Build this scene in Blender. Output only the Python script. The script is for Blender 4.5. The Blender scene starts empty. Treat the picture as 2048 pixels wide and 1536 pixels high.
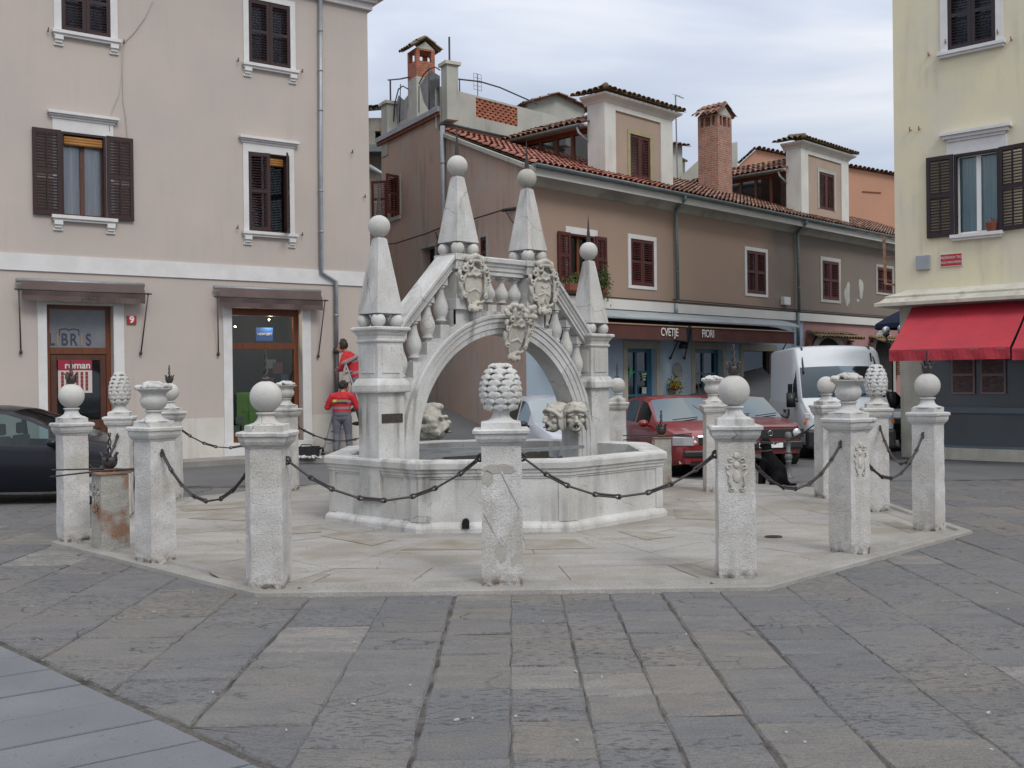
import bpy, bmesh, math, random
from math import sin, cos, pi, radians, sqrt, atan2, hypot, floor
from mathutils import Vector, Matrix, Euler, noise as mnoise

random.seed(7)
SC = bpy.context.scene
COL = SC.collection

# ------------------------------------------------------------------ camera
FPX = 2100.0
CAM_H = 1.8
cam = bpy.data.cameras.new('camera')
cam_o = bpy.data.objects.new('camera', cam)
COL.objects.link(cam_o)
cam.sensor_width = 36.0
cam.lens = FPX / 2048 * 36
cam.clip_end = 900
cam.clip_start = 0.1
CAM_R = Matrix.Rotation(radians(90 - 0.218), 4, 'X') @ Matrix.Rotation(radians(-0.7), 4, 'Z')
cam_o.matrix_world = Matrix.Translation((0, 0, CAM_H)) @ CAM_R
SC.camera = cam_o
SC.render.resolution_x = 1024
SC.render.resolution_y = 768

# ------------------------------------------------------------------ sky and light
SUN_EL, SUN_AZ = radians(46), radians(148)      # azimuth clockwise from north (+y)
world = bpy.data.worlds.new('World')
SC.world = world
world.use_nodes = True
wn, wl = world.node_tree.nodes, world.node_tree.links
wn.clear()
w_out = wn.new('ShaderNodeOutputWorld')
w_bg = wn.new('ShaderNodeBackground')
w_bg.inputs['Strength'].default_value = 0.1
w_sky = wn.new('ShaderNodeTexSky')
w_sky.sky_type = 'NISHITA'
w_sky.sun_disc = False
w_sky.sun_elevation = SUN_EL
w_sky.sun_rotation = SUN_AZ
w_tc = wn.new('ShaderNodeTexCoord')
w_map = wn.new('ShaderNodeMapping')
w_map.inputs['Scale'].default_value = (1.0, 1.0, 3.2)
w_map.inputs['Rotation'].default_value = (0.0, 0.25, 0.0)
w_map.inputs['Location'].default_value = (0.35, 0.2, 0.1)
w_n = wn.new('ShaderNodeTexNoise')
w_n.inputs['Scale'].default_value = 2.1
w_n.inputs['Detail'].default_value = 5
w_n.inputs['Roughness'].default_value = 0.5
w_n.inputs['Distortion'].default_value = 0.5
w_r = wn.new('ShaderNodeValToRGB')
w_r.color_ramp.elements[0].position = 0.36
w_r.color_ramp.elements[0].color = (4.3, 5.0, 6.4, 1)
w_r.color_ramp.elements[1].position = 0.62
w_r.color_ramp.elements[1].color = (8.6, 8.9, 9.4, 1)
e = w_r.color_ramp.elements.new(0.5)
e.color = (5.9, 6.6, 7.9, 1)
wl.new(w_tc.outputs['Generated'], w_map.inputs['Vector'])
wl.new(w_map.outputs['Vector'], w_n.inputs['Vector'])
wl.new(w_n.outputs['Fac'], w_r.inputs['Fac'])
# an overcast sky is about three times brighter overhead than near the horizon
w_sep = wn.new('ShaderNodeSeparateXYZ')
wl.new(w_tc.outputs['Generated'], w_sep.inputs['Vector'])
w_mr = wn.new('ShaderNodeMapRange')
w_mr.inputs['From Min'].default_value = 0.05
w_mr.inputs['From Max'].default_value = 1.0
w_mr.inputs['From Min'].default_value = 0.2
w_mr.inputs['To Min'].default_value = 0.0
w_mr.inputs['To Max'].default_value = 1.0
wl.new(w_sep.outputs['Z'], w_mr.inputs['Value'])
w_mul = wn.new('ShaderNodeMix')
w_mul.data_type = 'RGBA'
w_mul.blend_type = 'MULTIPLY'
w_mul.inputs[0].default_value = 1
wl.new(w_r.outputs['Color'], w_mul.inputs[6])
w_cc = wn.new('ShaderNodeMix'); w_cc.data_type = 'RGBA'      # overhead the cloud is brighter and more neutral
w_cc.inputs[6].default_value = (1, 1, 1, 1); w_cc.inputs[7].default_value = (2.5, 2.32, 2.1, 1)
wl.new(w_mr.outputs['Result'], w_cc.inputs[0]); wl.new(w_cc.outputs[2], w_mul.inputs[7])
w_mix = wn.new('ShaderNodeMix')
w_mix.data_type = 'RGBA'
w_mix.inputs[0].default_value = 0.93
wl.new(w_sky.outputs['Color'], w_mix.inputs[6])
wl.new(w_mul.outputs[2], w_mix.inputs[7])
wl.new(w_mix.outputs[2], w_bg.inputs['Color'])
wl.new(w_bg.outputs['Background'], w_out.inputs['Surface'])

sun = bpy.data.lights.new('sun', 'SUN')
sun.energy = 1.5
sun.angle = radians(20)
sun.color = (1.0, 0.96, 0.9)
sun_o = bpy.data.objects.new('sun', sun)
COL.objects.link(sun_o)
sdir = Vector((sin(SUN_AZ) * cos(SUN_EL), cos(SUN_AZ) * cos(SUN_EL), sin(SUN_EL)))
sun_o.rotation_euler = sdir.to_track_quat('Z', 'Y').to_euler()
SC.view_settings.view_transform = 'Standard'
SC.view_settings.look = 'None'
SC.view_settings.exposure = 0.0
SC.view_settings.gamma = 1.0
SC.view_settings.use_curve_mapping = False

# ------------------------------------------------------------------ measuring helpers
def ray(px, py):
    return (CAM_R @ Vector(((px - 1024) / FPX, -(py - 768) / FPX, -1, 0))).to_3d()

def gnd(px, py, z=0.0):
    d = ray(px, py)
    t = (z - CAM_H) / d.z
    return Vector((d.x * t, d.y * t, z))

def at(px, py, y):
    d = ray(px, py)
    t = y / d.y
    return Vector((d.x * t, y, CAM_H + d.z * t))

class Wall:
    """vertical plane: local x along it to the right, y into the building, z up"""
    def __init__(self, ox, oy, dx, dy):
        self.th = atan2(dy, dx)
        self.o = Vector((ox, oy, 0))
        self.M = Matrix.Translation(self.o) @ Matrix.Rotation(self.th, 4, 'Z')
        self.Mi = self.M.inverted()
    def hit(self, px, py, off=0.0):
        c = self.Mi @ Vector((0, 0, CAM_H))
        d = self.Mi.to_3x3() @ ray(px, py)
        t = (off - c.y) / d.y
        p = c + d * t
        return p.x, p.z
    def rect(self, x0, x1, yt, yb, off=0.0):
        ym = (yt + yb) / 2
        xm = (x0 + x1) / 2
        return (self.hit(x0, ym, off)[0], self.hit(x1, ym, off)[0], self.hit(xm, yb, off)[1], self.hit(xm, yt, off)[1])

# ------------------------------------------------------------------ tagging helpers
def tag(o, label=None, cat=None, group=None, kind=None):
    if label: o['label'] = label
    if cat: o['category'] = cat
    if group: o['group'] = group
    if kind: o['kind'] = kind
    return o

def empty(name, M=None, label=None, cat=None, group=None):
    o = bpy.data.objects.new(name, None)
    o.empty_display_size = 0.2
    COL.objects.link(o)
    if M is not None: o.matrix_world = M
    return tag(o, label, cat, group)

def copy_tree(o, parent=None):
    c = o.copy()
    COL.objects.link(c)
    if parent is not None: c.parent = parent
    for ch in list(o.children):
        copy_tree(ch, c)
    return c

# ------------------------------------------------------------------ mesh builder
class MB:
    def __init__(self, M=None):
        self.v, self.f, self.mi, self.sm, self.r = [], [], [], [], []
        self.M = M or Matrix()
        self.cm = 0
        self.smooth = False
        self.rnd = 0.5
    def pt(self, p):
        self.v.append(tuple(self.M @ Vector(p)))
        return len(self.v) - 1
    def face(self, idx, flip=False):
        self.f.append(tuple(reversed(idx)) if flip else tuple(idx))
        self.mi.append(self.cm); self.sm.append(self.smooth); self.r.append(self.rnd)
    def poly(self, pts):
        self.face([self.pt(p) for p in pts])
    def box(self, x0, x1, y0, y1, z0, z1, M=None):
        T = M or Matrix()
        c = [self.pt(T @ Vector(p)) for p in ((x0,y0,z0),(x1,y0,z0),(x1,y1,z0),(x0,y1,z0),(x0,y0,z1),(x1,y0,z1),(x1,y1,z1),(x0,y1,z1))]
        for q in ((0,3,2,1),(4,5,6,7),(0,1,5,4),(1,2,6,5),(2,3,7,6),(3,0,4,7)):
            self.face([c[i] for i in q])
    def bar(self, a, b, w, h=None, up=(0,0,1)):
        h = h or w
        a, b = Vector(a), Vector(b)
        d = (b - a)
        L = d.length
        if L < 1e-6: return
        d.normalize()
        u = Vector(up)
        s = d.cross(u)
        if s.length < 1e-4: s = d.cross(Vector((1, 0, 0)))
        s.normalize(); u = s.cross(d)
        T = Matrix((( s.x, d.x, u.x, a.x), (s.y, d.y, u.y, a.y), (s.z, d.z, u.z, a.z), (0,0,0,1)))
        self.box(-w/2, w/2, 0, L, -h/2, h/2, T)
    def lathe(self, prof, n=20, cx=0, cy=0, a0=0.0, sx=1, sy=1, wob=None):
        rows = []
        for r, z in prof:
            if r < 1e-5: rows.append([self.pt((cx, cy, z))]); continue
            rows.append([self.pt((cx + sx*r*(wob(a0+2*pi*i/n, z) if wob else 1)*cos(a0+2*pi*i/n), cy + sy*r*(wob(a0+2*pi*i/n, z) if wob else 1)*sin(a0+2*pi*i/n), z)) for i in range(n)])
        for a, b in zip(rows, rows[1:]):
            for i in range(n):
                j = (i+1) % n
                if len(a) == 1 and len(b) == 1: continue
                if len(a) == 1: self.face((a[0], b[j], b[i]), False)
                elif len(b) == 1: self.face((a[i], a[j], b[0]))
                else: self.face((a[i], a[j], b[j], b[i]))
    def ell(self, c, r, n=16, m=10, M=None):
        if not hasattr(r, '__len__'): r = (r, r, r)
        old = self.M
        self.M = old @ Matrix.Translation(c) @ (M or Matrix()) @ Matrix.Diagonal((r[0], r[1], r[2], 1))
        self.lathe([(sin(pi*k/m), -cos(pi*k/m)) for k in range(m+1)], n)
        self.M = old
    def tube(self, pts, r, n=6, closed=False, caps=True):
        pts = [Vector(p) for p in pts]
        N = len(pts)
        rows = []
        prev = None
        for i, p in enumerate(pts):
            if closed: d = pts[(i+1) % N] - pts[i-1]
            else: d = pts[min(i+1, N-1)] - pts[max(i-1, 0)]
            if d.length < 1e-9: d = Vector((0,0,1))
            d.normalize()
            if prev is None:
                u = d.orthogonal().normalized()
            else:
                u = prev - d * prev.dot(d)
                if u.length < 1e-6: u = d.orthogonal()
                u.normalize()
            prev = u
            w = d.cross(u)
            rr = r[i] if hasattr(r, '__len__') else r
            rows.append([self.pt(p + (u*cos(2*pi*k/n) + w*sin(2*pi*k/n))*rr) for k in range(n)])
        M_ = N if closed else N-1
        for i in range(M_):
            a, b = rows[i], rows[(i+1) % N]
            for k in range(n):
                j = (k+1) % n
                self.face((a[k], a[j], b[j], b[k]))
        if not closed and caps:
            self.face(list(reversed(rows[0]))); self.face(rows[-1])
    def prism(self, poly, h0, h1, axis='z'):
        """poly (a,b) pairs counter-clockwise; extruded along axis: z -> (a,b,h); y -> (a,h,b)"""
        f = (lambda a, b, h: (a, b, h)) if axis == 'z' else (lambda a, b, h: (a, h, b))
        lo = [self.pt(f(a, b, h0)) for a, b in poly]
        hi = [self.pt(f(a, b, h1)) for a, b in poly]
        n = len(poly)
        fl = axis == 'y'
        self.face(lo, not fl); self.face(hi, fl)
        for i in range(n):
            j = (i+1) % n
            self.face((lo[i], lo[j], hi[j], hi[i]), fl)
    def sqsweep(self, prof, n=4, a0=pi/4, cx=0, cy=0, jit=0):
        """polygon ring sweep, prof = (apothem, z)"""
        k = 1 / cos(pi / n)
        self.lathe([(a*k, z) for a, z in prof], n, cx, cy, a0)
    def build(self, name, mats, parent=None, M=None, label=None, bevel=0, auto=None):
        me = bpy.data.meshes.new(name)
        me.from_pydata(self.v, [], self.f)
        if not isinstance(mats, (list, tuple)): mats = [mats]
        for m in mats: me.materials.append(m)
        me.polygons.foreach_set('material_index', self.mi)
        me.polygons.foreach_set('use_smooth', self.sm)
        a = me.attributes.new('rnd', 'FLOAT', 'FACE')
        a.data.foreach_set('value', self.r)
        me.update()
        bm = bmesh.new(); bm.from_mesh(me)
        if auto != 'keep':
            bmesh.ops.recalc_face_normals(bm, faces=bm.faces)
        bm.to_mesh(me); bm.free()
        o = bpy.data.objects.new(name, me)
        COL.objects.link(o)
        if parent is not None: o.parent = parent
        if M is not None:
            if parent is None: o.matrix_world = M
            else: o.matrix_local = M
        if bevel:
            md = o.modifiers.new('bevel', 'BEVEL')
            md.width = bevel; md.segments = 2; md.limit_method = 'ANGLE'; md.angle_limit = radians(35)
        if label: o['label'] = label
        return o

def realize(o):
    """apply modifiers of a mesh object"""
    dg = bpy.context.evaluated_depsgraph_get()
    dg.update()
    me = bpy.data.meshes.new_from_object(o.evaluated_get(dg))
    old = o.data
    mats = [m for m in old.materials]
    o.modifiers.clear()
    o.data = me
    if len(me.materials) == 0:
        for m in mats: me.materials.append(m)
    return o

def remeshed(mb, name, mat, parent, voxel=0.012, smooth=2, M=None, label=None):
    o = mb.build(name, mat, parent, M, label)
    md = o.modifiers.new('r', 'REMESH'); md.mode = 'VOXEL'; md.voxel_size = voxel; md.use_smooth_shade = True
    if smooth:
        ms = o.modifiers.new('s', 'SMOOTH'); ms.iterations = smooth; ms.factor = 0.5
    return realize(o)

def text_obj(s, size, mat, parent, M, ext=0.004, name='lettering', align='CENTER', sx=1.0, bold=0.0, shear=0):
    cu = bpy.data.curves.new('txt', 'FONT')
    cu.body = s; cu.size = size; cu.extrude = ext; cu.align_x = align; cu.align_y = 'CENTER'
    cu.offset = bold; cu.shear = shear
    o = bpy.data.objects.new('txt', cu)
    COL.objects.link(o)
    dg = bpy.context.evaluated_depsgraph_get(); dg.update()
    me = bpy.data.meshes.new_from_object(o.evaluated_get(dg))
    bpy.data.objects.remove(o)
    me.transform(Matrix.Diagonal((sx, 1, 1, 1)))
    me.materials.clear(); me.materials.append(mat)
    r = bpy.data.objects.new(name, me)
    COL.objects.link(r)
    r.parent = parent
    r.matrix_local = M
    return r
UPR = Matrix.Rotation(pi/2, 4, 'X')      # lays a text upright, facing local -y

# ------------------------------------------------------------------ materials
def new_mat(name):
    m = bpy.data.materials.new(name)
    m.use_nodes = True
    nt = m.node_tree
    return m, nt.nodes, nt.links, nt.nodes['Principled BSDF']

def surf(name, col, rough=0.85, col2=None, nscale=2.0, amt=1.0, fine=0.12, fscale=60, bump=0.25, bscale=60,
         bdist=0.01, streak=None, streak_amt=0.5, metal=0.0, spec=0.3, rnd=None, rnd_cols=None, stretch=(1,1,1),
         coat=0.0, spots=None, big=None, foot=None, cracks=None):
    """col..col2 mottled by noise; streak = darker colour run down vertically; rnd_cols = ramp over the per-face attribute"""
    m, N, L, P = new_mat(name)
    P.inputs['Roughness'].default_value = rough
    P.inputs['Metallic'].default_value = metal
    P.inputs['Specular IOR Level'].default_value = spec
    P.inputs['Coat Weight'].default_value = coat
    P.inputs['Coat Roughness'].default_value = 0.05
    geo = N.new('ShaderNodeNewGeometry')
    def mapped(sc):
        mp = N.new('ShaderNodeMapping'); mp.inputs['Scale'].default_value = sc
        L.new(geo.outputs['Position'], mp.inputs['Vector']); return mp.outputs['Vector']
    def noise(scale, detail=4, vec=None, rough_=0.55, dist=0.0):
        n = N.new('ShaderNodeTexNoise'); n.inputs['Scale'].default_value = scale; n.inputs['Detail'].default_value = detail
        n.inputs['Roughness'].default_value = rough_; n.inputs['Distortion'].default_value = dist
        L.new(vec or geo.outputs['Position'], n.inputs['Vector']); return n.outputs['Fac']
    def ramp(fac, a, b, c0=0.0, c1=1.0):
        r = N.new('ShaderNodeMapRange'); r.inputs['From Min'].default_value = a; r.inputs['From Max'].default_value = b
        r.inputs['To Min'].default_value = c0; r.inputs['To Max'].default_value = c1
        L.new(fac, r.inputs['Value']); return r.outputs['Result']
    def mix(fac, a, b, mode='MIX'):
        x = N.new('ShaderNodeMix'); x.data_type = 'RGBA'; x.blend_type = mode
        if isinstance(fac, float): x.inputs[0].default_value = fac
        else: L.new(fac, x.inputs[0])
        for i, q in ((6, a), (7, b)):
            if isinstance(q, tuple): x.inputs[i].default_value = (*q, 1)
            else: L.new(q, x.inputs[i])
        return x.outputs[2]
    base = tuple(col)
    cur = base
    if rnd_cols:
        at_ = N.new('ShaderNodeAttribute'); at_.attribute_name = 'rnd'
        cr = N.new('ShaderNodeValToRGB'); cr.color_ramp.interpolation = 'LINEAR'
        els = cr.color_ramp.elements
        for i, (p, c) in enumerate(rnd_cols):
            el = els[i] if i < 2 else els.new(p)
            el.position = p; el.color = (*c, 1)
        L.new(at_.outputs['Fac'], cr.inputs['Fac'])
        cur = cr.outputs['Color']
    if col2:
        cur = mix(ramp(noise(nscale, 5, mapped(stretch)), 0.35, 0.65, 0, amt), cur, tuple(col2))
    if big:
        cur = mix(ramp(noise(big[1], 3), 0.5, 0.62, 0, big[2]), cur, tuple(big[0]))
    if streak:
        s = noise(1.0, 4, mapped((5.5, 5.5, 0.45)))
        s2 = noise(1.3, 3)
        mm = N.new('ShaderNodeMath'); mm.operation = 'MULTIPLY'
        L.new(ramp(s, 0.5, 0.72), mm.inputs[0]); L.new(ramp(s2, 0.4, 0.65, 0, streak_amt), mm.inputs[1])
        cur = mix(mm.outputs[0], cur, tuple(streak))
    if foot:
        sz = N.new('ShaderNodeSeparateXYZ'); L.new(geo.outputs['Position'], sz.inputs[0])
        mm = N.new('ShaderNodeMath'); mm.operation = 'MULTIPLY'
        L.new(ramp(sz.outputs['Z'], foot[1], foot[1]*0.35), mm.inputs[0]); L.new(ramp(noise(14, 4), 0.42, 0.62), mm.inputs[1])
        cur = mix(mm.outputs[0], cur, tuple(foot[0]))
    if spots:
        sp_ = ramp(noise(spots[1], 3, mapped(stretch) if stretch != (1,1,1) else None, 0.5), spots[2], spots[2]+0.06, 0, spots[3])
        if rnd_cols and len(spots) > 4:      # only some of the slabs are pitted
            ml = N.new('ShaderNodeMath'); ml.operation = 'MULTIPLY'; ml.inputs[1].default_value = 13.7; L.new(at_.outputs['Fac'], ml.inputs[0])
            fc = N.new('ShaderNodeMath'); fc.operation = 'FRACT'; L.new(ml.outputs[0], fc.inputs[0])
            m2 = N.new('ShaderNodeMath'); m2.operation = 'MULTIPLY'; L.new(sp_, m2.inputs[0]); L.new(ramp(fc.outputs[0], 0.35, 0.8, 0.12, 1), m2.inputs[1]); sp_ = m2.outputs[0]
        cur = mix(sp_, cur, tuple(spots[0]))
    if cracks:      # thin dark irregular lines, only here and there
        dn = N.new('ShaderNodeTexNoise'); dn.inputs['Scale'].default_value = 3.0; dn.inputs['Detail'].default_value = 4
        L.new(geo.outputs['Position'], dn.inputs['Vector'])
        ds = N.new('ShaderNodeVectorMath'); ds.operation = 'SCALE'; ds.inputs['Scale'].default_value = 0.35; L.new(dn.outputs['Color'], ds.inputs[0])
        da = N.new('ShaderNodeVectorMath'); da.operation = 'ADD'; L.new(geo.outputs['Position'], da.inputs[0]); L.new(ds.outputs[0], da.inputs[1])
        mp = N.new('ShaderNodeMapping'); mp.inputs['Scale'].default_value = cracks[4] if len(cracks) > 4 else (1, 1, 1); L.new(da.outputs[0], mp.inputs['Vector'])
        vo = N.new('ShaderNodeTexVoronoi'); vo.feature = 'DISTANCE_TO_EDGE'; vo.inputs['Scale'].default_value = cracks[0]; L.new(mp.outputs[0], vo.inputs['Vector'])
        mm = N.new('ShaderNodeMath'); mm.operation = 'MULTIPLY'
        L.new(ramp(vo.outputs['Distance'], 0.0, cracks[1], 1, 0), mm.inputs[0]); L.new(ramp(noise(cracks[3], 3), 0.5, 0.6, 0, cracks[2]), mm.inputs[1])
        cur = mix(mm.outputs[0], cur, (0.03, 0.03, 0.03))
    if fine:
        v = ramp(noise(fscale, 3), 0.3, 0.7, 1 - fine, 1 + fine)
        c = N.new('ShaderNodeCombineColor')
        for i in range(3): L.new(v, c.inputs[i])
        cur = mix(1.0, cur, c.outputs[0], 'MULTIPLY')
    if isinstance(cur, tuple): P.inputs['Base Color'].default_value = (*cur, 1)
    else: L.new(cur, P.inputs['Base Color'])
    if bump:
        b = N.new('ShaderNodeBump'); b.inputs['Strength'].default_value = bump; b.inputs['Distance'].default_value = bdist
        L.new(noise(bscale, 5, mapped(stretch) if stretch != (1,1,1) else None, 0.6), b.inputs['Height'])
        L.new(b.outputs['Normal'], P.inputs['Normal'])
    return m

def plain(name, col, rough=0.5, metal=0.0, spec=0.5, coat=0.0, emit=None, estr=0):
    m, N, L, P = new_mat(name)
    P.inputs['Base Color'].default_value = (*col, 1)
    P.inputs['Roughness'].default_value = rough
    P.inputs['Metallic'].default_value = metal
    P.inputs['Specular IOR Level'].default_value = spec
    P.inputs['Coat Weight'].default_value = coat
    P.inputs['Coat Roughness'].default_value = 0.04
    if emit:
        P.inputs['Emission Color'].default_value = (*emit, 1); P.inputs['Emission Strength'].default_value = estr
    return m

def glass_mat(name, tint=(0.5, 0.6, 0.6), alpha=0.35, rough=0.03, gcol=(0.5, 0.54, 0.58)):
    """thin sheet glass: mostly see-through with a mirror part"""
    m, N, L, P = new_mat(name)
    P.inputs['Base Color'].default_value = (*tint, 1)
    P.inputs['Roughness'].default_value = rough
    P.inputs['Specular IOR Level'].default_value = 0.9
    tr = N.new('ShaderNodeBsdfTransparent'); tr.inputs['Color'].default_value = (*[min(1, t*1.4) for t in tint], 1)
    mx = N.new('ShaderNodeMixShader')
    fr = N.new('ShaderNodeFresnel'); fr.inputs['IOR'].default_value = 1.7
    ad = N.new('ShaderNodeMath'); ad.operation = 'ADD'; ad.use_clamp = True; ad.inputs[1].default_value = alpha
    gl = N.new('ShaderNodeBsdfGlossy'); gl.inputs['Roughness'].default_value = rough; gl.inputs['Color'].default_value = (*gcol, 1)
    L.new(fr.outputs['Fac'], ad.inputs[0])
    out = [n for n in N if n.type == 'OUTPUT_MATERIAL'][0]
    L.new(ad.outputs[0], mx.inputs[0]); L.new(tr.outputs[0], mx.inputs[1]); L.new(gl.outputs[0], mx.inputs[2])
    L.new(mx.outputs[0], out.inputs['Surface'])
    return m

MT = {}
MT['lime'] = surf('limestone', (0.57, 0.565, 0.55), 0.85, (0.41, 0.405, 0.39), 2.2, 0.9, 0.1, 70, 0.45, 38, 0.012, streak=(0.15, 0.145, 0.13), streak_amt=0.95, big=((0.44, 0.415, 0.36), 1.5, 0.4), cracks=(1.5, 0.01, 0.6, 0.9), spots=((0.25, 0.24, 0.22), 30, 0.66, 0.6))
MT['lime_old'] = surf('limestone_weathered', (0.4, 0.38, 0.335), 0.85, (0.26, 0.25, 0.22), 4, 0.8, 0.15, 80, 0.5, 60, 0.01, streak=(0.12, 0.115, 0.1), streak_amt=0.7)
MT['lime_ball'] = surf('limestone_ball', (0.53, 0.515, 0.48), 0.85, (0.4, 0.39, 0.37), 3, 0.8, 0.12, 110, 0.5, 120, 0.006)
MT['peck'] = surf('pecked_limestone', (0.6, 0.585, 0.57), 0.9, (0.45, 0.435, 0.41), 3.2, 0.9, 0.2, 120, 0.8, 75, 0.014, streak=(0.28, 0.26, 0.22), streak_amt=0.8, spots=((0.3, 0.29, 0.27), 55, 0.6, 0.6), big=((0.46, 0.43, 0.37), 1.7, 0.55), foot=((0.12, 0.085, 0.06), 0.16))
MT['carve'] = surf('carved_limestone', (0.5, 0.475, 0.42), 0.85, (0.36, 0.34, 0.29), 7, 0.8, 0.15, 60, 0.5, 60, 0.008)
MT['rusty_stone'] = surf('rust_stained_stone', (0.42, 0.4, 0.36), 0.9, (0.3, 0.29, 0.26), 3, 0.8, 0.15, 70, 0.7, 50, 0.02, streak=(0.2, 0.08, 0.035), streak_amt=1.0, big=((0.26, 0.12, 0.06), 2.6, 0.8))
MT['mortar_patch'] = surf('mortar_patch', (0.4, 0.38, 0.34), 0.95, (0.32, 0.3, 0.27), 6, 0.8, 0.15, 90, 0.4, 60, 0.006)
MT['iron'] = surf('wrought_iron', (0.03, 0.028, 0.03), 0.55, (0.06, 0.045, 0.04), 20, 0.7, 0.2, 80, 0.3, 80, 0.003, spec=0.5)
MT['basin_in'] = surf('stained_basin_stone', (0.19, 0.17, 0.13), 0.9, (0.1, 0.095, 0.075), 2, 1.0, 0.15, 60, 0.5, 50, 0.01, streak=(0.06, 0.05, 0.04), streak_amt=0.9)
MT['steel'] = surf('galvanised_steel', (0.3, 0.31, 0.32), 0.5, (0.22, 0.23, 0.24), 8, 0.6, 0.1, 50, 0.1, 50, 0.003, metal=0.4)

FLAG = [(0.0, (0.122, 0.122, 0.125)), (1.0, (0.24, 0.228, 0.21)), (0.2, (0.141, 0.141, 0.143)), (0.5, (0.154, 0.151, 0.15)), (0.8, (0.165, 0.157, 0.146)), (0.94, (0.175, 0.161, 0.143))]
MT['flag'] = surf('flagstone', (0.15, 0.15, 0.16), 0.72, (0.105, 0.106, 0.112), 2.6, 0.55, 0.24, 75, 0.9, 16, 0.022, rnd_cols=FLAG, stretch=(1, 2.3, 1), spec=0.25, big=((0.165, 0.15, 0.13), 0.9, 0.4), cracks=(2.6, 0.02, 0.85, 1.7, (0.55, 1.6, 1)), spots=((0.06, 0.06, 0.063), 16, 0.55, 0.7, 1))
MT['mortar'] = surf('joint_mortar', (0.12, 0.11, 0.1), 0.95, (0.035, 0.033, 0.03), 4, 1.0, 0.3, 60, 0.8, 60, 0.01)
MT['conc'] = surf('smooth_grey_paving', (0.15, 0.156, 0.17), 0.65, (0.122, 0.127, 0.14), 1.3, 0.9, 0.16, 140, 0.3, 120, 0.004, spots=((0.07, 0.07, 0.075), 22, 0.68, 0.7), rnd_cols=[(0, (0.14, 0.146, 0.16)), (1, (0.162, 0.168, 0.18))])
MT['asphalt'] = surf('asphalt', (0.13, 0.132, 0.135), 0.85, (0.1, 0.1, 0.102), 0.7, 0.8, 0.2, 150, 0.4, 200, 0.004)
MT['plat'] = surf('pale_platform_slabs', (0.3, 0.285, 0.26), 0.8, (0.255, 0.24, 0.22), 1.6, 0.8, 0.14, 60, 0.6, 24, 0.014, stretch=(0.5, 2.2, 1), rnd_cols=[(0.0, (0.3, 0.287, 0.268)), (1.0, (0.345, 0.325, 0.29)), (0.5, (0.32, 0.31, 0.292))], big=((0.22, 0.195, 0.155), 0.9, 0.65), spots=((0.12, 0.11, 0.1), 26, 0.66, 0.7), cracks=(1.2, 0.01, 0.7, 1.0))
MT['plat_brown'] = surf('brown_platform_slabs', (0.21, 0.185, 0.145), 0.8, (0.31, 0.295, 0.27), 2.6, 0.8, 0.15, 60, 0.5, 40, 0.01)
MT['kerb'] = surf('kerb_stone', (0.29, 0.278, 0.258), 0.85, (0.22, 0.21, 0.19), 2.0, 0.9, 0.15, 60, 0.6, 30, 0.012)
MT['pave_edge'] = surf('sidewalk_stone', (0.3, 0.285, 0.26), 0.85, (0.2, 0.19, 0.175), 2.0, 0.8, 0.12, 60, 0.4, 40, 0.01)

MT['plL'] = surf('pinkish_beige_plaster', (0.49, 0.425, 0.38), 0.92, (0.445, 0.393, 0.357), 0.6, 0.9, 0.04, 90, 0.15, 90, 0.004, streak=(0.36, 0.32, 0.29), streak_amt=0.35)
MT['plLg'] = surf('pale_base_plaster', (0.6, 0.575, 0.53), 0.92, (0.5, 0.475, 0.42), 1.5, 0.8, 0.05, 90, 0.2, 60, 0.004, streak=(0.38, 0.34, 0.27), streak_amt=0.5)
MT['trimL'] = surf('white_stone_trim', (0.66, 0.65, 0.64), 0.8, (0.56, 0.55, 0.54), 3, 0.7, 0.06, 90, 0.15, 70, 0.004)
MT['plA'] = surf('stained_side_plaster', (0.47, 0.335, 0.275), 0.92, (0.41, 0.31, 0.26), 0.6, 0.9, 0.06, 70, 0.3, 40, 0.006, streak=(0.14, 0.125, 0.11), streak_amt=0.5, big=((0.4, 0.37, 0.33), 0.7, 0.5))
MT['plBlue'] = surf('pale_blue_plaster', (0.36, 0.44, 0.52), 0.92, (0.32, 0.4, 0.47), 1.0, 0.8, 0.04, 80, 0.15, 70, 0.004)
MT['plPink'] = surf('pink_plaster', (0.36, 0.2, 0.19), 0.92, (0.31, 0.175, 0.17), 1.0, 0.8, 0.05, 80, 0.15, 70, 0.004)
MT['plTerr'] = surf('grey_render', (0.43, 0.43, 0.39), 0.92, (0.34, 0.34, 0.3), 1.0, 0.9, 0.06, 60, 0.3, 40, 0.006, streak=(0.2, 0.2, 0.17), streak_amt=0.7)
MT['dormer'] = surf('white_dormer_render', (0.62, 0.61, 0.57), 0.9, (0.52, 0.51, 0.47), 1.4, 0.8, 0.04, 60, 0.2, 50, 0.004, streak=(0.38, 0.36, 0.3), streak_amt=0.5)
MT['dormer_pan'] = surf('dormer_panel_render', (0.4, 0.3, 0.24), 0.9, (0.34, 0.265, 0.215), 1.4, 0.8, 0.05, 60, 0.2, 50, 0.004)
MT['mossy'] = surf('mossy_surround', (0.36, 0.33, 0.19), 0.9, (0.28, 0.25, 0.15), 3, 0.8, 0.1, 60, 0.2, 50, 0.004)
MT['plR'] = surf('pale_yellow_plaster', (0.68, 0.62, 0.43), 0.92, (0.61, 0.57, 0.45), 0.8, 1.0, 0.05, 70, 0.25, 40, 0.006, streak=(0.45, 0.44, 0.35), streak_amt=0.6)
MT['corR'] = surf('weathered_cornice', (0.52, 0.5, 0.43), 0.9, (0.4, 0.38, 0.32), 2, 0.9, 0.1, 60, 0.4, 40, 0.01, streak=(0.24, 0.2, 0.15), streak_amt=0.7)
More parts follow.
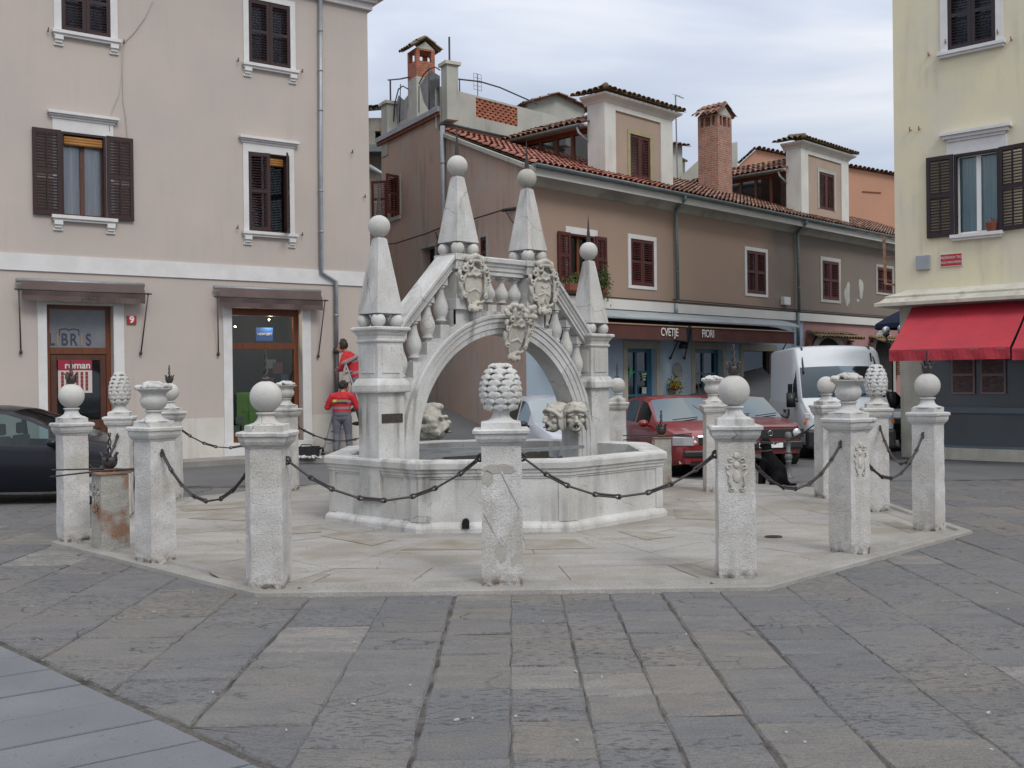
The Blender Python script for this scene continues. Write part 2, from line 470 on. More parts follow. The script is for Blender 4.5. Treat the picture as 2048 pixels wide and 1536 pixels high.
MT['orange'] = surf('orange_plaster', (0.5, 0.27, 0.18), 0.92, (0.45, 0.25, 0.17), 0.8, 0.9, 0.05, 60, 0.2, 50, 0.004)
MT['oldstone'] = surf('old_grey_wall', (0.3, 0.275, 0.235), 0.95, (0.2, 0.185, 0.16), 1.2, 1.0, 0.15, 20, 0.6, 15, 0.02, streak=(0.1, 0.09, 0.08), streak_amt=0.8)
MT['cove'] = surf('eaves_cove', (0.42, 0.4, 0.34), 0.9, (0.33, 0.31, 0.265), 1.2, 0.9, 0.06, 60, 0.2, 50, 0.004, big=((0.2, 0.19, 0.16), 0.8, 0.6))
MT['fascia'] = surf('white_fascia', (0.62, 0.61, 0.58), 0.8, (0.52, 0.51, 0.48), 1.0, 0.7, 0.04, 80, 0.1, 60, 0.003)
TILE = [(0.0, (0.1, 0.06, 0.05)), (1.0, (0.36, 0.27, 0.2)), (0.3, (0.18, 0.085, 0.062)), (0.6, (0.27, 0.12, 0.085)), (0.85, (0.28, 0.18, 0.13))]
MT['tile'] = surf('clay_roof_tiles', (0.3, 0.12, 0.08), 0.85, (0.13, 0.09, 0.06), 3, 0.5, 0.25, 40, 0.5, 40, 0.01, rnd_cols=TILE)
TILEN = [(0.0, (0.22, 0.085, 0.062)), (1.0, (0.4, 0.18, 0.13)), (0.5, (0.31, 0.12, 0.088))]
MT['tile_new'] = surf('new_clay_roof_tiles', (0.36, 0.13, 0.09), 0.8, (0.27, 0.1, 0.07), 3, 0.5, 0.15, 40, 0.3, 40, 0.01, rnd_cols=TILEN)
MT['tile_old'] = surf('mossy_old_roof_tiles', (0.2, 0.14, 0.09), 0.9, (0.14, 0.13, 0.07), 3, 0.7, 0.25, 40, 0.5, 40, 0.01, rnd_cols=[(0.0, (0.13, 0.1, 0.07)), (1.0, (0.3, 0.2, 0.12)), (0.5, (0.2, 0.13, 0.08))])
MT['zinc'] = surf('zinc_pipe', (0.33, 0.36, 0.38), 0.5, (0.24, 0.265, 0.29), 3, 0.8, 0.08, 40, 0.1, 40, 0.003, metal=0.35, spec=0.5)
MT['canopy'] = surf('pale_zinc_sheet', (0.33, 0.36, 0.38), 0.6, (0.26, 0.29, 0.31), 2, 0.8, 0.08, 40, 0.1, 40, 0.003)
MT['zinc_g'] = surf('greenish_zinc', (0.17, 0.21, 0.21), 0.5, (0.12, 0.15, 0.15), 3, 0.8, 0.08, 40, 0.1, 40, 0.003, metal=0.35, spec=0.5)
MT['shutter'] = surf('brown_shutter_paint', (0.034, 0.013, 0.014), 0.6, (0.026, 0.011, 0.012), 4, 0.8, 0.12, 60, 0.1, 40, 0.002, spec=0.4)
MT['shutter_m'] = surf('oxblood_shutter_paint', (0.085, 0.018, 0.015), 0.6, (0.062, 0.015, 0.013), 4, 0.8, 0.12, 60, 0.1, 40, 0.002, spec=0.4)
MT['shutter_d'] = surf('dark_shutter_paint', (0.024, 0.014, 0.018), 0.55, (0.018, 0.011, 0.015), 4, 0.8, 0.1, 60, 0.1, 40, 0.002, spec=0.4)
MT['wood'] = surf('orange_brown_timber', (0.16, 0.045, 0.014), 0.45, (0.1, 0.028, 0.01), 3, 0.9, 0.1, 50, 0.15, 40, 0.003, spec=0.5, stretch=(6, 6, 0.6))
MT['wood_d'] = surf('dark_timber', (0.1, 0.035, 0.018), 0.5, (0.06, 0.02, 0.012), 3, 0.9, 0.1, 50, 0.15, 40, 0.003, spec=0.5)
MT['teal'] = surf('teal_paint', (0.03, 0.12, 0.19), 0.45, (0.025, 0.1, 0.155), 3, 0.7, 0.08, 50, 0.05, 40, 0.002, spec=0.5)
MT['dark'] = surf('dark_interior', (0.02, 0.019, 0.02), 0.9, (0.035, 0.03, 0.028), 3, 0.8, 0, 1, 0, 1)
MT['curtain'] = surf('grey_curtain', (0.3, 0.35, 0.42), 0.9, (0.2, 0.24, 0.3), 1.0, 1.0, 0.04, 60, 0.0, 40, stretch=(14, 14, 0.5))
MT['curtain_w'] = surf('white_curtain', (0.85, 0.85, 0.85), 0.9, (0.62, 0.63, 0.65), 1.0, 1.0, 0.04, 60, 0.0, 40, stretch=(14, 14, 0.5))
MT['curtain_g'] = surf('teal_curtain', (0.34, 0.46, 0.48), 0.9, (0.2, 0.3, 0.32), 1.0, 1.0, 0.04, 60, 0.0, 40, stretch=(14, 14, 0.5))
MT['pane'] = glass_mat('window_pane', (0.65, 0.7, 0.7), 0.06)
MT['pane_shop'] = glass_mat('shop_pane', (0.64, 0.7, 0.7), 0.06, gcol=(.32, .34, .34))
MT['pane_refl'] = glass_mat('reflecting_pane', (0.3, 0.34, 0.36), 0.12, 0.04, (.3, .33, .36))
MT['pane_mirror'] = glass_mat('mirror_pane', (0.72, 0.72, 0.72), 0.08, 0.12)
MT['awnB'] = surf('brown_awning_cloth', (0.115, 0.084, 0.078), 0.9, (0.085, 0.062, 0.058), 2, 0.8, 0.08, 60, 0.2, 30, 0.005)
MT['awnM'] = surf('chocolate_awning_cloth', (0.1, 0.04, 0.032), 0.9, (0.08, 0.032, 0.027), 2, 0.8, 0.08, 60, 0.2, 30, 0.005)
MT['awnR'] = surf('red_awning_cloth', (0.4, 0.02, 0.035), 0.7, (0.32, 0.018, 0.032), 1.6, 0.8, 0.08, 60, 0.5, 3.5, 0.05, spec=0.6, streak=(0.25, 0.03, 0.04), streak_amt=.5)
MT['awnSeam'] = plain('dark_red_thread', (0.2, 0.01, 0.015), 0.8)
MT['awnNavy'] = surf('navy_cloth', (0.012, 0.02, 0.06), 0.85, (0.01, 0.015, 0.045), 2, 0.8, 0.05, 60, 0.1, 30, 0.005)
MT['brick'] = None
MT['red'] = plain('red_enamel', (0.42, 0.012, 0.02), 0.35)
MT['white'] = plain('white_enamel', (0.75, 0.75, 0.73), 0.4)
MT['offwhite'] = plain('offwhite_lettering', (0.6, 0.6, 0.57), 0.6)
MT['black'] = plain('black_plastic', (0.015, 0.015, 0.016), 0.45)
MT['rubber'] = plain('tyre_rubber', (0.02, 0.02, 0.021), 0.85, spec=0.2)
MT['chrome'] = plain('chrome', (0.6, 0.6, 0.62), 0.12, 1.0)
MT['rim'] = plain('silver_wheel_trim', (0.42, 0.43, 0.44), 0.35, 0.6)
MT['lamp'] = plain('headlamp_glass', (0.6, 0.62, 0.64), 0.08, 0.6)
MT['orange_l'] = plain('amber_lens', (0.7, 0.16, 0.02), 0.2)
MT['grn'] = plain('leafy_green_card', (0.3, 0.55, 0.1), 0.6)
MT['blue'] = plain('blue_poster', (0.02, 0.09, 0.36), 0.6)
MT['leaf'] = surf('leaves', (0.06, 0.1, 0.025), 0.7, (0.1, 0.12, 0.04), 20, 0.9, 0.3, 60, 0, 1)
MT['yellow'] = plain('yellow_petals', (0.6, 0.45, 0.02), 0.7)
MT['terracotta'] = surf('terracotta', (0.2, 0.065, 0.04), 0.85, (0.24, 0.075, 0.045), 8, 0.8, 0.1, 60, 0.1, 40, 0.002)
MT['rust'] = surf('rusty_metal', (0.22, 0.1, 0.06), 0.85, (0.3, 0.2, 0.14), 9, 0.9, 0.2, 60, 0.3, 60, 0.004)
MT['cable'] = plain('cable', (0.03, 0.03, 0.03), 0.7)
MT['cable_p'] = plain('pale_cable', (0.42, 0.38, 0.34), 0.8)

def brick_mat(name, c1, c2, mort, scale=9.0):
    m, N, L, P = new_mat(name)
    P.inputs['Roughness'].default_value = 0.9
    tc = N.new('ShaderNodeTexCoord'); sp = N.new('ShaderNodeSeparateXYZ'); cb = N.new('ShaderNodeCombineXYZ')
    L.new(tc.outputs['Object'], sp.inputs[0])
    ad = N.new('ShaderNodeMath'); ad.operation = 'ADD'
    L.new(sp.outputs['X'], ad.inputs[0]); L.new(sp.outputs['Y'], ad.inputs[1])
    L.new(ad.outputs[0], cb.inputs['X']); L.new(sp.outputs['Z'], cb.inputs['Y'])
    b = N.new('ShaderNodeTexBrick')
    b.inputs['Scale'].default_value = 1.0
    b.inputs['Brick Width'].default_value = 0.25; b.inputs['Row Height'].default_value = 0.075
    b.inputs['Mortar Size'].default_value = 0.01
    b.inputs['Color1'].default_value = (*c1, 1); b.inputs['Color2'].default_value = (*c2, 1); b.inputs['Mortar'].default_value = (*mort, 1)
    L.new(cb.outputs[0], b.inputs['Vector'])
    n = N.new('ShaderNodeTexNoise'); n.inputs['Scale'].default_value = 6; n.inputs['Detail'].default_value = 5
    L.new(tc.outputs['Object'], n.inputs['Vector'])
    x = N.new('ShaderNodeMix'); x.data_type = 'RGBA'; x.blend_type = 'OVERLAY'; x.inputs[0].default_value = 0.5
    L.new(b.outputs['Color'], x.inputs[6]); L.new(n.outputs['Fac'], x.inputs[7])
    L.new(x.outputs[2], P.inputs['Base Color'])
    bu = N.new('ShaderNodeBump'); bu.inputs['Strength'].default_value = 0.5; bu.inputs['Distance'].default_value = 0.01; bu.invert = True
    L.new(b.outputs['Fac'], bu.inputs['Height']); L.new(bu.outputs['Normal'], P.inputs['Normal'])
    return m
MT['brick'] = brick_mat('chimney_brick', (0.34, 0.15, 0.1), (0.27, 0.12, 0.085), (0.33, 0.27, 0.22))
MT['brick_new'] = brick_mat('orange_brick', (0.4, 0.14, 0.08), (0.34, 0.12, 0.07), (0.2, 0.09, 0.06))

def facade_b_mat():
    """brown plaster whose right end is stained grey-brown, with a soft uneven edge"""
    m, N, L, P = new_mat('brown_facade_plaster')
    P.inputs['Roughness'].default_value = 0.92
    tc = N.new('ShaderNodeTexCoord')
    sp = N.new('ShaderNodeSeparateXYZ'); L.new(tc.outputs['Object'], sp.inputs[0])
    n = N.new('ShaderNodeTexNoise'); n.inputs['Scale'].default_value = 0.7; n.inputs['Detail'].default_value = 6
    L.new(tc.outputs['Object'], n.inputs['Vector'])
    a = N.new('ShaderNodeMath'); a.operation = 'MULTIPLY_ADD'; a.inputs[1].default_value = 4.5
    L.new(n.outputs['Fac'], a.inputs[0]); L.new(sp.outputs['X'], a.inputs[2])
    r = N.new('ShaderNodeMapRange'); r.inputs['From Min'].default_value = 12.2; r.inputs['From Max'].default_value = 14.2
    L.new(a.outputs[0], r.inputs['Value'])
    n2 = N.new('ShaderNodeTexNoise'); n2.inputs['Scale'].default_value = 1.3; n2.inputs['Detail'].default_value = 6
    L.new(tc.outputs['Object'], n2.inputs['Vector'])
    x1 = N.new('ShaderNodeMix'); x1.data_type = 'RGBA'; x1.inputs[6].default_value = (0.35, 0.247, 0.186, 1); x1.inputs[7].default_value = (0.295, 0.215, 0.167, 1)
    L.new(n2.outputs['Fac'], x1.inputs[0])
    x2 = N.new('ShaderNodeMix'); x2.data_type = 'RGBA'; x2.inputs[6].default_value = (0.16, 0.13, 0.11, 1); x2.inputs[7].default_value = (0.2, 0.165, 0.135, 1)
    L.new(n2.outputs['Fac'], x2.inputs[0])
    x = N.new('ShaderNodeMix'); x.data_type = 'RGBA'
    L.new(r.outputs[0], x.inputs[0]); L.new(x1.outputs[2], x.inputs[6]); L.new(x2.outputs[2], x.inputs[7])
    L.new(x.outputs[2], P.inputs['Base Color'])
    n3 = N.new('ShaderNodeTexNoise'); n3.inputs['Scale'].default_value = 60
    L.new(tc.outputs['Object'], n3.inputs['Vector'])
    bu = N.new('ShaderNodeBump'); bu.inputs['Strength'].default_value = 0.2; bu.inputs['Distance'].default_value = 0.005
    L.new(n3.outputs['Fac'], bu.inputs['Height']); L.new(bu.outputs['Normal'], P.inputs['Normal'])
    return m
MT['plB'] = facade_b_mat()

def hash1(*a):
    return random.Random(str(a)).random()
# ------------------------------------------------------------------ walls' planes
L_D = 23.6
_lx = (366 - 1024) / FPX * L_D
WL = Wall(_lx, L_D, 1.405, 1.0)                       # left pink house
B_Y = 25.5
B_O = Vector(((1053 - 1024) / FPX * B_Y, B_Y))
WB = Wall(B_O.x, B_O.y, 0.977, 1.0)                   # long brown house, square side
WA = Wall(B_O.x, B_O.y, 0.583, -1.0)                  # the same house, alley side (s negative going away)
_ry = 23.0
WR = Wall((1788 - 1024) / FPX * _ry, _ry, 1.107, -1.0)  # right yellow house

def clip(poly, nx, ny, c):
    """keep the part of the polygon where nx*x+ny*y <= c"""
    out = []
    for i in range(len(poly)):
        a, b = poly[i], poly[(i+1) % len(poly)]
        da = nx*a[0] + ny*a[1] - c
        db = nx*b[0] + ny*b[1] - c
        if da <= 0: out.append(a)
        if (da < 0 < db) or (db < 0 < da):
            t = da / (da - db)
            out.append((a[0] + (b[0]-a[0])*t, a[1] + (b[1]-a[1])*t))
    return out

def area(p):
    return 0.5 * sum(p[i][0]*p[(i+1) % len(p)][1] - p[(i+1) % len(p)][0]*p[i][1] for i in range(len(p)))

OC = Vector((-0.02, 13.92))
OAP = 5.18                                            # platform octagon
def oct_pts(ap, c=OC, a0=pi/8):
    r = ap / cos(pi/8)
    return [(c.x + r*cos(a0 + k*pi/4), c.y + r*sin(a0 + k*pi/4)) for k in range(8)]

# ground sheet to the horizon, road, bedding of the flagstones
g = MB(); g.poly([(-220, -60, 0), (220, -60, 0), (220, 420, 0), (-220, 420, 0)])
tag(g.build('ground', MT['asphalt']), kind='structure')
g = MB(); g.poly([(-34, -3, 0.004), (30, -3, 0.004), (30, 18.0, 0.004), (6.0, 17.9, 0.004), (-6, 18.5, 0.004), (-14, 17.2, 0.004), (-34, 17.2, 0.004)])
tag(g.build('paving_bed', MT['mortar']), kind='structure')

def slab(mb, poly, z=0.014, inset=0.012, rng=random, tilt=0.0025, seg=0.16, jit=0.008):
    """one flagstone: worn edge ring at the bed, inset ring at the top"""
    if len(poly) < 3 or abs(area(poly)) < 0.01: return
    n = len(poly)
    cx = sum(p[0] for p in poly)/n; cy = sum(p[1] for p in poly)/n
    ring = []
    for i in range(n):
        a, b = poly[i], poly[(i+1) % n]
        L_ = hypot(b[0]-a[0], b[1]-a[1])
        k = max(1, int(L_/seg))
        for j in range(k):
            t = j/k
            ring.append((a[0]+(b[0]-a[0])*t + rng.uniform(-jit, jit), a[1]+(b[1]-a[1])*t + rng.uniform(-jit, jit)))
    tx, ty = rng.uniform(-tilt, tilt), rng.uniform(-tilt, tilt)
    zz = z + rng.uniform(-0.003, 0.003)
    lo, hi = [], []
    m = len(ring)
    for i, (x, y) in enumerate(ring):
        lo.append(mb.pt((x, y, 0.004)))
        ax, ay = ring[i-1]; bx, by = ring[(i+1) % m]
        dx, dy = bx-ax, by-ay
        l = hypot(dx, dy) or 1
        ins = inset * rng.uniform(0.5, 1.5)
        X, Y = x - dy/l*ins, y + dx/l*ins
        hi.append(mb.pt((X, Y, zz + tx*(X-cx)*3 + ty*(Y-cy)*3)))
    mb.rnd = rng.random()
    for i in range(m):
        j = (i+1) % m
        mb.face((lo[i], lo[j], hi[j], hi[i]))
    mb.face(hi)

# boundary of the smooth grey paving at the lower left (parallel to the octagon's diagonal)
CL = (2.35 + 0.0, )
def conc_side(x, y):       # >0 : on the smooth side (towards lower left)
    return (-(x + 3.58) - (y - 7.3)) / sqrt(2)
rng = random.Random(11)
pv = MB()
XB = [-1.7, -1.06, -0.5, -0.03, 0.39, 0.79, 1.22, 1.7, 2.3, 2.92, 3.6]
while XB[0] > -15: XB.insert(0, XB[0] - rng.choice([0.55, 0.65, 0.75]))
while XB[-1] < 15: XB.append(XB[-1] + rng.choice([0.5, 0.6, 0.7]))
for x, xn in zip(XB, XB[1:]):
    w = xn - x
    y = 1.5 + rng.uniform(0, 0.7)
    lean = rng.uniform(-0.0012, 0.0012)
    while y < 18.4:
        l = rng.choice([0.28, 0.33, 0.38, 0.46, 0.58]) if -1 < x < 1.2 else rng.choice([0.4, 0.5, 0.62, 0.75, 0.95])*(1.0 if x > 0 else 1.2)
        gp = rng.uniform(0.005, 0.01)
        sk = rng.uniform(-0.02, 0.02)
        gx_ = gp*.75; gy_ = gp*1.35
        P = [(x+gx_+lean*y, y+gy_), (x+w-gx_+lean*y, y+gy_+sk), (x+w-gx_+lean*y, y+l-gy_+rng.uniform(-.012, .012)), (x+gx_+lean*y, y+l-gy_)]
        y += l
        cx, cy = P[0][0]+w/2, P[0][1]+l/2
        if abs(cx) > 2 + 0.62*cy + 1.0: continue
        dd = max(abs(cx-OC.x), abs(cy-OC.y), (abs(cx-OC.x)+abs(cy-OC.y))/sqrt(2))
        if dd < OAP - 0.9: continue
        # clip by the diagonal joint and by the road edge
        P = clip(P, -1/sqrt(2), -1/sqrt(2), (3.58 - 7.3)/sqrt(2) - 0.03)
        if len(P) < 3: continue
        P = clip(P, 0.03, 1.0, 17.85)
        if len(P) < 3: continue
        slab(pv, P, rng=rng)
tag(pv.build('flagstone_paving', MT['flag'], auto='keep'), kind='structure')

# smooth long boards of grey stone
pc = MB()
th = WL.th
ex, ey = cos(th), sin(th)
for k in range(-16, 10):
    o = (-3.58 - ey*0.47*k, 7.3 + ex*0.47*k)
    a = -9.0
    while a < 14:
        l = 14.0
        g_ = 0.009
        P = [(o[0]+ex*a - ey*g_, o[1]+ey*a + ex*g_), (o[0]+ex*(a+l) - ey*g_, o[1]+ey*(a+l) + ex*g_),
             (o[0]+ex*(a+l) - ey*(0.47-g_), o[1]+ey*(a+l) + ex*(0.47-g_)), (o[0]+ex*a - ey*(0.47-g_), o[1]+ey*a + ex*(0.47-g_))]
        a += l
        P = clip(P, 1/sqrt(2), 1/sqrt(2), (-3.58 + 7.3)/sqrt(2) - 0.03)
        if len(P) < 3: continue
        P = clip(P, 0, -1, -1.0)
        P = clip(P, -1, 0, 16) if len(P) > 2 else P
        if len(P) < 3: continue
        slab(pc, P, z=0.014, inset=0.004, rng=rng, tilt=0.0, seg=30, jit=0.0)
jb = MB(); P = [(-16, 1), (2.5, 1), (2.5, 12), (-16, 12)]
P = clip(P, 1/sqrt(2), 1/sqrt(2), (-3.58 + 7.3)/sqrt(2) - 0.05)
jb.poly([(p[0], p[1], 0.0075) for p in P])
tag(jb.build('joint_bed', plain('dark_joint_grit', (0.02, 0.02, 0.021), 0.95)), kind='structure')
tag(pc.build('smooth_paving', MT['conc'], auto='keep'), kind='structure')

# ------------------------------------------------------------------ octagonal platform round the fountain
pl = MB()
RP = oct_pts(OAP - 0.42)
z0 = 0.045
base = [pl.pt((p[0], p[1], z0 - 0.012)) for p in oct_pts(OAP - 0.40)]
pl.rnd = 0.2
pl.face(base)
rng = random.Random(5)
# radiating bands of pale slabs
rings = [0.6, 1.75, 2.55, 3.35, 4.05, OAP - 0.42]
for r0, r1 in zip(rings, rings[1:]):
    A, B_ = oct_pts(r0), oct_pts(r1)
    for k in range(8):
        j = (k+1) % 8
        a0, a1, b0, b1 = Vector(A[k]), Vector(A[j]), Vector(B_[k]), Vector(B_[j])
        n = max(2, int((b1-b0).length / 1.15))
        cuts = [0] + sorted((i + rng.uniform(-.18, .18))/n for i in range(1, n)) + [1]
        for t0, t1 in zip(cuts, cuts[1:]):
            q = [b0.lerp(b1, t0), b0.lerp(b1, t1), a0.lerp(a1, t1), a0.lerp(a1, t0)]
            c = sum(q, Vector((0, 0)))/4
            q = [(p - c)*(1 - 0.004/max(.3, (p-c).length)) + c for p in q]
            pl.rnd = rng.random()
            ids = [pl.pt((p.x, p.y, z0 + rng.uniform(-.0015, .0015))) for p in q]
            pl.face(ids)
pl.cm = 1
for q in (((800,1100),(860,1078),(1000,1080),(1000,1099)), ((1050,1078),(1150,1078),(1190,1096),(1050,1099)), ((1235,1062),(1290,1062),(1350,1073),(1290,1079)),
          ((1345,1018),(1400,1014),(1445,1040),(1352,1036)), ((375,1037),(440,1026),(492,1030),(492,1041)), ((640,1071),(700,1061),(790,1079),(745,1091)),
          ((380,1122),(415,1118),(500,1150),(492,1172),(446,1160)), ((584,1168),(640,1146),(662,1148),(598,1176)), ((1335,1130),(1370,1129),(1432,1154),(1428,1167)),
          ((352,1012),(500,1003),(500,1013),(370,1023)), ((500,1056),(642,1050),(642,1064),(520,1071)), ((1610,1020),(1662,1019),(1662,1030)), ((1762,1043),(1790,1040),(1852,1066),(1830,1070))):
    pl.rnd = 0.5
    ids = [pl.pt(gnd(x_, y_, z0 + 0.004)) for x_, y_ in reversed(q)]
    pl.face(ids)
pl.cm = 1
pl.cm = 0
tag(pl.build('platform', [MT['plat'], MT['plat_brown']], auto='keep'), kind='structure')
# kerb : two raised lips with a groove between them
kb = MB()
prof = [(OAP, 0.0), (OAP - 0.01, 0.045), (OAP - 0.03, 0.055), (OAP - 0.13, 0.055), (OAP - 0.15, 0.03), (OAP - 0.2, 0.02), (OAP - 0.24, 0.035), (OAP - 0.26, 0.058), (OAP - 0.4, 0.056), (OAP - 0.43, 0.04)]
rows = []
for ap, z in prof:
    pts = oct_pts(ap)
    row = []
    for k in range(8):
        a, b = Vector(pts[k]), Vector(pts[(k+1) % 8])
        for i in range(14):
            p = a.lerp(b, i/14)
            w = mnoise.noise(Vector((p.x*1.3, p.y*1.3, ap*2)))*0.012
            d = (p - OC).normalized()
            row.append(kb.pt((p.x + d.x*w, p.y + d.y*w, max(0, z + w*0.5))))
    rows.append(row)
for a, b in zip(rows, rows[1:]):
    n = len(a)
    for i in range(n): kb.face((a[i], a[(i+1) % n], b[(i+1) % n], b[i]))
tag(kb.build('platform_kerb', MT['kerb']), kind='structure')

# sidewalk along the left house
sw = MB()
def wlp(s, y, z): return tuple(WL.M @ Vector((s, y, z)))
k0 = WL.hit(366, 930)[0]
front = [(-24, -1.3), (k0 - 1.5, -1.15), (k0 + 0.9, -1.0), (k0 + 3.3, -2.35), (k0 + 5.2, -3.3), (k0+5.6, -3.3), (k0 + 5.7, 0.3)]
pts = [(-24, 0.3)] + front
lo = [sw.pt(wlp(a, b, 0)) for a, b in pts]; hi = [sw.pt(wlp(a, b, 0.12)) for a, b in pts]
sw.face(hi)
for i in range(len(pts)):
    j = (i+1) % len(pts)
    sw.face((lo[i], lo[j], hi[j], hi[i]))
tag(sw.build('sidewalk', MT['pave_edge']), kind='structure')

# alley climbing between the two houses
al = MB()
n = 24
rows = []
for i in range(n+1):
    y = 25.0 + 24*i/n
    z = max(0.006, 0.006 + 0.244*(y - 25.0))
    rows.append([al.pt((xx, y, z)) for xx in (-3.75, -1, 3, 8)])
for a, b in zip(rows, rows[1:]):
    for k in range(3): al.face((a[k], a[k+1], b[k+1], b[k]))
al.poly([(-3.75, 25, 0), (-3.75, 49, 0), (-3.75, 49, 5.86)])
tag(al.build('alley_paving', MT['asphalt']), kind='structure')

mh = MB()
c = gnd(1547, 1083)
mh.smooth = True
pts = [(c.x + 0.09*cos(t), c.y + 0.05*sin(t), 0.055) for t in [2*pi*k/20 for k in range(20)]]
mh.tube(pts, 0.009, 6, closed=True)
o = mh.build('iron_ring', MT['iron'])
tag(o, 'small black iron ring lying on the pale platform between two stone posts at the right', 'iron ring')
# ------------------------------------------------------------------ fountain
FC = Vector((-0.22, 14.24, 0))
FM = Matrix.Translation(FC) @ Matrix.Rotation(pi/4, 4, 'Z')
F = empty('fountain', FM, 'white stone fountain shaped as a bridge with obelisks over an eight-sided basin', 'fountain')

def wobble(mb, amt, freq, seed=0):
    for i, v in enumerate(mb.v):
        p = Vector(v) * freq + Vector((seed, seed*1.7, 0))
        n = mnoise.noise_vector(p) * amt
        mb.v[i] = (v[0]+n.x, v[1]+n.y, v[2]+n.z)

def oct_sweep(mb, prof, per=10):
    rows = []
    for ap, z in prof:
        r = ap / cos(pi/8)
        P = [Vector((r*cos(pi/8 + k*pi/4), r*sin(pi/8 + k*pi/4))) for k in range(8)]
        row = []
        for k in range(8):
            a, b = P[k], P[(k+1) % 8]
            for i in range(per):
                q = a.lerp(b, i/per)
                row.append(mb.pt((q.x, q.y, z)))
        rows.append(row)
    for a, b in zip(rows, rows[1:]):
        n = len(a)
        for i in range(n): mb.face((a[i], a[(i+1) % n], b[(i+1) % n], b[i]))
    return rows

b = MB()
oct_sweep(b, [(2.175, 0.03), (2.175, 0.095), (2.165, 0.12), (2.125, 0.15), (2.11, 0.165), (2.11, 0.665), (2.124, 0.668), (2.124, 0.69), (2.138, 0.694), (2.138, 0.73), (2.152, 0.735), (2.155, 0.77), (2.178, 0.78), (2.182, 0.845), (2.17, 0.87), (2.14, 0.878), (1.9, 0.875), (1.87, 0.86), (1.865, 0.60)])
wobble(b, 0.004, 3.0); wobble(b, 0.0035, 12.0)
bas = b.build('basin', MT['lime'], F)
b = MB()
oct_sweep(b, [(1.868, 0.7), (1.85, 0.3), (0.0, 0.3)], 2)
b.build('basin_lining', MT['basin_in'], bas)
for k in range(8):      # pilaster strips at the corners
    a = pi/8 + k*pi/4
    r = 2.11/cos(pi/8)
    for s in (-1, 1):
        b = MB()
        nx, ny = cos(a + s*pi/8), sin(a + s*pi/8)
        tx, ty = -ny*s, nx*s       # along the side, away from the corner
        cx, cy = r*cos(a), r*sin(a)
        T = Matrix(((-tx*s*-1*-1 if False else nx, tx, 0, cx), (ny, ty, 0, cy), (0, 0, 1, 0), (0, 0, 0, 1)))
        b.box(-0.01, 0.014, -0.005, 0.13, 0.165, 0.665, T)
        b.build('corner_strip', MT['lime'], bas)
# water
w = MB(); w.poly([(x_, y_, 0.5) for x_, y_ in oct_pts(1.862, Vector((0, 0)))])
wm = plain('dark_water', (0.03, 0.035, 0.025), 0.05)
w.build('water', wm, bas)
# overflow hole near the foot of the front
h = MB()
hx, hz = None, None
wf = Wall(FC.x, FC.y - 2.1, 1, 0)
hx, hz = wf.hit(932, 1057)
T = Matrix.Rotation(-pi/4, 4, 'Z') @ Matrix.Translation((hx, -2.1, 0))
pts = [(-0.042, 0.10), (0.042, 0.10), (0.042, 0.17), (0.03, 0.2), (0, 0.212), (-0.03, 0.2), (-0.042, 0.17)]
h.M = T
h.prism(pts, -0.1, 0.1, 'y')
h.build('drain_hole', plain('hole', (0.006, 0.006, 0.006), 1.0), bas)

# ---- arch (local x along the bridge, y across, z up)
R0, ZC = 1.495, 0.927
prof = [(R0, -0.16), (R0, 0.16), (R0+0.07, 0.163), (R0+0.075, 0.178), (R0+0.15, 0.18), (R0+0.155, 0.195), (R0+0.205, 0.197), (R0+0.215, 0.215), (R0+0.25, 0.22), (R0+0.26, 0.2), (R0+0.26, -0.2),
        (R0+0.25, -0.22), (R0+0.215, -0.215), (R0+0.205, -0.197), (R0+0.155, -0.195), (R0+0.15, -0.18), (R0+0.075, -0.178), (R0+0.07, -0.163)]
a = MB()
path = [(1, 0.45, 0)] + [(cos(pi*k/48), 0, sin(pi*k/48)) for k in range(49)] + [(-1, 0.45, 0)]
rows = []
for c_, drop, s_ in path:
    # the arch faces y = -: the side nearest the viewer; both faces carry the mouldings
    rows.append([a.pt((r*c_, v, ZC + r*s_ - drop)) for r, v in prof])
for p, q in zip(rows, rows[1:]):
    n = len(p)
    for i in range(n): a.face((p[i], p[(i+1) % n], q[(i+1) % n], q[i]))
wobble(a, 0.004, 4.0)
arch = a.build('arch', MT['lime'], F)
# spandrels behind the balusters: a solid stair string above the ring
s = MB()
def zline(u): return 2.53 - 1.04*(max(abs(u), 0.85) - 0.85)
def zcirc(u): return ZC + sqrt(max(0, 1.74**2 - u*u))
us = [-1.78 + 3.56*i/60 for i in range(61)]
for u0, u1 in zip(us, us[1:]):
    for y0, y1 in ((-0.13, 0.13),):
        z00, z01 = zcirc(u0) - 0.1, zcirc(u1) - 0.1
        z10, z11 = max(zline(u0), zcirc(u0) + 0.03), max(zline(u1), zcirc(u1) + 0.03)
        if abs(u0) < 0.86 and abs(u1) < 0.88: z10 = z11 = 2.72
        P = [(u0, y0, z00), (u1, y0, z01), (u1, y0, z11), (u0, y0, z10)]
        Q = [(p[0], y1, p[2]) for p in P]
        s.poly(P); s.poly(list(reversed(Q))); s.poly([P[3], P[2], Q[2], Q[3]])
for sg in (-1, 1):
    s.poly([(sg*0.87, -0.13, 2.4), (sg*0.87, 0.13, 2.4), (sg*0.87, 0.13, 2.72), (sg*0.87, -0.13, 2.72)])
s.build('spandrel', MT['lime'], arch)

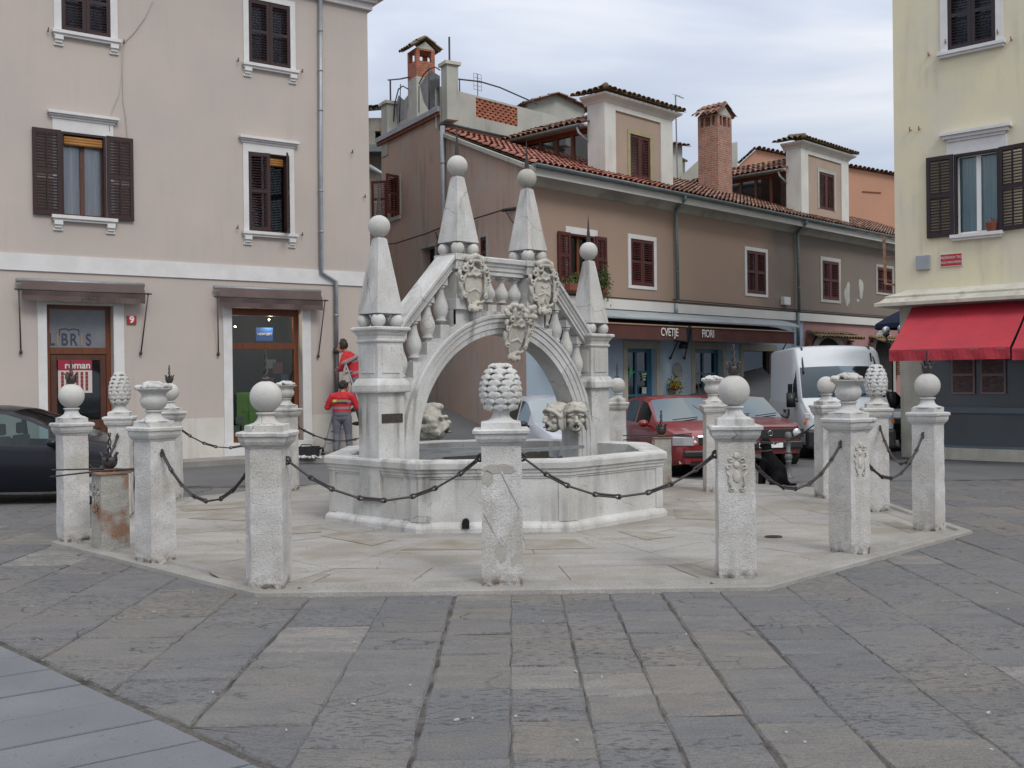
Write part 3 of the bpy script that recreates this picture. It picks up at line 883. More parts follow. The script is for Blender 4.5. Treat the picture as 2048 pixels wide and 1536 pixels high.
# ---- end piers
def pier(sg):
    p = MB()
    cx = sg*1.955
    def ring(prof):
        rows = []
        for hx_, hy_, z in prof:
            rows.append([p.pt((cx + i*hx_, j*hy_, z)) for i, j in ((-1, -1), (1, -1), (1, 1), (-1, 1))])
        for A, B_ in zip(rows, rows[1:]):
            for k in range(4): p.face((A[k], A[(k+1) % 4], B_[(k+1) % 4], B_[k]))
        p.face(rows[-1]); p.face(list(reversed(rows[0])))
    ring([(0.2, 0.2, 0.35), (0.2, 0.2, 1.66), (0.2, 0.2, 1.68)])
    ring([(0.2, 0.2, 1.66), (0.255, 0.255, 1.67), (0.26, 0.26, 1.69), (0.26, 0.26, 1.755), (0.25, 0.25, 1.775), (0.215, 0.215, 1.83), (0.195, 0.195, 1.84)])
    ring([(0.195, 0.195, 1.84), (0.195, 0.195, 2.27), (0.215, 0.215, 2.28), (0.22, 0.22, 2.3), (0.2, 0.2, 2.315), (0.205, 0.205, 2.355), (0.22, 0.22, 2.37), (0.235, 0.235, 2.40), (0.25, 0.25, 2.415), (0.265, 0.265, 2.425), (0.265, 0.265, 2.455), (0.24, 0.24, 2.465)])
    # raised panels on the four faces
    for k in range(4):
        T = Matrix.Translation((cx, 0, 0)) @ Matrix.Rotation(k*pi/2, 4, 'Z')
        for (x0, x1, zz0, zz1) in ((-0.135, 0.135, 1.9, 2.23),):
            p.box(x0, x1, -0.207, -0.19, zz0, zz1, T)
    wobble(p, 0.004, 5.0, sg)
    o = p.build('pier', MT['lime'], F, bevel=0.006)
    return o
pL, pR = pier(-1), pier(1)
pq = MB()
pq.box(-1.955-0.155, -1.955+0.165, -0.208, -0.19, 1.30, 1.41)
pq.build('plaque', surf('dark_bronze', (0.045, 0.035, 0.03), 0.6, (0.07, 0.06, 0.05), 20, 0.8, 0.1, 60, 0.2, 60, 0.002), pL)

# ---- middle posts, rails
for sg in (-1, 1):
    mdl = MB()
    cx = sg*0.655
    mdl.box(cx-0.19, cx+0.19, -0.16, 0.16, 2.72, 3.2)
    mdl.box(cx-0.21, cx+0.21, -0.185, 0.185, 2.72, 2.86)
    wobble(mdl, 0.003, 5)
    mdl.build('centre_post', MT['lime'], F, bevel=0.006)

rl = MB()
def rail(p0, p1, cut0=None, cut1=None):
    # moulded hand rail swept between two points of the x-z plane; profile in (height, half width)
    prof = [(0.0, 0.11), (0.05, 0.11), (0.06, 0.13), (0.1, 0.135), (0.12, 0.155), (0.15, 0.16), (0.165, 0.19), (0.215, 0.195), (0.23, 0.17)]
    loop = [(h_, -w_) for h_, w_ in prof] + [(h_, w_) for h_, w_ in reversed(prof)]
    R = [[rl.pt((p[0], w_, p[1] + h_*1.0)) for h_, w_ in loop] for p in (p0, p1)]
    n = len(loop)
    for i in range(n): rl.face((R[0][i], R[0][(i+1) % n], R[1][(i+1) % n], R[1][i]))
    rl.face(R[0]); rl.face(list(reversed(R[1])))
rail((-0.89, 3.205), (0.89, 3.205))
for sg in (-1, 1):
    prof_sc = 1.25
    rail((sg*0.875, 3.205), (sg*1.79, 2.262))
for sg in (-1, 1):      # projecting blocks of the rail over the middle posts
    cx = sg*0.655
    rl.box(cx-0.235, cx+0.235, -0.215, 0.215, 3.36, 3.44)
    rl.box(cx-0.215, cx+0.215, -0.195, 0.195, 3.24, 3.36)
wobble(rl, 0.003, 5)
rl.build('hand_rail', MT['lime'], F)

# ---- balusters
bp = [(0.062, 0.0), (0.062, 0.14), (0.05, 0.15), (0.05, 0.165), (0.072, 0.175), (0.074, 0.19), (0.055, 0.205), (0.075, 0.24), (0.093, 0.29), (0.098, 0.335), (0.09, 0.385), (0.072, 0.43), (0.052, 0.49), (0.042, 0.54), (0.042, 0.575), (0.06, 0.585), (0.062, 0.605), (0.045, 0.615), (0.066, 0.625), (0.066, 0.69)]
def baluster(u, z, H_=0.69):
    m = MB(Matrix.Translation((u, 0, z)))
    k = H_/0.69
    m.sqsweep([(0.078, -0.06), (0.078, 0.13*k)], 4); m.smooth = True
    m.lathe([(r, q*k) for r, q in bp[2:18]], 18)
    m.smooth = False
    m.sqsweep([(0.066, 0.615*k), (0.066, 0.72*k)], 4)
    return m.build('baluster', MT['lime'], F)
for sg in (-1, 1):
    for u in (0.97, 1.2, 1.43, 1.66):
        z = max(zline(u), zcirc(u)) - 0.02
        top = 3.205 - (u - 0.875)*1.0306
        baluster(sg*u, z, max(0.5, top - z))
for u in (-0.37, -0.123, 0.123, 0.37):
    baluster(u, 2.72, 0.5)

# ---- obelisks with balls
def obelisk(cx, z, base=0.2, h_=0.92, top=0.065, old=False):
    m = MB(Matrix.Translation((cx, 0, z)))
    m.sqsweep([(base, 0.16), (base, 0.17), (top, 0.155 + h_), (top-0.03, 0.185 + h_), (0.03, 0.19+h_)], 4)
    m.face([m.pt((i*base, j*base, 0.155)) for i, j in ((-1, -1), (-1, 1), (1, 1), (1, -1))])
    wobble(m, 0.003, 6, cx)
    ob = m.build('obelisk', MT['lime'], F)
    for i in (-1, 1):
        for j in (-1, 1):
            q = MB(Matrix.Translation((cx, 0, z))); q.smooth = True
            q.ell((i*(base-0.062), j*(base-0.062), 0.078), 0.088, 18, 12)
            q.build('small_ball', MT['lime'], ob)
    q = MB(Matrix.Translation((cx, 0, z))); q.smooth = True
    q.ell((0, 0, 0.19 + h_ + 0.125), 0.136, 26, 18)
    q.build('ball', MT['lime_old'] if old else MT['lime_ball'], ob)
    q = MB(Matrix.Translation((cx, 0, z)))
    zt = 0.19 + h_ + 0.25
    q.sqsweep([(0.026, zt - 0.02), (0.022, zt+0.06), (0.012, zt+0.2), (0.001, zt + 0.42)], 4)
    q.build('spike', MT['iron'], ob)
obelisk(-1.955, 2.465)
obelisk(1.955, 2.465)
obelisk(-0.655, 3.44, 0.19, 0.86)
obelisk(0.655, 3.44, 0.19, 0.86, old=True)

# ---- carved cartouches
def spiral(mb, cx, cz, r, turns, y, th, a0=0, sgn=1, thick=0.018, n=22):
    pts, rad = [], []
    for i in range(n+1):
        t = i/n
        a = a0 + sgn*turns*2*pi*t
        rr = r*(1 - 0.82*t)
        pts.append((cx + rr*cos(a), y - 0.03*t, cz + rr*sin(a)))
        rad.append(thick*(1 - 0.35*t))
    mb.tube(pts, rad, 8)
def cartouche(name, M, w, h, crown=True, arms=True, leafy=0, mat='carve', label=None):
    m = MB(); m.smooth = True
    # heart-shaped shield with raised rim, facing -y
    m.ell((0, -0.02, -0.05*h), (0.27*w, 0.035, 0.33*h), 24, 16)
    rim = []
    for k in range(36):
        a = 2*pi*k/36
        rr = 1 + 0.10*cos(2*a) - 0.09*cos(5*a)
        rim.append((0.32*w*rr*cos(a), -0.045, -0.05*h + 0.37*h*rr*sin(a)))
    m.tube(rim, 0.02, 8, closed=True)
    for s_ in (-1, 1):
        spiral(m, s_*0.33*w, 0.26*h, 0.1*w, 1.3, -0.06, 0, pi/2, s_, 0.02)
        spiral(m, s_*0.40*w, 0.06*h, 0.09*w, 1.2, -0.05, 0, -pi/2, -s_, 0.018)
        spiral(m, s_*0.30*w, -0.22*h, 0.08*w, 1.2, -0.05, 0, pi/2, -s_, 0.018)
        spiral(m, s_*0.14*w, -0.44*h, 0.07*w, 1.2, -0.05, 0, -pi/2, s_, 0.018)
        spiral(m, s_*0.16*w, 0.36*h, 0.1*w, 1.1, -0.07, 0, pi, -s_, 0.02)
        m.ell((s_*0.41*w, -0.04, -0.09*h), (0.05*w, 0.03, 0.12*h), 10, 8, Matrix.Rotation(s_*0.3, 4, 'Y'))
        m.ell((s_*0.44*w, -0.04, 0.17*h), (0.05*w, 0.035, 0.07*h), 10, 8)
    for k in range(7):          # fluted shell
        a = radians(20 + k*140/6); m.tube([(0.0, -0.05, 0.14*h), (0.15*w*cos(a), -0.075, 0.14*h + 0.13*h*sin(a))], [0.008, 0.02], 8)
    m.tube([(-0.2*w, -0.05, 0.13*h), (-0.08*w, -0.075, 0.16*h), (0, -0.08, 0.13*h), (0.08*w, -0.075, 0.16*h), (0.2*w, -0.05, 0.13*h)], 0.017, 8)
    m.tube([(-0.17*w, -0.05, -0.16*h), (0, -0.065, -0.1*h), (0.17*w, -0.05, -0.16*h)], 0.01, 8)
    m.ell((0, -0.05, -0.46*h), (0.12*w, 0.04, 0.07*h), 12, 8)
    if crown:
        for k in range(7):
            t = (k-3)/3
            m.ell((t*0.22*w, -0.075 + 0.02*abs(t), 0.46*h + 0.02*cos(t*3)), (0.055*w, 0.045, 0.06*h), 10, 8)
        m.ell((0, -0.06, 0.40*h), (0.27*w, 0.05, 0.035*h), 14, 8)
    if leafy:
        rr_ = random.Random(3)
        for k in range(leafy):
            m.ell((rr_.uniform(-.5, .5)*w, -0.06 + rr_.uniform(-.05, .05), 0.42*h + rr_.uniform(-.1, .1)*h), (0.045, 0.035, 0.04), 8, 6)
    if not arms:
        for a_, b_ in (((0, .04), (0, -.16)), ((0, -.02), (-.07, .02)), ((0, -.02), (.07, .03)), ((-.02, -.16), (-.06, -.24)), ((.01, -.16), (.05, -.24)), ((-.05, -.05), (.06, -.1))):
            m.tube([(a_[0], -.06, a_[1]), (b_[0], -.06, b_[1])], .014, 8)
    o = remeshed(m, name, MT[mat], F, 0.0095, 1, M)
    if label: o['label'] = label
    return o
cartouche('cartouche', Matrix.Translation((-0.6, -0.2, 3.06)), 0.58, 0.72, label='carved shield with scrolls and a crown on the left middle post')
cartouche('cartouche', Matrix.Translation((0.72, -0.2, 3.08)), 0.62, 0.74, arms=False, label='carved shield with scrolls on the right middle post')
cartouche('keystone_shield', Matrix.Translation((0.12, -0.27, 2.43)) @ Matrix.Rotation(radians(12), 4, 'X') @ Matrix.Rotation(radians(4), 4, 'Y'), 0.56, 0.74, crown=False, leafy=26, label='leaf-crowned shield hanging over the keystone')

# ---- spouting heads
def head(M, kind, label):
    m = MB(); m.smooth = True      # face looks to -y, chin down
    m.ell((0, 0.05, 0.03), (0.135, 0.15, 0.17), 22, 16)
    m.ell((0, -0.05, -0.08), (0.095, 0.1, 0.09), 18, 12)     # jaw
    if kind == 'man':
        m.ell((0, -0.165, 0.0), (0.026, 0.045, 0.05), 12, 10)
        m.ell((0, -0.185, -0.028), (0.034, 0.03, 0.022), 12, 8)
        for s_ in (-1, 1):
            m.ell((s_*0.055, -0.105, 0.058), (0.05, 0.03, 0.017), 12, 8, Matrix.Rotation(s_*0.35, 4, 'Y'))
            m.ell((s_*0.078, -0.085, -0.02), (0.036, 0.035, 0.036), 12, 8)
            m.ell((s_*0.048, -0.105, 0.03), (0.02, 0.015, 0.013), 10, 6)
            m.ell((s_*0.135, 0.0, -0.03), (0.03, 0.07, 0.12), 12, 10)
            m.tube([(s_*0.0, -0.15, -0.05), (s_*0.04, -0.135, -0.06), (s_*0.055, -0.115, -0.09)], 0.014, 8)
        m.ell((0, -0.125, -0.125), (0.05, 0.03, 0.03), 12, 8)
        # wrapped cap
        m.ell((0, 0.04, 0.13), (0.15, 0.17, 0.09), 22, 12)
        m.tube([(-0.14, -0.03, 0.03), (-0.1, -0.115, 0.1), (0, -0.145, 0.125), (0.1, -0.115, 0.1), (0.15, -0.03, 0.02)], 0.026, 8)
        m.tube([(0.14, -0.02, 0.1), (0.05, -0.1, 0.15), (-0.06, -0.07, 0.19), (-0.12, 0, 0.16)], 0.026, 8)
        m.tube([(-0.14, -0.04, 0.09), (0.0, -0.11, 0.17), (0.08, -0.02, 0.21)], 0.022, 8)
    else:
        m.ell((0, -0.1, -0.03), (0.07, 0.08, 0.06), 14, 10)
        m.ell((0, -0.17, 0.0), (0.035, 0.03, 0.028), 10, 8)
        rr_ = random.Random(9)
        for k in range(54):
            a = rr_.uniform(0, 2*pi); q = rr_.uniform(0.0, 0.2)
            m.ell((0.155*cos(a), q - 0.06, 0.16*sin(a) + 0.01), (0.035, 0.05, 0.045), 8, 6, Matrix.Rotation(rr_.uniform(-1, 1), 4, 'Y'))
        for s_ in (-1, 1):
            m.ell((s_*0.05, -0.12, 0.06), (0.045, 0.03, 0.02), 10, 8)
            m.tube([(s_*0.02, -0.17, -0.03), (s_*0.07, -0.14, -0.07), (s_*0.09, -0.08, -0.13)], 0.02, 8)
    o = remeshed(m, 'spout_head', MT['carve'], F, 0.0085, 1, M, label)
    q = MB()
    q.smooth = True
    q.ell((0, -0.142, -0.088), (0.037, 0.03, 0.024), 12, 8)
    q.build('mouth', plain('dark_mouth', (0.02, 0.022, 0.02), 0.9), o)
    q = MB(); q.smooth = True
    q.tube([(0, -0.12, -0.09), (0, -0.2, -0.1)], 0.011, 8)
    q.build('spout_pipe', MT['zinc_g'], o)
    return o
S45 = Matrix.Rotation(-pi/4, 4, 'Z')          # so that -y looks at the square's camera side
hp = FM.inverted() @ at(1151, 838, 14.95)
head(Matrix.Translation(hp) @ S45 @ Matrix.Scale(1.12, 4), 'man', 'turbaned stone face with open mouth at the foot of the right arch, facing the square')
hp2 = FM.inverted() @ at(1112, 838, 15.05)
head(Matrix.Translation(hp2) @ Matrix.Rotation(-radians(100), 4, 'Z') @ Matrix.Scale(1.12, 4), 'man', 'stone face turned left at the foot of the right arch')
hp3 = FM.inverted() @ at(866, 845, 13.7)
head(Matrix.Translation(hp3) @ Matrix.Rotation(radians(30), 4, 'Z') @ Matrix.Scale(1.25, 4), 'beast', 'shaggy stone head seen from the side at the foot of the left arch')
q = MB()
q.box(1.5, 1.83, -0.16, 0.12, 0.5, 1.02)
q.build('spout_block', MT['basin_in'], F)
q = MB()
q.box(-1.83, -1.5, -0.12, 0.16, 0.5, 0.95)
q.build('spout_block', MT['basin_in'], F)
gr = MB()
FI = FM.inverted()
for (pa, pb, ya, yb) in (((820, 902), (1166, 884), 13.3, 14.9), ((822, 893), (1040, 886), 14.6, 14.9)):
    A, B_ = FI @ at(pa[0], pa[1], ya), FI @ at(pb[0], pb[1], yb)
    A.z = B_.z = 0.84
    gr.bar(A, B_, 0.06, 0.045)
gr.build('iron_bar', MT['steel'], F)
# ------------------------------------------------------------------ stone posts, chains
def iron_flower(M, parent, small=False, cup=True):
    m = MB(M); m.smooth = True
    # cup of petals
    if cup:
        for k in range(5):
            a = 2*pi*k/5 + 0.3
            pts = [(0.01*cos(a), 0.01*sin(a), 0.0), (0.05*cos(a), 0.05*sin(a), 0.02), (0.062*cos(a), 0.062*sin(a), 0.07), (0.06*cos(a), 0.06*sin(a), 0.11), (0.078*cos(a), 0.078*sin(a), 0.14), (0.09*cos(a), 0.09*sin(a), 0.135)]
            m.tube(pts[2:], [0.016, 0.013, 0.01, 0.007], 6)
        m.lathe([(0.0, 0.0), (0.045, 0.008), (0.062, 0.035), (0.068, 0.07), (0.066, 0.1), (0.06, 0.1), (0.055, 0.05), (0, 0.03)], 20)
    m.ell((0, 0, 0.02), (0.045, 0.045, 0.03), 10, 8)
    # twisted stem
    n = 30
    for ph in (0, pi):
        pts = [(0.019*(1 - 0.6*i/n)*cos(ph + i*0.42), 0.019*(1 - 0.6*i/n)*sin(ph + i*0.42), 0.02 + 0.3*i/n) for i in range(n+1)]
        m.tube(pts, [0.0115*(1 - 0.4*i/n) for i in range(n+1)], 5)
    return m.build('iron_flower', MT['iron'], parent)

def pinecone(mb, z0=0.0, h=0.37, r=0.172, rows=8):
    mb.smooth = True
    def rad(t): return r*sqrt(max(0.0, 1 - ((t - 0.4)/(0.612 if t > 0.4 else 0.52))**2))
    mb.lathe([(0.0, z0)] + [(rad(k/14)*0.92, z0 + h*k/14) for k in range(14)] + [(0, z0 + h*0.985)], 20)
    mb.ell((0, 0, z0 + h*0.96), (r*0.42, r*0.42, h*0.09), 14, 10)
    for j in range(rows):
        t = (j + 0.45)/rows
        R_ = rad(t)
        n = max(5, int(round(2*pi*R_/(r*0.66))))
        sz = 2*pi*R_/n*0.52
        for i in range(n):
            a = 2*pi*(i + 0.5*(j % 2))/n + 0.2
            zc = z0 + h*t
            T = Matrix.Rotation(a, 4, 'Z') @ Matrix.Translation((R_*0.9, 0, zc)) @ Matrix.Rotation(-(t - 0.4)*1.5, 4, 'Y')
            # a scale: domed above, keeled and pointed towards its lower edge
            hh = h/rows
            k = r/0.172
            us = [pi*q/10 for q in range(11)]
            mb.smooth = False
            A = [mb.pt(T @ Vector((-0.02*k, sz*1.02*cos(u), hh*(1.0*sin(u)) + 0.003))) for u in us]       # root of the lip
            B_ = [mb.pt(T @ Vector((0.02*k, sz*cos(u), hh*0.95*sin(u)))) for u in us]                      # rounded lip
            C_ = [mb.pt(T @ Vector((0.033*k, sz*0.55*cos(u), hh*(0.5*sin(u) - 0.06)))) for u in us]
            Dp = mb.pt(T @ Vector((0.012*k, 0, -hh*0.75)))
            for q in range(10):
                mb.face((A[q], A[q+1], B_[q+1], B_[q])); mb.smooth = True; mb.face((B_[q], B_[q+1], C_[q+1], C_[q])); mb.face((C_[q], C_[q+1], Dp)); mb.smooth = False
            mb.face((B_[0], C_[0], Dp)); mb.face((C_[10], B_[10], Dp)); mb.smooth = True

def urn(mb, z0=0.0, big=True):
    mb.smooth = True
    def wob(a, z): return 1 + (0.03*sin(a*9) if z > z0 + 0.16 else 0.035*abs(sin(a*8)))
    mb.lathe([(0.045, z0), (0.07, z0+0.005), (0.105, z0+0.03), (0.125, z0+0.07), (0.127, z0+0.1), (0.118, z0+0.125), (0.112, z0+0.14), (0.12, z0+0.165), (0.145, z0+0.19), (0.172, z0+0.205), (0.176, z0+0.216), (0.15, z0+0.216), (0, z0+0.2)], 36, wob=wob)
    rr_ = random.Random(4)
    for k in range(38):
        a = rr_.uniform(0, 2*pi); q = sqrt(rr_.random())*0.155
        s_ = rr_.uniform(0.026, 0.042)
        mb.ell((q*cos(a), q*sin(a), z0 + 0.225 + 0.055*(1 - q/0.155)), (s_, s_, s_*0.7), 10, 7)

def crest(mb, w):
    """low relief of scrolls on the front face (y = -w/2)"""
    y = -w/2 - 0.001
    for s_ in (-1, 1):
        spiral(mb, s_*0.05, 1.05, 0.035, 1.2, y + 0.012, 0, pi/2, s_, 0.011, 16)
        spiral(mb, s_*0.07, 0.98, 0.03, 1.2, y + 0.012, 0, -pi/2, -s_, 0.01, 16)
        spiral(mb, s_*0.045, 0.79, 0.028, 1.2, y + 0.012, 0, pi/2, -s_, 0.01, 16)
        mb.tube([(s_*0.085, y, 0.94), (s_*0.06, y-.004, 0.9), (s_*0.07, y, 0.86), (s_*0.05, y-.004, 0.81)], 0.01, 6)
    mb.ell((0, y, 0.9), (0.035, 0.012, 0.055), 12, 8)
    mb.ell((0, y, 1.08), (0.03, 0.014, 0.03), 12, 8)
    mb.ell((0, y, 1.0), (0.03, 0.012, 0.03), 12, 8)

def stone_post(px, py, w, ang, finial, iron=False, pent=None, cres=False, label='', sc=1.0, diamond=False, broken=False):
    fr = gnd(px, py)
    v = fr.xy.normalized()
    c = fr.xy + v*(w*0.5)
    yaw = atan2(-v.y, -v.x) + radians(ang) + pi/2     # local -y faces the camera turned by ang
    M = Matrix.Translation((c.x, c.y, 0.04)) @ Matrix.Rotation(yaw, 4, 'Z')
    P = empty('stone_post', M, label, 'stone post', 'stone posts ringing the fountain')
    def shape(mb, prof, n=1):
        if pent is None:
            poly = [(-1, -1), (1, -1), (1, 1), (-1, 1)]
        else:      # corner posts: a bevelled outer corner
            poly = [(-0.62, -1), (1, -1), (1, 1), (-1, 1), (-1, -0.5)]
        rows = []
        for a_, z in prof:
            row = []
            for i in range(len(poly)):
                p, q = Vector(poly[i]), Vector(poly[(i+1) % len(poly)])
                for k in range(n):
                    r = p.lerp(q, k/n)
                    row.append(mb.pt((r.x*a_, r.y*a_, z)))
            rows.append(row)
        m_ = len(rows[0])
        for A, B_ in zip(rows, rows[1:]):
            for k in range(m_): mb.face((A[k], A[(k+1) % m_], B_[(k+1) % m_], B_[k]))
        mb.face(list(reversed(rows[0]))); mb.face(rows[-1])
    h = w/2
    m = MB()
    zs = [-0.03, 0.02, 0.05] + [0.1 + 0.045*i for i in range(25)] + [1.205]
    m.smooth = False
    shape(m, [(h*(1.0 - 0.035*z + (-0.012/h*0.5 if z < 0.04 else 0)), z) for z in zs], 8)
    for i, vv in enumerate(m.v):
        p = Vector(vv)*7 + Vector((px, py, 0))
        nn = mnoise.noise_vector(p)*0.006 + mnoise.noise_vector(p*3)*0.003
        if vv[2] < 0.12: nn *= 1.8
        m.v[i] = (vv[0]+nn.x, vv[1]+nn.y, vv[2])
    if diamond:
        for a_, b_ in (((-0.0, 0.98), (0.155, 0.66)), ((0.155, 0.66), (0.0, 0.34)), ((0.0, 0.34), (-0.15, 0.62)), ):
            m.bar((a_[0], -h, a_[1]), (b_[0], -h, b_[1]), 0.012, 0.01, up=(0, 1, 0))
    if broken:
        pass
    sh = m.build('shaft', MT['peck'], P)
    for f_ in sh.data.polygons: f_.use_smooth = False
    if diamond:      # smooth mortar repairs on the front face
        pm = MB(); rr_ = random.Random(3)
        for cx_, cz_, rx, rz in ((-0.02, 1.0, .15, .045), (-.12, .93, .05, .07), (-.01, .3, .05, .12), (.12, .2, .045, .08)):
            pts = [(cx_ + rx*cos(t)*rr_.uniform(.75, 1.15), cz_ + rz*sin(t)*rr_.uniform(.75, 1.15)) for t in [2*pi*q/16 for q in range(16)]]
            pts = [(max(-h*.95, min(h*.95, p[0])), p[1]) for p in pts]
            pm.prism(pts, -h*.985 - .004, -h*.9, 'y')
        pm.build('mortar_patch', MT['mortar_patch'], sh)
    if cres:
        cm_ = MB(Matrix.Rotation(cres if cres is not True else 0, 4, 'Z')); cm_.smooth = True
        crest(cm_, w*0.97)
        cm_.build('carved_crest', MT['carve'], sh)
    m = MB()
    shape(m, [(h*0.95, 1.195), (h*1.0, 1.205), (h*1.03, 1.215), (h*1.15, 1.232), (h*1.24, 1.26), (h*1.27, 1.29), (h*1.27, 1.3), (h*1.37, 1.306), (h*1.38, 1.33), (h*1.3, 1.342)], 6)
    shape(m, [(h*0.98, 1.335), (h*0.97, 1.395), (h*0.85, 1.4)], 1)
    wobble(m, 0.005, 9, px)
    m.build('capital', MT['lime'], P)
    m = MB(); m.smooth = True
    m.lathe([(0.15, 1.395), (0.145, 1.405), (0.11, 1.415), (0.085, 1.435), (0.073, 1.46), (0.07, 1.485), (0.086, 1.49), (0.086, 1.505), (0.05, 1.51)], 24)
    m.build('neck', MT['lime'], P)
    m = MB(); m.smooth = True
    if finial == 'ball':
        m.ell((0, 0, 1.505 + 0.135*sc), 0.139*sc, 30, 20)
        m.build('ball', MT['lime_ball'], P)
        topz = 1.505 + 0.27*sc
    elif finial == 'cone':
        pinecone(m, 1.505, *(sc if isinstance(sc, tuple) else (0.385, 0.172)))
        m.build('pinecone', MT['lime'], P)
        topz = 1.88
    else:
        urn(m, 1.505)
        m.build('flower_urn', MT['lime'], P)
        topz = 1.8
    if iron:
        iron_flower(Matrix.Translation((0, 0, topz)) @ (Matrix.Scale(0.85, 4)), P, cup=iron != 'stem')
    return P, c, yaw, w

posts = {}
def add(k, *a, **kw): posts[k] = stone_post(*a, **kw)
add('F', 1006, 1181, 0.355, 0, 'cone', diamond=True, label='front centre stone post with a large pinecone and a diamond cut in its shaft')
add('FL', 537, 1188, 0.345, -14, 'ball', iron='stem', pent=1, label='front-left stone post with a large ball, standing before the bookshop window', sc=1.0)
add('FR', 1472, 1170, 0.325, 6, 'ball', iron=True, cres=True, label='front-right stone post with a carved crest and an iron flower on its ball')
add('MR', 1700, 1117, 0.285, -40, 'urn', cres=pi/2, label='right-hand stone post with a wide flower urn and a carved crest on its right face')
add('R1', 1858, 1072, 0.265, -24, 'ball', iron=True, label='rightmost stone post with a ball and a crack low in its shaft')
add('R2', 1755, 1031, 0.27, 8, 'cone', sc=(0.385, 0.135), label='stone post with a pinecone in front of the van’s right side')
add('R3', 1655, 1003, 0.27, 30, 'ball', label='stone post with a plain ball in front of the van’s headlight', sc=0.92)
add('B2', 1428, 990, 0.28, 12, 'urn', label='small far stone post with an urn between the two red cars')
add('B1', 1237, 962, 0.3, 0, 'ball', iron='stem', label='far stone post with a ball just right of the arch’s right pier')
add('ML', 312, 1136, 0.285, 34, 'urn', cres=-0.0, label='left-hand stone post with a flower urn, chain hanging from its right face')
add('L1', 147, 1093, 0.28, 17, 'ball', iron=True, label='leftmost stone post with a ball in front of the bookshop door')
add('L2', 243, 1043, 0.28, -10, 'cone', sc=(0.41, 0.132), label='stone post with a narrow pinecone beside the bookshop door')
add('L3', 342, 1007, 0.27, -30, 'ball', iron=True, label='far left stone post with a ball half hidden behind the flower urn')
add('L4', 575, 988, 0.28, -30, 'urn', label='far stone post with a small urn, peeping out right of the front-left ball')
add('BL', 797, 962, 0.3, 0, 'ball', label='stone post hidden behind the arch’s left pier')

def chain(ka, kb, sag=0.36, za=1.085, zb=1.085, label='', side=None, stop=1.0):
    a, b = posts[ka], posts[kb]
    pa, pb = a[1], b[1]
    d = (pb - pa).normalized()
    A = Vector((pa.x + d.x*a[3]*0.52, pa.y + d.y*a[3]*0.52, za + 0.04))
    B_ = Vector((pb.x - d.x*b[3]*0.52, pb.y - d.y*b[3]*0.52, zb + 0.04))
    L_ = (B_ - A).length
    def P(t):
        p = A.lerp(B_, t); p.z -= sag*4*t*(1-t); return p
    # equal arc steps
    N = 200
    acc = [0]
    for i in range(N): acc.append(acc[-1] + (P((i+1)/N) - P(i/N)).length)
    tot = acc[-1]
    n = max(6, int(round(tot/0.232)))
    ts = []
    j = 0
    for k in range(n+1):
        g_ = tot*k/n
        while j < N and acc[j] < g_: j += 1
        ts.append(j/N)
    m = MB(); m.smooth = True
    for k in range(n):
        p, q = P(ts[k]), P(ts[k+1])
        if ts[k+1] > stop: break
        dd = (q - p).normalized()
        s_ = dd.cross(Vector((0, 0, 1))).normalized()
        u_ = s_.cross(dd)
        o_ = u_ if k % 2 else s_
        # long link: thin loop pinched in the middle
        r = 0.017
        l = (q-p).length
        loop = []
        for (tt, ww) in ((0.0, 0), (0.03, .8), (0.10, 1.0), (0.18, .6), (0.28, .5), (0.5, .5), (0.72, .5), (0.82, .6), (0.9, 1.0), (0.97, .8), (1.0, 0)):
            loop.append(p + dd*(l*(tt*1.08 - 0.04)) + o_*(r*ww))
        for (tt, ww) in ((0.97, .8), (0.9, 1.0), (0.82, .6), (0.72, .5), (0.5, .5), (0.28, .5), (0.18, .6), (0.10, 1.0), (0.03, .8)):
            loop.append(p + dd*(l*(tt*1.08 - 0.04)) - o_*(r*ww))
        m.tube(loop, 0.0095, 6, closed=True)
    for (E, sg) in ((A, -1), (B_, 1)):
        if sg == 1 and stop < 1: continue
        s_ = d.to_3d().cross(Vector((0, 0, 1)))
        c_ = E + d.to_3d()*(-sg)*0.0
        pts = [c_ + d.to_3d()*0.026*cos(t) + Vector((0, 0, 0.03*sin(t))) for t in [2*pi*k/14 for k in range(14)]]
        m.tube(pts, 0.011, 6, closed=True)
    o = m.build('iron_chain', MT['iron'])
    return tag(o, label, 'chain', 'iron chains slung between the stone posts')
chain('FL', 'F', 0.36, label='sagging iron chain in front of the basin, left of the front pinecone post')
chain('F', 'FR', 0.36, label='sagging iron chain in front of the basin, right of the front pinecone post')
chain('ML', 'FL', 0.42, label='iron chain from the left urn post to the front-left ball post')
chain('FR', 'MR', 0.38, label='iron chain from the crested ball post to the right urn post, below the dog')
chain('MR', 'R1', 0.42, label='iron chain from the right urn post to the rightmost post')
chain('R1', 'R2', 0.4, label='iron chain from the rightmost post back to the pinecone post')
chain('R2', 'R3', 0.36, label='iron chain between the right pinecone post and the plain ball post')
chain('R3', 'B2', 0.32, label='iron chain running past the black dog and the bollard')
chain('L4', 'L3', 0.34, label='iron chain crossing in front of the shop wall between two far left posts')
chain('L4', 'BL', 0.34, label='iron chain leading from the far small urn post behind the fountain’s left pier')
chain('L1', 'L2', 0.36, label='iron chain short of the leftmost post, hanging by the narrow pinecone post')

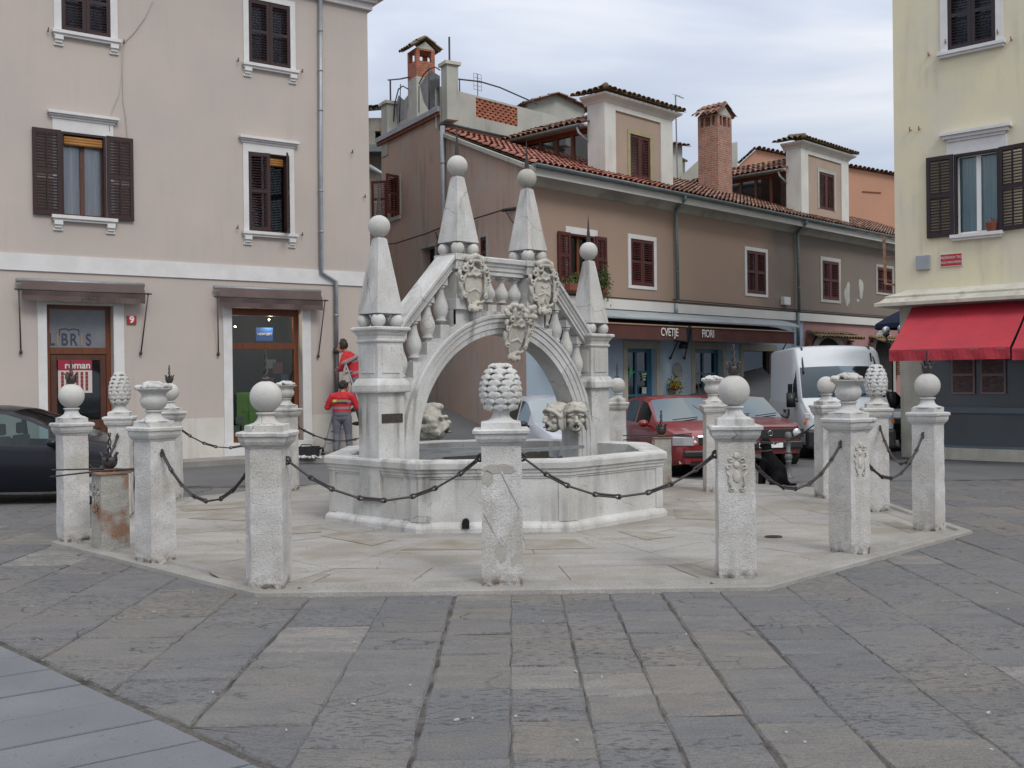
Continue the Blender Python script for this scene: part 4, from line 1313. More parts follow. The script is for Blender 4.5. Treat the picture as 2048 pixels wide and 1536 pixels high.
# ---- low broken posts carrying iron bars
def low_post(px, py, w, h, ang, lab, ztop=None):
    fr = gnd(px, py)
    v = fr.xy.normalized(); c = fr.xy + v*w*0.5
    yaw = atan2(-v.y, -v.x) + radians(ang) + pi/2
    P = empty('low_post', Matrix.Translation((c.x, c.y, 0.04)) @ Matrix.Rotation(yaw, 4, 'Z'), lab, 'stone post')
    m = MB()
    hw = w/2
    m.sqsweep([(hw, -0.03)] + [(hw*(1 - 0.02*k/12), h*k/12) for k in range(13)] + [(hw*0.5, h + 0.01), (0.01, h+0.01)], 4)
    wobble(m, 0.008, 9)
    m.build('shaft', MT['rusty_stone'], P)
    cm_ = MB(Matrix.Rotation(-pi/2, 4, 'Z') @ Matrix.Translation((0, 0, -0.38))); cm_.smooth = True
    crest(cm_, w)
    cm_.build('carved_crest', MT['rusty_stone'], P)
    m = MB()
    m.box(-hw*1.15, hw*1.15, -hw*1.1, hw*1.1, h + 0.005, h + 0.022)
    m.lathe([(0.06, h+0.02), (0.06, h+0.05), (0.03, h+0.06), (0.03, h+0.08)], 10)
    m.build('iron_plate', MT['rust'], P)
    iron_flower(Matrix.Translation((0, 0, h + 0.06)) @ Matrix.Scale(1.2, 4), P)
    m = MB(); m.smooth = True
    R = Matrix.Rotation(-yaw, 4, 'Z')
    for (a_, b_) in (((-0.62, -0.02, h+0.05), (0.5, 0.1, h+0.03)), ((-0.62, -0.06, h - 0.02), (0.48, -0.06, h+0.07)), ((-0.2, 0, h+.03), (0.5, 0.04, h+0.01))):
        m.tube([R @ Vector(a_), R @ (Vector(a_).lerp(Vector(b_), 0.5) + Vector((0, 0, 0.012))), R @ Vector(b_)], 0.009, 6)
    m.build('iron_bar', MT['iron'], P)
low_post(222, 1107, 0.3, 0.80, 20, 'low broken stone post stained with rust, carrying an iron flower and bars')
low_post(1324, 983, 0.27, 0.80, 10, 'low stone post with an iron flower behind the basin’s right rim, before the red car')
# ------------------------------------------------------------------ building kit (local frame of a Wall)
def facade(mb, s0, s1, z0, z1, openings, matfn=None, depth=0.3, zcuts=(), scuts=(), y=0.0):
    S = sorted({s0, s1, *[o[0] for o in openings], *[o[1] for o in openings], *scuts})
    Z = sorted({z0, z1, *[o[2] for o in openings], *[o[3] for o in openings], *zcuts})
    S = [s for s in S if s0 - 1e-6 <= s <= s1 + 1e-6]; Z = [z for z in Z if z0 - 1e-6 <= z <= z1 + 1e-6]
    for a, b in zip(S, S[1:]):
        for c, d in zip(Z, Z[1:]):
            m, n = (a+b)/2, (c+d)/2
            if any(o[0] < m < o[1] and o[2] < n < o[3] for o in openings): continue
            mb.cm = matfn(m, n) if matfn else 0
            mb.poly([(a, y, c), (b, y, c), (b, y, d), (a, y, d)])
    for a, b, c, d in [o[:4] for o in openings]:
        mb.cm = matfn(a - 0.01, (c+d)/2) if matfn else 0
        for q in (((a, c), (a, d)), ((a, d), (b, d)), ((b, d), (b, c)), ((b, c), (a, c))):
            (p0, r0), (p1, r1) = q
            mb.poly([(p0, y, r0), (p1, y, r1), (p1, y+depth, r1), (p0, y+depth, r0)])
    mb.cm = 0

def shutter_mesh(m, w, h, sgn=1, pitch=0.062, mid=True, th=0.035, bars=1):
    def B(x0, x1, y0, y1, z0, z1):
        a, b = sorted((x0*sgn, x1*sgn)); m.box(a, b, y0, y1, z0, z1)
    st = min(0.075, w*0.16)
    B(0, st, -th, 0, 0, h); B(w - st, w, -th, 0, 0, h)
    rails = [(0, 0.1), (h - 0.085, h)]
    if mid: rails.append((h*0.5 - 0.02, h*0.5 + 0.06))
    for a, b in rails: B(st, w - st, -th*0.95, -0.002, a, b)
    z = 0.1 + pitch/2
    while z < h - 0.09:
        if not (mid and h*0.5 - 0.03 < z < h*0.5 + 0.075):
            a, b = sorted((st*sgn, (w-st)*sgn))
            T = Matrix.Translation((0, -th/2, z)) @ Matrix.Rotation(radians(38), 4, 'X')
            m.box(a, b, -0.021, 0.021, -0.005, 0.005, T)
        z += pitch
    if bars == 2:
        B(w/2 - 0.012, w/2 + 0.012, -th, -0.0, 0.1, h - 0.08)

def slats_shutter(parent, name, mat, x, y, z, w, h, ang=0.0, sgn=1, bars=1, mid=True, pitch=0.062):
    """hinged at (x,y); leaf runs towards +x (sgn=1) or -x, swung by ang about the hinge"""
    m = MB(Matrix.Translation((x, y, z)) @ Matrix.Rotation(ang, 4, 'Z'))
    shutter_mesh(m, w, h, sgn, pitch=pitch, bars=bars, mid=mid)
    return m.build(name, MT[mat], parent)

def window(root, r, label=None, trim='trimL', tw=0.13, shutters='closed', smat='shutter', frame='wood_d', curtain='curtain', pane='pane',
           cornice=0, sill=0, consoles=False, head=None, bottom=True, lw=None, leafoff=0.0, y0=0.0, ang=(0, 0), ajar=None, depth=0.26, lh=(0, 0)):
    a, b, c, d = r
    w, h = b - a, d - c
    m = MB()
    # timber casement set back in the opening
    fy = depth*0.5
    fr = 0.06
    m.box(a+0.004, a+fr, y0+fy, y0+fy+0.06, c+0.003, d-0.003); m.box(b-fr, b-0.004, y0+fy, y0+fy+0.06, c+0.003, d-0.003)
    m.box(a+fr, b-fr, y0+fy, y0+fy+0.06, c+0.003, c+fr); m.box(a+fr, b-fr, y0+fy, y0+fy+0.06, d-fr, d-0.003)
    m.box((a+b)/2-0.045, (a+b)/2+0.045, y0+fy-0.01, y0+fy+0.05, c+fr, d-fr)
    W_ = m.build('window', MT[frame], root, label=label)
    m = MB(); m.poly([(a+fr, y0+fy+0.03, c+fr), (b-fr, y0+fy+0.03, c+fr), (b-fr, y0+fy+0.03, d-fr), (a+fr, y0+fy+0.03, d-fr)])
    m.build('pane', MT[pane], W_, auto='keep')
    m = MB()
    n = 26
    for i in range(n):
        x0, x1 = a + w*i/n, a + w*(i+1)/n
        f0, f1 = 0.018*sin(i*1.9), 0.018*sin((i+1)*1.9)
        yc = y0 + (fy + .09 if curtain.startswith('curtain') else depth - .03)
        m.poly([(x0, yc+f0, c), (x1, yc+f1, c), (x1, yc+f1, d), (x0, yc+f0, d)])
    m.build('curtain', MT[curtain], W_, auto='keep')  # the dark variant is no curtain but a sheet coloured like an unlit room
    if trim:
        m = MB()
        if bottom: m.box(a - tw, b + tw, y0-0.025, y0+0.03, c - tw*(0.75 if bottom else 0), c)
        m.box(a - tw, a, y0-0.027, y0+0.03, c, d); m.box(b, b + tw, y0-0.027, y0+0.03, c, d)
        m.box(a - tw, b + tw, y0-0.029, y0+0.03, d, d + (head if head else tw))
        m.build('stone_surround', MT[trim], W_, bevel=0.004)
    if cornice:
        m = MB()
        zt = d + (head if head else tw)
        for (o, p, q0, q1) in ((0.03, 0.05, 0, 0.05), (0.06, 0.09, 0.05, 0.09), (0.1, 0.14, 0.09, 0.15)):
            m.box(a - tw - o, b + tw + o, y0-p, y0+0.01, zt + q0, zt + q1)
        m.build('cornice', MT['trimL'], W_, bevel=0.004)
    if sill:
        m = MB()
        m.box(a - tw - 0.05, b + tw + 0.05, y0-0.13, y0+0.02, c - 0.075, c - 0.003)
        m.box(a - tw - 0.02, b + tw + 0.02, y0-0.09, y0+0.02, c - 0.125, c - 0.075)
        if consoles:
            for x0 in (a - tw + 0.0, b + tw - 0.17):
                m.box(x0, x0 + 0.17, y0-0.11, y0+0.02, c - 0.21, c - 0.125)
                m.box(x0+0.01, x0 + 0.16, y0-0.075, y0+0.02, c - 0.27, c - 0.21)
                m.box(x0-0.01, x0 + 0.18, y0-0.04, y0+0.02, c - 0.325, c - 0.27)
        m.build('sill', MT['trimL'], W_, bevel=0.005)
    lw = lw or w/2
    if shutters == 'closed':
        slats_shutter(W_, 'shutter', smat, a+0.005, y0+0.02, c+0.01, w/2-0.008, h-0.02, 0, 1)
        slats_shutter(W_, 'shutter', smat, b-0.005, y0+0.02, c+0.01, w/2-0.008, h-0.02, 0, -1)
    elif shutters == 'open':
        m = MB()
        m.box(a-0.0, a+0.05, y0-0.03, y0+0.06, c, d); m.box(b-0.05, b, y0-0.03, y0+0.06, c, d); m.box(a+.05, b-.05, y0-0.03, y0+0.06, d-0.05, d)
        m.build('shutter_frame', MT[smat], W_)
        slats_shutter(W_, 'shutter', smat, a-0.005, y0-0.035, c-0.02, lw, h+0.03, ang[0], -1, bars=2)
        slats_shutter(W_, 'shutter', smat, b+0.005, y0-0.035, c-0.02, lw, h+0.03, ang[1], 1, bars=2)
    elif shutters == 'ajar':
        slats_shutter(W_, 'shutter', smat, a+0.005, y0+0.02, c+0.01, lw, h-0.02, ajar[0], 1)
        slats_shutter(W_, 'shutter', smat, b-0.005, y0+0.02, c+0.01, lw, h-0.02, ajar[1], -1)
    return W_

def pipe(root, pts, r=0.05, mat='zinc', name='downpipe', bands=True):
    m = MB(); m.smooth = True
    m.tube(pts, r, 12)
    for p, q in zip(pts, pts[1:]):
        L_ = (Vector(q) - Vector(p)).length
        if L_ > 1.2 and bands:
            k = int(L_/1.1)
            for i in range(1, k+1):
                c = Vector(p).lerp(Vector(q), i/(k+1)); d = (Vector(q)-Vector(p)).normalized()*0.02
                m.tube([c-d, c+d], r*1.18, 12)
    return m.build(name, MT[mat], root)

def tile_roof(root, P0, U, V, lu, lv, mat='tile', name='roof', pu=0.21, pv=0.36, keep=None, seed=1, under=None, r=0.085):
    """barrel tiles: P0 eave corner, U unit along the eave, V unit up the slope, lengths lu, lv"""
    P0, U, V = Vector(P0), Vector(U).normalized(), Vector(V).normalized()
    Nn = U.cross(V).normalized()
    if Nn.z < 0: Nn = -Nn
    rg = random.Random(seed)
    m = MB()
    nu, nv = max(1, int(round(lu/pu))), max(1, int(round(lv/pv)))
    su, sv = lu/nu, lv/nv
    for i in range(nu):
        for k in range(nv):
            uc, vc = (i+.5)*su, (k+.5)*sv
            if keep and not keep(uc, vc): continue
            m.rnd = rg.random()
            j = rg.uniform(-.012, .012)
            lift = 0.03 + rg.uniform(0, .014)
            rows = []
            for t, rr, lf in ((-0.04, r*1.05, lift + 0.022), (sv*1.02, r*0.86, lift - 0.012)):
                rows.append([m.pt(P0 + U*(uc + j - cos(pi*a/6)*rr) + V*(k*sv + t) + Nn*(lf + sin(pi*a/6)*rr*0.85)) for a in range(7)])
            m.smooth = True
            for a in range(6): m.face((rows[0][a], rows[0][a+1], rows[1][a+1], rows[1][a]))
            m.smooth = False
            m.rnd = rg.random()
            # channel tile
            ch = [m.pt(P0 + U*(uc + su/2 + q) + V*(k*sv + t) + Nn*(h_ + lf)) for t, lf in ((-0.03, 0.02), (sv*1.02, 0.0)) for q, h_ in ((-su*.42, .03), (0, 0.0), (su*.42, .03))]
            m.face((ch[0], ch[1], ch[4], ch[3])); m.face((ch[1], ch[2], ch[5], ch[4]))
    o = m.build(name, MT[mat], root, auto='keep')
    return o

def gutter(root, p, q, r=0.075, mat='zinc_g'):
    m = MB(); m.smooth = True
    p, q = Vector(p), Vector(q)
    d = (q-p).normalized(); s_ = d.cross(Vector((0, 0, 1))).normalized()
    R = []
    for P in (p, q):
        R.append([m.pt(P + s_*cos(pi + pi*k/10)*r*1.0 + Vector((0, 0, sin(pi + pi*k/10)*r))) for k in range(11)] + [m.pt(P + s_*cos(2*pi - pi*k/10)*r*.9 + Vector((0, 0, sin(2*pi - pi*k/10)*r*.9))) for k in range(11)])
    n = 22
    for i in range(n): m.face((R[0][i], R[0][(i+1) % n], R[1][(i+1) % n], R[1][i]))
    m.smooth = False
    L_ = (q-p).length
    k = int(L_/0.9)
    for i in range(k+1):
        c = p.lerp(q, i/max(1, k))
        m.tube([c + s_*cos(pi + pi*t/8)*r*1.09 + Vector((0, 0, sin(pi + pi*t/8)*r*1.09)) for t in range(9)], 0.009, 4)
    for P, rr in ((p, R[0]), (q, R[1])): m.face(rr[:11])
    return m.build('gutter', MT[mat], root)

def box_obj(root, name, mat, x0, x1, y0, y1, z0, z1, bevel=0.0):
    m = MB(); m.box(x0, x1, y0, y1, z0, z1)
    return m.build(name, MT[mat] if isinstance(mat, str) else mat, root, bevel=bevel)

# =================================================================== left house
LH = empty('pink_house', WL.M, 'tall pinkish-beige house at the left with the bookshop on its ground floor', 'building')
sC = WL.hit(738, 300)[0]                               # right corner
r1 = WL.rect(122, 212, 268, 434)
r2 = WL.rect(497, 578, 308, 465)
r4 = WL.rect(497, 580, 5, 133)
r3 = WL.rect(122, 220, -62, 70)
zb1, zb0 = WL.hit(370, 525)[1], WL.hit(370, 556)[1]
door = WL.rect(95, 228, 610, 905); door = (door[0], door[1], 0.12, door[3])
shop = WL.rect(465, 605, 617, 905); shop = (shop[0], shop[1], 0.42, shop[3])
ztop = WL.hit(735, 22)[1]
zpl = WL.hit(410, 836)[1]
S0 = -14.0
m = MB()
facade(m, S0, sC, 0.0, ztop, [r1, r2, r3, r4, door, shop], lambda s, z: 1 if (z < zpl and s > shop[0]-3.0) else (2 if zb0 < z < zb1 else 0), 0.28, (zpl, zb0, zb1), (shop[0]-2.9,))
m.cm = 0
m.poly([(sC, 0, 0), (sC, 11, 0), (sC, 11, ztop), (sC, 0, ztop)])
m.poly([(S0, 0, 0), (S0, 11, 0), (S0, 11, ztop), (S0, 0, ztop)])
m.poly([(S0, 11, 0), (sC, 11, 0), (sC, 11, ztop), (S0, 11, ztop)])
LHw = m.build('wall', [MT['plL'], MT['plLg'], MT['trimL']], LH, auto='keep')
box_obj(LH, 'string_course', 'trimL', S0, sC + 0.03, -0.035, 0.0, zb0, zb1)
m = MB()
for (o, a, b) in ((0.1, 0, 0.16), (0.2, 0.16, 0.26), (0.34, 0.26, 0.42)):
    m.box(S0, sC + o, -o, 11, ztop + a, ztop + b)
m.build('top_cornice', MT['trimL'], LH, bevel=0.01)
m = MB(); m.prism([(S0, -0.5), (sC + 0.45, -0.5), (sC+.45, 11), (S0, 11)], ztop+0.43, ztop+0.6); m.build('roof', MT['tile'], LH)
window(LH, r1, 'open window with brown shutters and a rolled straw blind', 'trimL', 0.16, 'open', 'shutter', cornice=1, sill=1, consoles=True, head=0.26, curtain='curtain_w', pane='pane_mirror', lw=0.56, bottom=False)
window(LH, r2, 'window with half-open brown shutters', 'trimL', 0.13, 'ajar', 'shutter', cornice=1, sill=1, consoles=True, head=0.2, ajar=(radians(-14), radians(62)), bottom=False, curtain='dark')
window(LH, r3, 'closed shutters of the upper left window', 'trimL', 0.15, 'closed', 'shutter', sill=1, consoles=True, bottom=False)
window(LH, r4, 'closed shutters of the upper right window', 'trimL', 0.13, 'closed', 'shutter', sill=1, consoles=True, bottom=False)
straw = surf('straw_blind', (0.42, 0.2, 0.06), 0.8, (0.3, 0.14, 0.05), 3, 0.8, 0.2, 60, 0.3, 60, 0.003, stretch=(1, 1, 12))
m = MB(); m.smooth = True
for rr_, x0, x1, dz in ((r1, r1[0]+0.07, r1[1]-0.07, 0.0), (r2, (r2[0]+r2[1])/2-0.02, r2[1]-0.12, 0.0)):
    for k in range(3): m.tube([(x0, 0.03 if rr_ is r1 else 0.08, rr_[3] - 0.12 - k*0.055), (x1, 0.03 if rr_ is r1 else 0.08, rr_[3] - 0.12 - k*0.055)], 0.04, 10)
m.build('straw_blind', straw, LH)

# door and its fanlight
a, b, c, d = door
tz = WL.hit(150, 700)[1]
m = MB()
fw = 0.1
y0 = 0.22
b2 = b - 0.0
m.box(a, a+fw, y0, y0+0.08, c, d); m.box(b2-fw, b2, y0, y0+0.08, c, d); m.box(a+fw, b2-fw, y0, y0+0.08, d-fw*0.8, d); m.box(a+fw, b2-fw, y0-0.02, y0+0.08, tz-0.08, tz+0.06)
D = m.build('door', MT['wood'], LH, label='wooden shop door with a fanlight')
m = MB()
la, lb, lz = a+fw+0.01, b2-fw-0.01, tz-0.09
m.box(la, la+0.12, y0, y0+0.06, c+0.02, lz); m.box(lb-0.12, lb, y0, y0+0.06, c+0.02, lz); m.box(la+.12, lb-.12, y0, y0+0.06, lz-0.12, lz)
m.box(la+.12, lb-.12, y0, y0+0.06, c+0.02, c+0.25); m.box(la+.12, lb-.12, y0, y0+0.06, c+0.75, c+0.93)
m.box(la+.12, lb-.12, y0+0.02, y0+0.05, c+0.25, c+0.75)
lf = m.build('door_leaf', MT['wood_d'], D, bevel=0.006)
m = MB(); m.poly([(la+.12, y0+.03, c+.93), (lb-.12, y0+.03, c+.93), (lb-.12, y0+.03, lz-.12), (la+.12, y0+.03, lz-.12)])
m.build('pane', MT['pane_refl'], D, auto='keep')
m = MB(); m.poly([(a+fw, y0+.03, tz+.06), (b2-fw, y0+.03, tz+.06), (b2-fw, y0+.03, d-fw*.8), (a+fw, y0+.03, d-fw*.8)])
fan = m.build('fanlight', surf('frosted_fanlight', (0.2, 0.21, 0.225), 0.25, (0.16, 0.165, 0.18), 2.5, 0.8, 0.03, 60, 0, 1), D, auto='keep')
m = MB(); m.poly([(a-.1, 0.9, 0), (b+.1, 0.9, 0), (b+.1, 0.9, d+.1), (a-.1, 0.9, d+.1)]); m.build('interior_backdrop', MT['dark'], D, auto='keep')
ink = plain('dark_blue_lettering', (0.035, 0.04, 0.08), 0.6)
gold = plain('tan_lettering', (0.3, 0.2, 0.09), 0.6)
lx, lzz = WL.hit(140, 680, y0)
ww = WL.hit(186, 680, y0)[0] - WL.hit(98, 680, y0)[0]
def T_(x, y, z): return Matrix.Translation((x, y, z)) @ UPR
for ch, fx, mm in (('L', 0.095, ink), ('I', 0.22, gold), ('B', 0.38, ink), ('R', 0.585, ink), ('I', 0.77, gold), ('S', 0.93, ink)):
    text_obj(ch, 0.36, mm, D, T_(lx - ww/2 + ww*fx, y0+0.02, lzz), 0.003, 'lettering', sx=0.72, bold=0.004)
m = MB()
bx0, bx1 = lx - ww/2 + ww*0.27, lx + ww/2 - ww*0.29
zt_ = lzz + 0.22
yy = y0 + 0.018
m.bar((bx0, yy, lzz+0.1), (bx0, yy, zt_), 0.012); m.bar((bx1, yy, lzz+0.1), (bx1, yy, zt_), 0.012)
mx_ = (bx0+bx1)/2
for s_, e_ in ((bx0, mx_), (bx1, mx_)):
    pp = [(s_ + (e_-s_)*t, yy, zt_ + 0.02*sin(pi*t*0.9) - (0.03 if t > 0.95 else 0)) for t in [k/8 for k in range(9)]]
    for p, q in zip(pp, pp[1:]): m.bar(p, q, 0.012)
m.build('book_emblem', ink, D)
# calendar-like poster on the door
px0, px1, pz1, pz0 = (*WL.rect(116, 184, 722, 784, y0)[:2], WL.hit(150, 720, y0)[1], WL.hit(150, 786, y0)[1])
pst = box_obj(D, 'poster', plain('pale_paper', (0.55, 0.5, 0.45), 0.7), px0, px1, y0-0.005, y0-0.001, pz0, pz1)
box_obj(pst, 'poster_band', plain('crimson_paper', (0.3, 0.015, 0.04), 0.7), px0, px1, y0-0.009, y0-0.006, pz1-0.22, pz1)
text_obj('roman', 0.2, MT['offwhite'], pst, T_((px0+px1)/2+0.05, y0-0.011, pz1-0.12), 0.002, 'lettering', bold=0.004)
m = MB()
for i in range(6):
    for k in range(5):
        x_ = px0 + 0.06 + (px1-px0-0.1)*i/6
        z_ = pz1 - 0.33 - k*(pz1-pz0-0.3)/5
        m.box(x_, x_+0.055, y0-0.009, y0-0.006, z_, z_+0.075)
m.build('poster_squares', plain('dark_red_print', (0.22, 0.03, 0.045), 0.7), pst)
# jambs
m = MB()
jz = WL.hit(150, 603)[1]
jl = WL.hit(76, 750)[0]; jr = WL.hit(249, 750)[0]
m.box(jl, a-0.002, -0.03, 0.02, 0.12, jz); m.box(b+0.002, jr, -0.03, 0.02, 0.12, jz); m.box(a-0.002, b+0.002, -0.028, 0.02, d, jz)
m.build('door_jamb', MT['trimL'], D, bevel=0.005)

# shop window
a, b, c, d = shop
tz = WL.hit(535, 692)[1]
m = MB()
m.box(a, a+0.06, y0, y0+.08, c, d); m.box(b-0.12, b, y0, y0+.08, c, d); m.box(a+.06, b-.12, y0, y0+.08, d-0.16, d)
m.box(a+.06, b-.12, y0-.02, y0+.08, tz-0.07, tz+0.08); m.box(a+.06, b-.12, y0, y0+.08, c, c+0.12)
zs_ = WL.hit(535, 862)[1]
m.box(a+.06, b-.12, y0-.01, y0+.08, c+0.12, zs_)
SW = m.build('shop_window', MT['wood'], LH, label='tall wooden bookshop window')
m = MB()
m.poly([(a+.06, y0+.04, zs_), (b-.12, y0+.04, zs_), (b-.12, y0+.04, tz-.07), (a+.06, y0+.04, tz-.07)])
m.poly([(a+.06, y0+.04, tz+.08), (b-.12, y0+.04, tz+.08), (b-.12, y0+.04, d-.16), (a+.06, y0+.04, d-.16)])
m.build('pane', MT['pane_shop'], SW, auto='keep')
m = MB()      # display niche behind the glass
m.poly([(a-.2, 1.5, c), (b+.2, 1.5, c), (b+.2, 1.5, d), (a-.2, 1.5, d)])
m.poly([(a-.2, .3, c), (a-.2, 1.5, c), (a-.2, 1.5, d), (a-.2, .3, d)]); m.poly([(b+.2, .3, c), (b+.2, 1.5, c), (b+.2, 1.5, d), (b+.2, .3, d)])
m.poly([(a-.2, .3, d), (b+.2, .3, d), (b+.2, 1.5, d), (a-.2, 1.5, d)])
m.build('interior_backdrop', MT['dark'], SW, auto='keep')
m = MB()
m.box(a, b, 0.3, 1.4, zs_-0.1, zs_-0.02)
m.build('display_shelf', MT['grn'], SW)
gx = lambda px, py: WL.hit(px, py, 0.6)
m = MB()
q0, q1 = gx(474, 785), gx(510, 850)
m.box(q0[0], q1[0], 0.62, 0.66, q1[1], q0[1])
q0, q1 = gx(497, 800), gx(520, 848)
m.poly([(q0[0], 0.55, q1[1]), (q1[0], 0.55, q1[1]), (q1[0]-.02, 0.6, q0[1]), (q0[0], .6, q0[1]+.1)])
q0, q1 = gx(575, 800), gx(590, 850)
m.box(q0[0], q1[0], 0.62, 0.66, q1[1], q0[1])
m.build('green_card', MT['grn'], SW)
q0, q1 = gx(512, 655), gx(546, 682)
ps = box_obj(SW, 'blue_poster', 'blue', q0[0], q1[0], 0.6, 0.61, q1[1], q0[1])
text_obj('NEW GIFT', 0.08, MT['offwhite'], ps, T_((q0[0]+q1[0])/2, 0.59, (q0[1]+q1[1])/2), 0.002, bold=0.002)
bk = random.Random(2)
bm_ = [plain('book_a', (0.35, 0.33, 0.3), .5), plain('book_b', (0.3, 0.08, 0.05), .5), plain('book_c', (0.1, 0.16, 0.25), .5)]
m = MB()
for (x_, y_, w_, h_) in ((476, 840, 16, 14), (470, 857, 14, 12), (486, 858, 10, 14), (552, 736, 20, 22), (540, 728, 18, 18), (566, 760, 14, 22), (520, 795, 10, 8), (540, 765, 10, 20)):
    m.cm = bk.randrange(3)
    q0, q1 = gx(x_ - w_/2, y_ - h_/2), gx(x_ + w_/2, y_ + h_/2)
    m.box(q0[0], q1[0], 0.5, 0.53, q1[1], q0[1])
m.build('displayed_books', bm_, SW)
m = MB(); m.smooth = True
for px_, py_ in ((470, 653), (538, 639)):
    q = gx(px_, py_); m.ell((q[0], 0.6, q[1]), 0.025, 10, 8)
m.build('spot_bulb', plain('lit_bulb', (1, .8, .5), .5, emit=(1.0, 0.7, 0.35), estr=6), SW)
for px_, py_ in ((470, 660), (538, 646)):       # the two spot lamps shown lit in the window
    ld = bpy.data.lights.new('shop_spot', 'POINT'); ld.energy = 14; ld.color = (1, .82, .6); ld.shadow_soft_size = .04
    lo = bpy.data.objects.new('shop_spot', ld); COL.objects.link(lo); q = gx(px_, py_); lo.location = WL.M @ Vector((q[0], .5, q[1]))
m = MB()
jl = WL.hit(447, 750)[0]; jr = WL.hit(622, 750)[0]; jz = WL.hit(535, 612)[1]
m.box(jl, a-.002, -0.03, 0.02, 0.12, jz); m.box(b+.002, jr, -0.03, 0.02, 0.12, jz); m.box(a-.002, b+.002, -0.028, 0.02, d, jz)
m.box(jl - .02, jr + .02, -0.04, 0.1, 0.12, c)
m.build('window_jamb', MT['trimL'], SW, bevel=0.005)

def awning(x0, x1, y_top, y_mid, y_bot, rodl, rodr, lab, words=None):
    sa, sb = WL.hit(x0, (y_top+y_bot)/2, -.2)[0], WL.hit(x1, (y_top+y_bot)/2, -.2)[0]
    xm = (x0+x1)/2
    zt, zm, zb_ = WL.hit(xm, y_top, -.2)[1], WL.hit(xm, y_mid, -.3)[1], WL.hit(xm, y_bot, -.3)[1]
    m = MB()
    n = 24
    for i in range(n):
        u0, u1 = sa + (sb-sa)*i/n, sa + (sb-sa)*(i+1)/n
        def col(u, t): return [(u, -0.08, zt), (u, -0.16, zt - .01), (u, -0.3, zm), (u, -0.31, zm-0.01), (u, -0.29 + .012*sin(u*9), (zm+zb_)/2), (u, -0.30 + .02*sin(u*7+1), zb_ + .01*sin(u*11))]
        A, B_ = col(u0, 0), col(u1, 0)
        m.smooth = True
        for k in range(5): m.poly([A[k], B_[k], B_[k+1], A[k+1]])
    aw = m.build('awning', MT['awnB'], LH, label=lab, auto='keep')
    m = MB(); m.smooth = True
    m.tube([(sa-.08, -0.12, zt-.02), (sb+.03, -0.12, zt-.02)], 0.05, 10)
    m.build('awning_roller', MT['steel'], aw)
    m = MB(); m.smooth = True
    m.tube([(sa-.14, -.3, zm), (sb+.14, -.3, zm)], 0.016, 8)
    for (px_, py_), s_ in ((rodl, sa-.06), (rodr, sb+.06)):
        q = WL.hit(px_, py_, -.06)
        m.tube([(s_, -.3, zm), (q[0], -.06, q[1])], 0.015, 8)
        m.ell((q[0], -.05, q[1]), (0.035, 0.05, 0.045), 8, 6)
        m.ell((s_, -.3, zm), 0.03, 8, 6)
    m.build('awning_arm', MT['iron'], aw)
    if words:
        text_obj(words, 0.15, plain('faded_lettering', (0.07, 0.05, 0.05), .8), aw, T_((sa+sb)/2 + 0.1, -0.325, (zm+zb_)/2-.02), 0.002)
awning(42, 288, 563, 583, 604, (42, 704), (282, 706), 'brown cloth awning half rolled above the bookshop door', 'LIBRIS')
awning(437, 642, 577, 597, 617, (437, 708), (637, 712), 'brown cloth awning above the bookshop window')

# down pipe with its jog, cast-iron foot
q = lambda x, y, o=-.09: (WL.hit(x, y, o)[0], o, WL.hit(x, y, o)[1])
pipe(LH, [(q(641, 0)[0], -.09, ztop+.2), q(641, 300), q(643, 545), q(672, 563), q(673, 698)], 0.052)
pp = [q(673, 698), (q(673, 800)[0], -.09, 0.14)]
m = MB(); m.smooth = True; m.tube(pp, 0.06, 12); m.tube([Vector(pp[0]) + Vector((0, 0, .02)), Vector(pp[0]) - Vector((0, 0, .1))], 0.078, 12)
m.build('cast_iron_pipe', MT['iron'], LH)
m = MB()
for (x_, y_) in ((95, 62), (246, 86), (474, 122), (602, 144), (473, 456), (602, 470), (702, 305), (727, 394)):
    p_ = Vector(q(x_, y_, 0)); m.bar(p_, p_ + Vector((0, -.09, 0)), 0.014); m.bar(p_ + Vector((0, -.09, -.04)), p_ + Vector((0, -.09, .05)), 0.02)
m.build('shutter_hook', MT['iron'], LH)
c1 = MB(); c1.smooth = True
c1.tube([q(x_, y_, -.03) for x_, y_ in ((306, 0), (290, 35), (268, 65), (247, 86), (245, 150), (246, 200), (252, 240), (255, 275), (255, 300))], 0.009, 5)
c1.tube([q(x_, y_, -.04) for x_, y_ in ((246, 88), (244, 150), (238, 190), (224, 222), (219, 240), (219, 262))], 0.006, 5)
tag(c1.build('wall_cable', MT['cable_p']), 'thin pale cables draped down the pink wall beside the open shuttered window', 'cable')
bpy.context.view_layer.update()
_wc = [o for o in COL.objects if o.name == 'wall_cable'][0]; _wc.matrix_world = WL.M

# house number
q0 = WL.rect(253, 272, 632, 648)
sg = empty('house_number_sign', WL.M @ Matrix.Translation(((q0[0]+q0[1])/2, -.03, (q0[2]+q0[3])/2)), 'small red enamel house number 9 right of the bookshop door', 'sign')
w_, h_ = (q0[1]-q0[0])/2, (q0[3]-q0[2])/2
box_obj(sg, 'sign_plate', 'red', -w_, w_, -.012, .02, -h_, h_, 0.003)
text_obj('9', 0.2, MT['white'], sg, T_(0, -.016, 0), 0.003, 'number', bold=0.008)

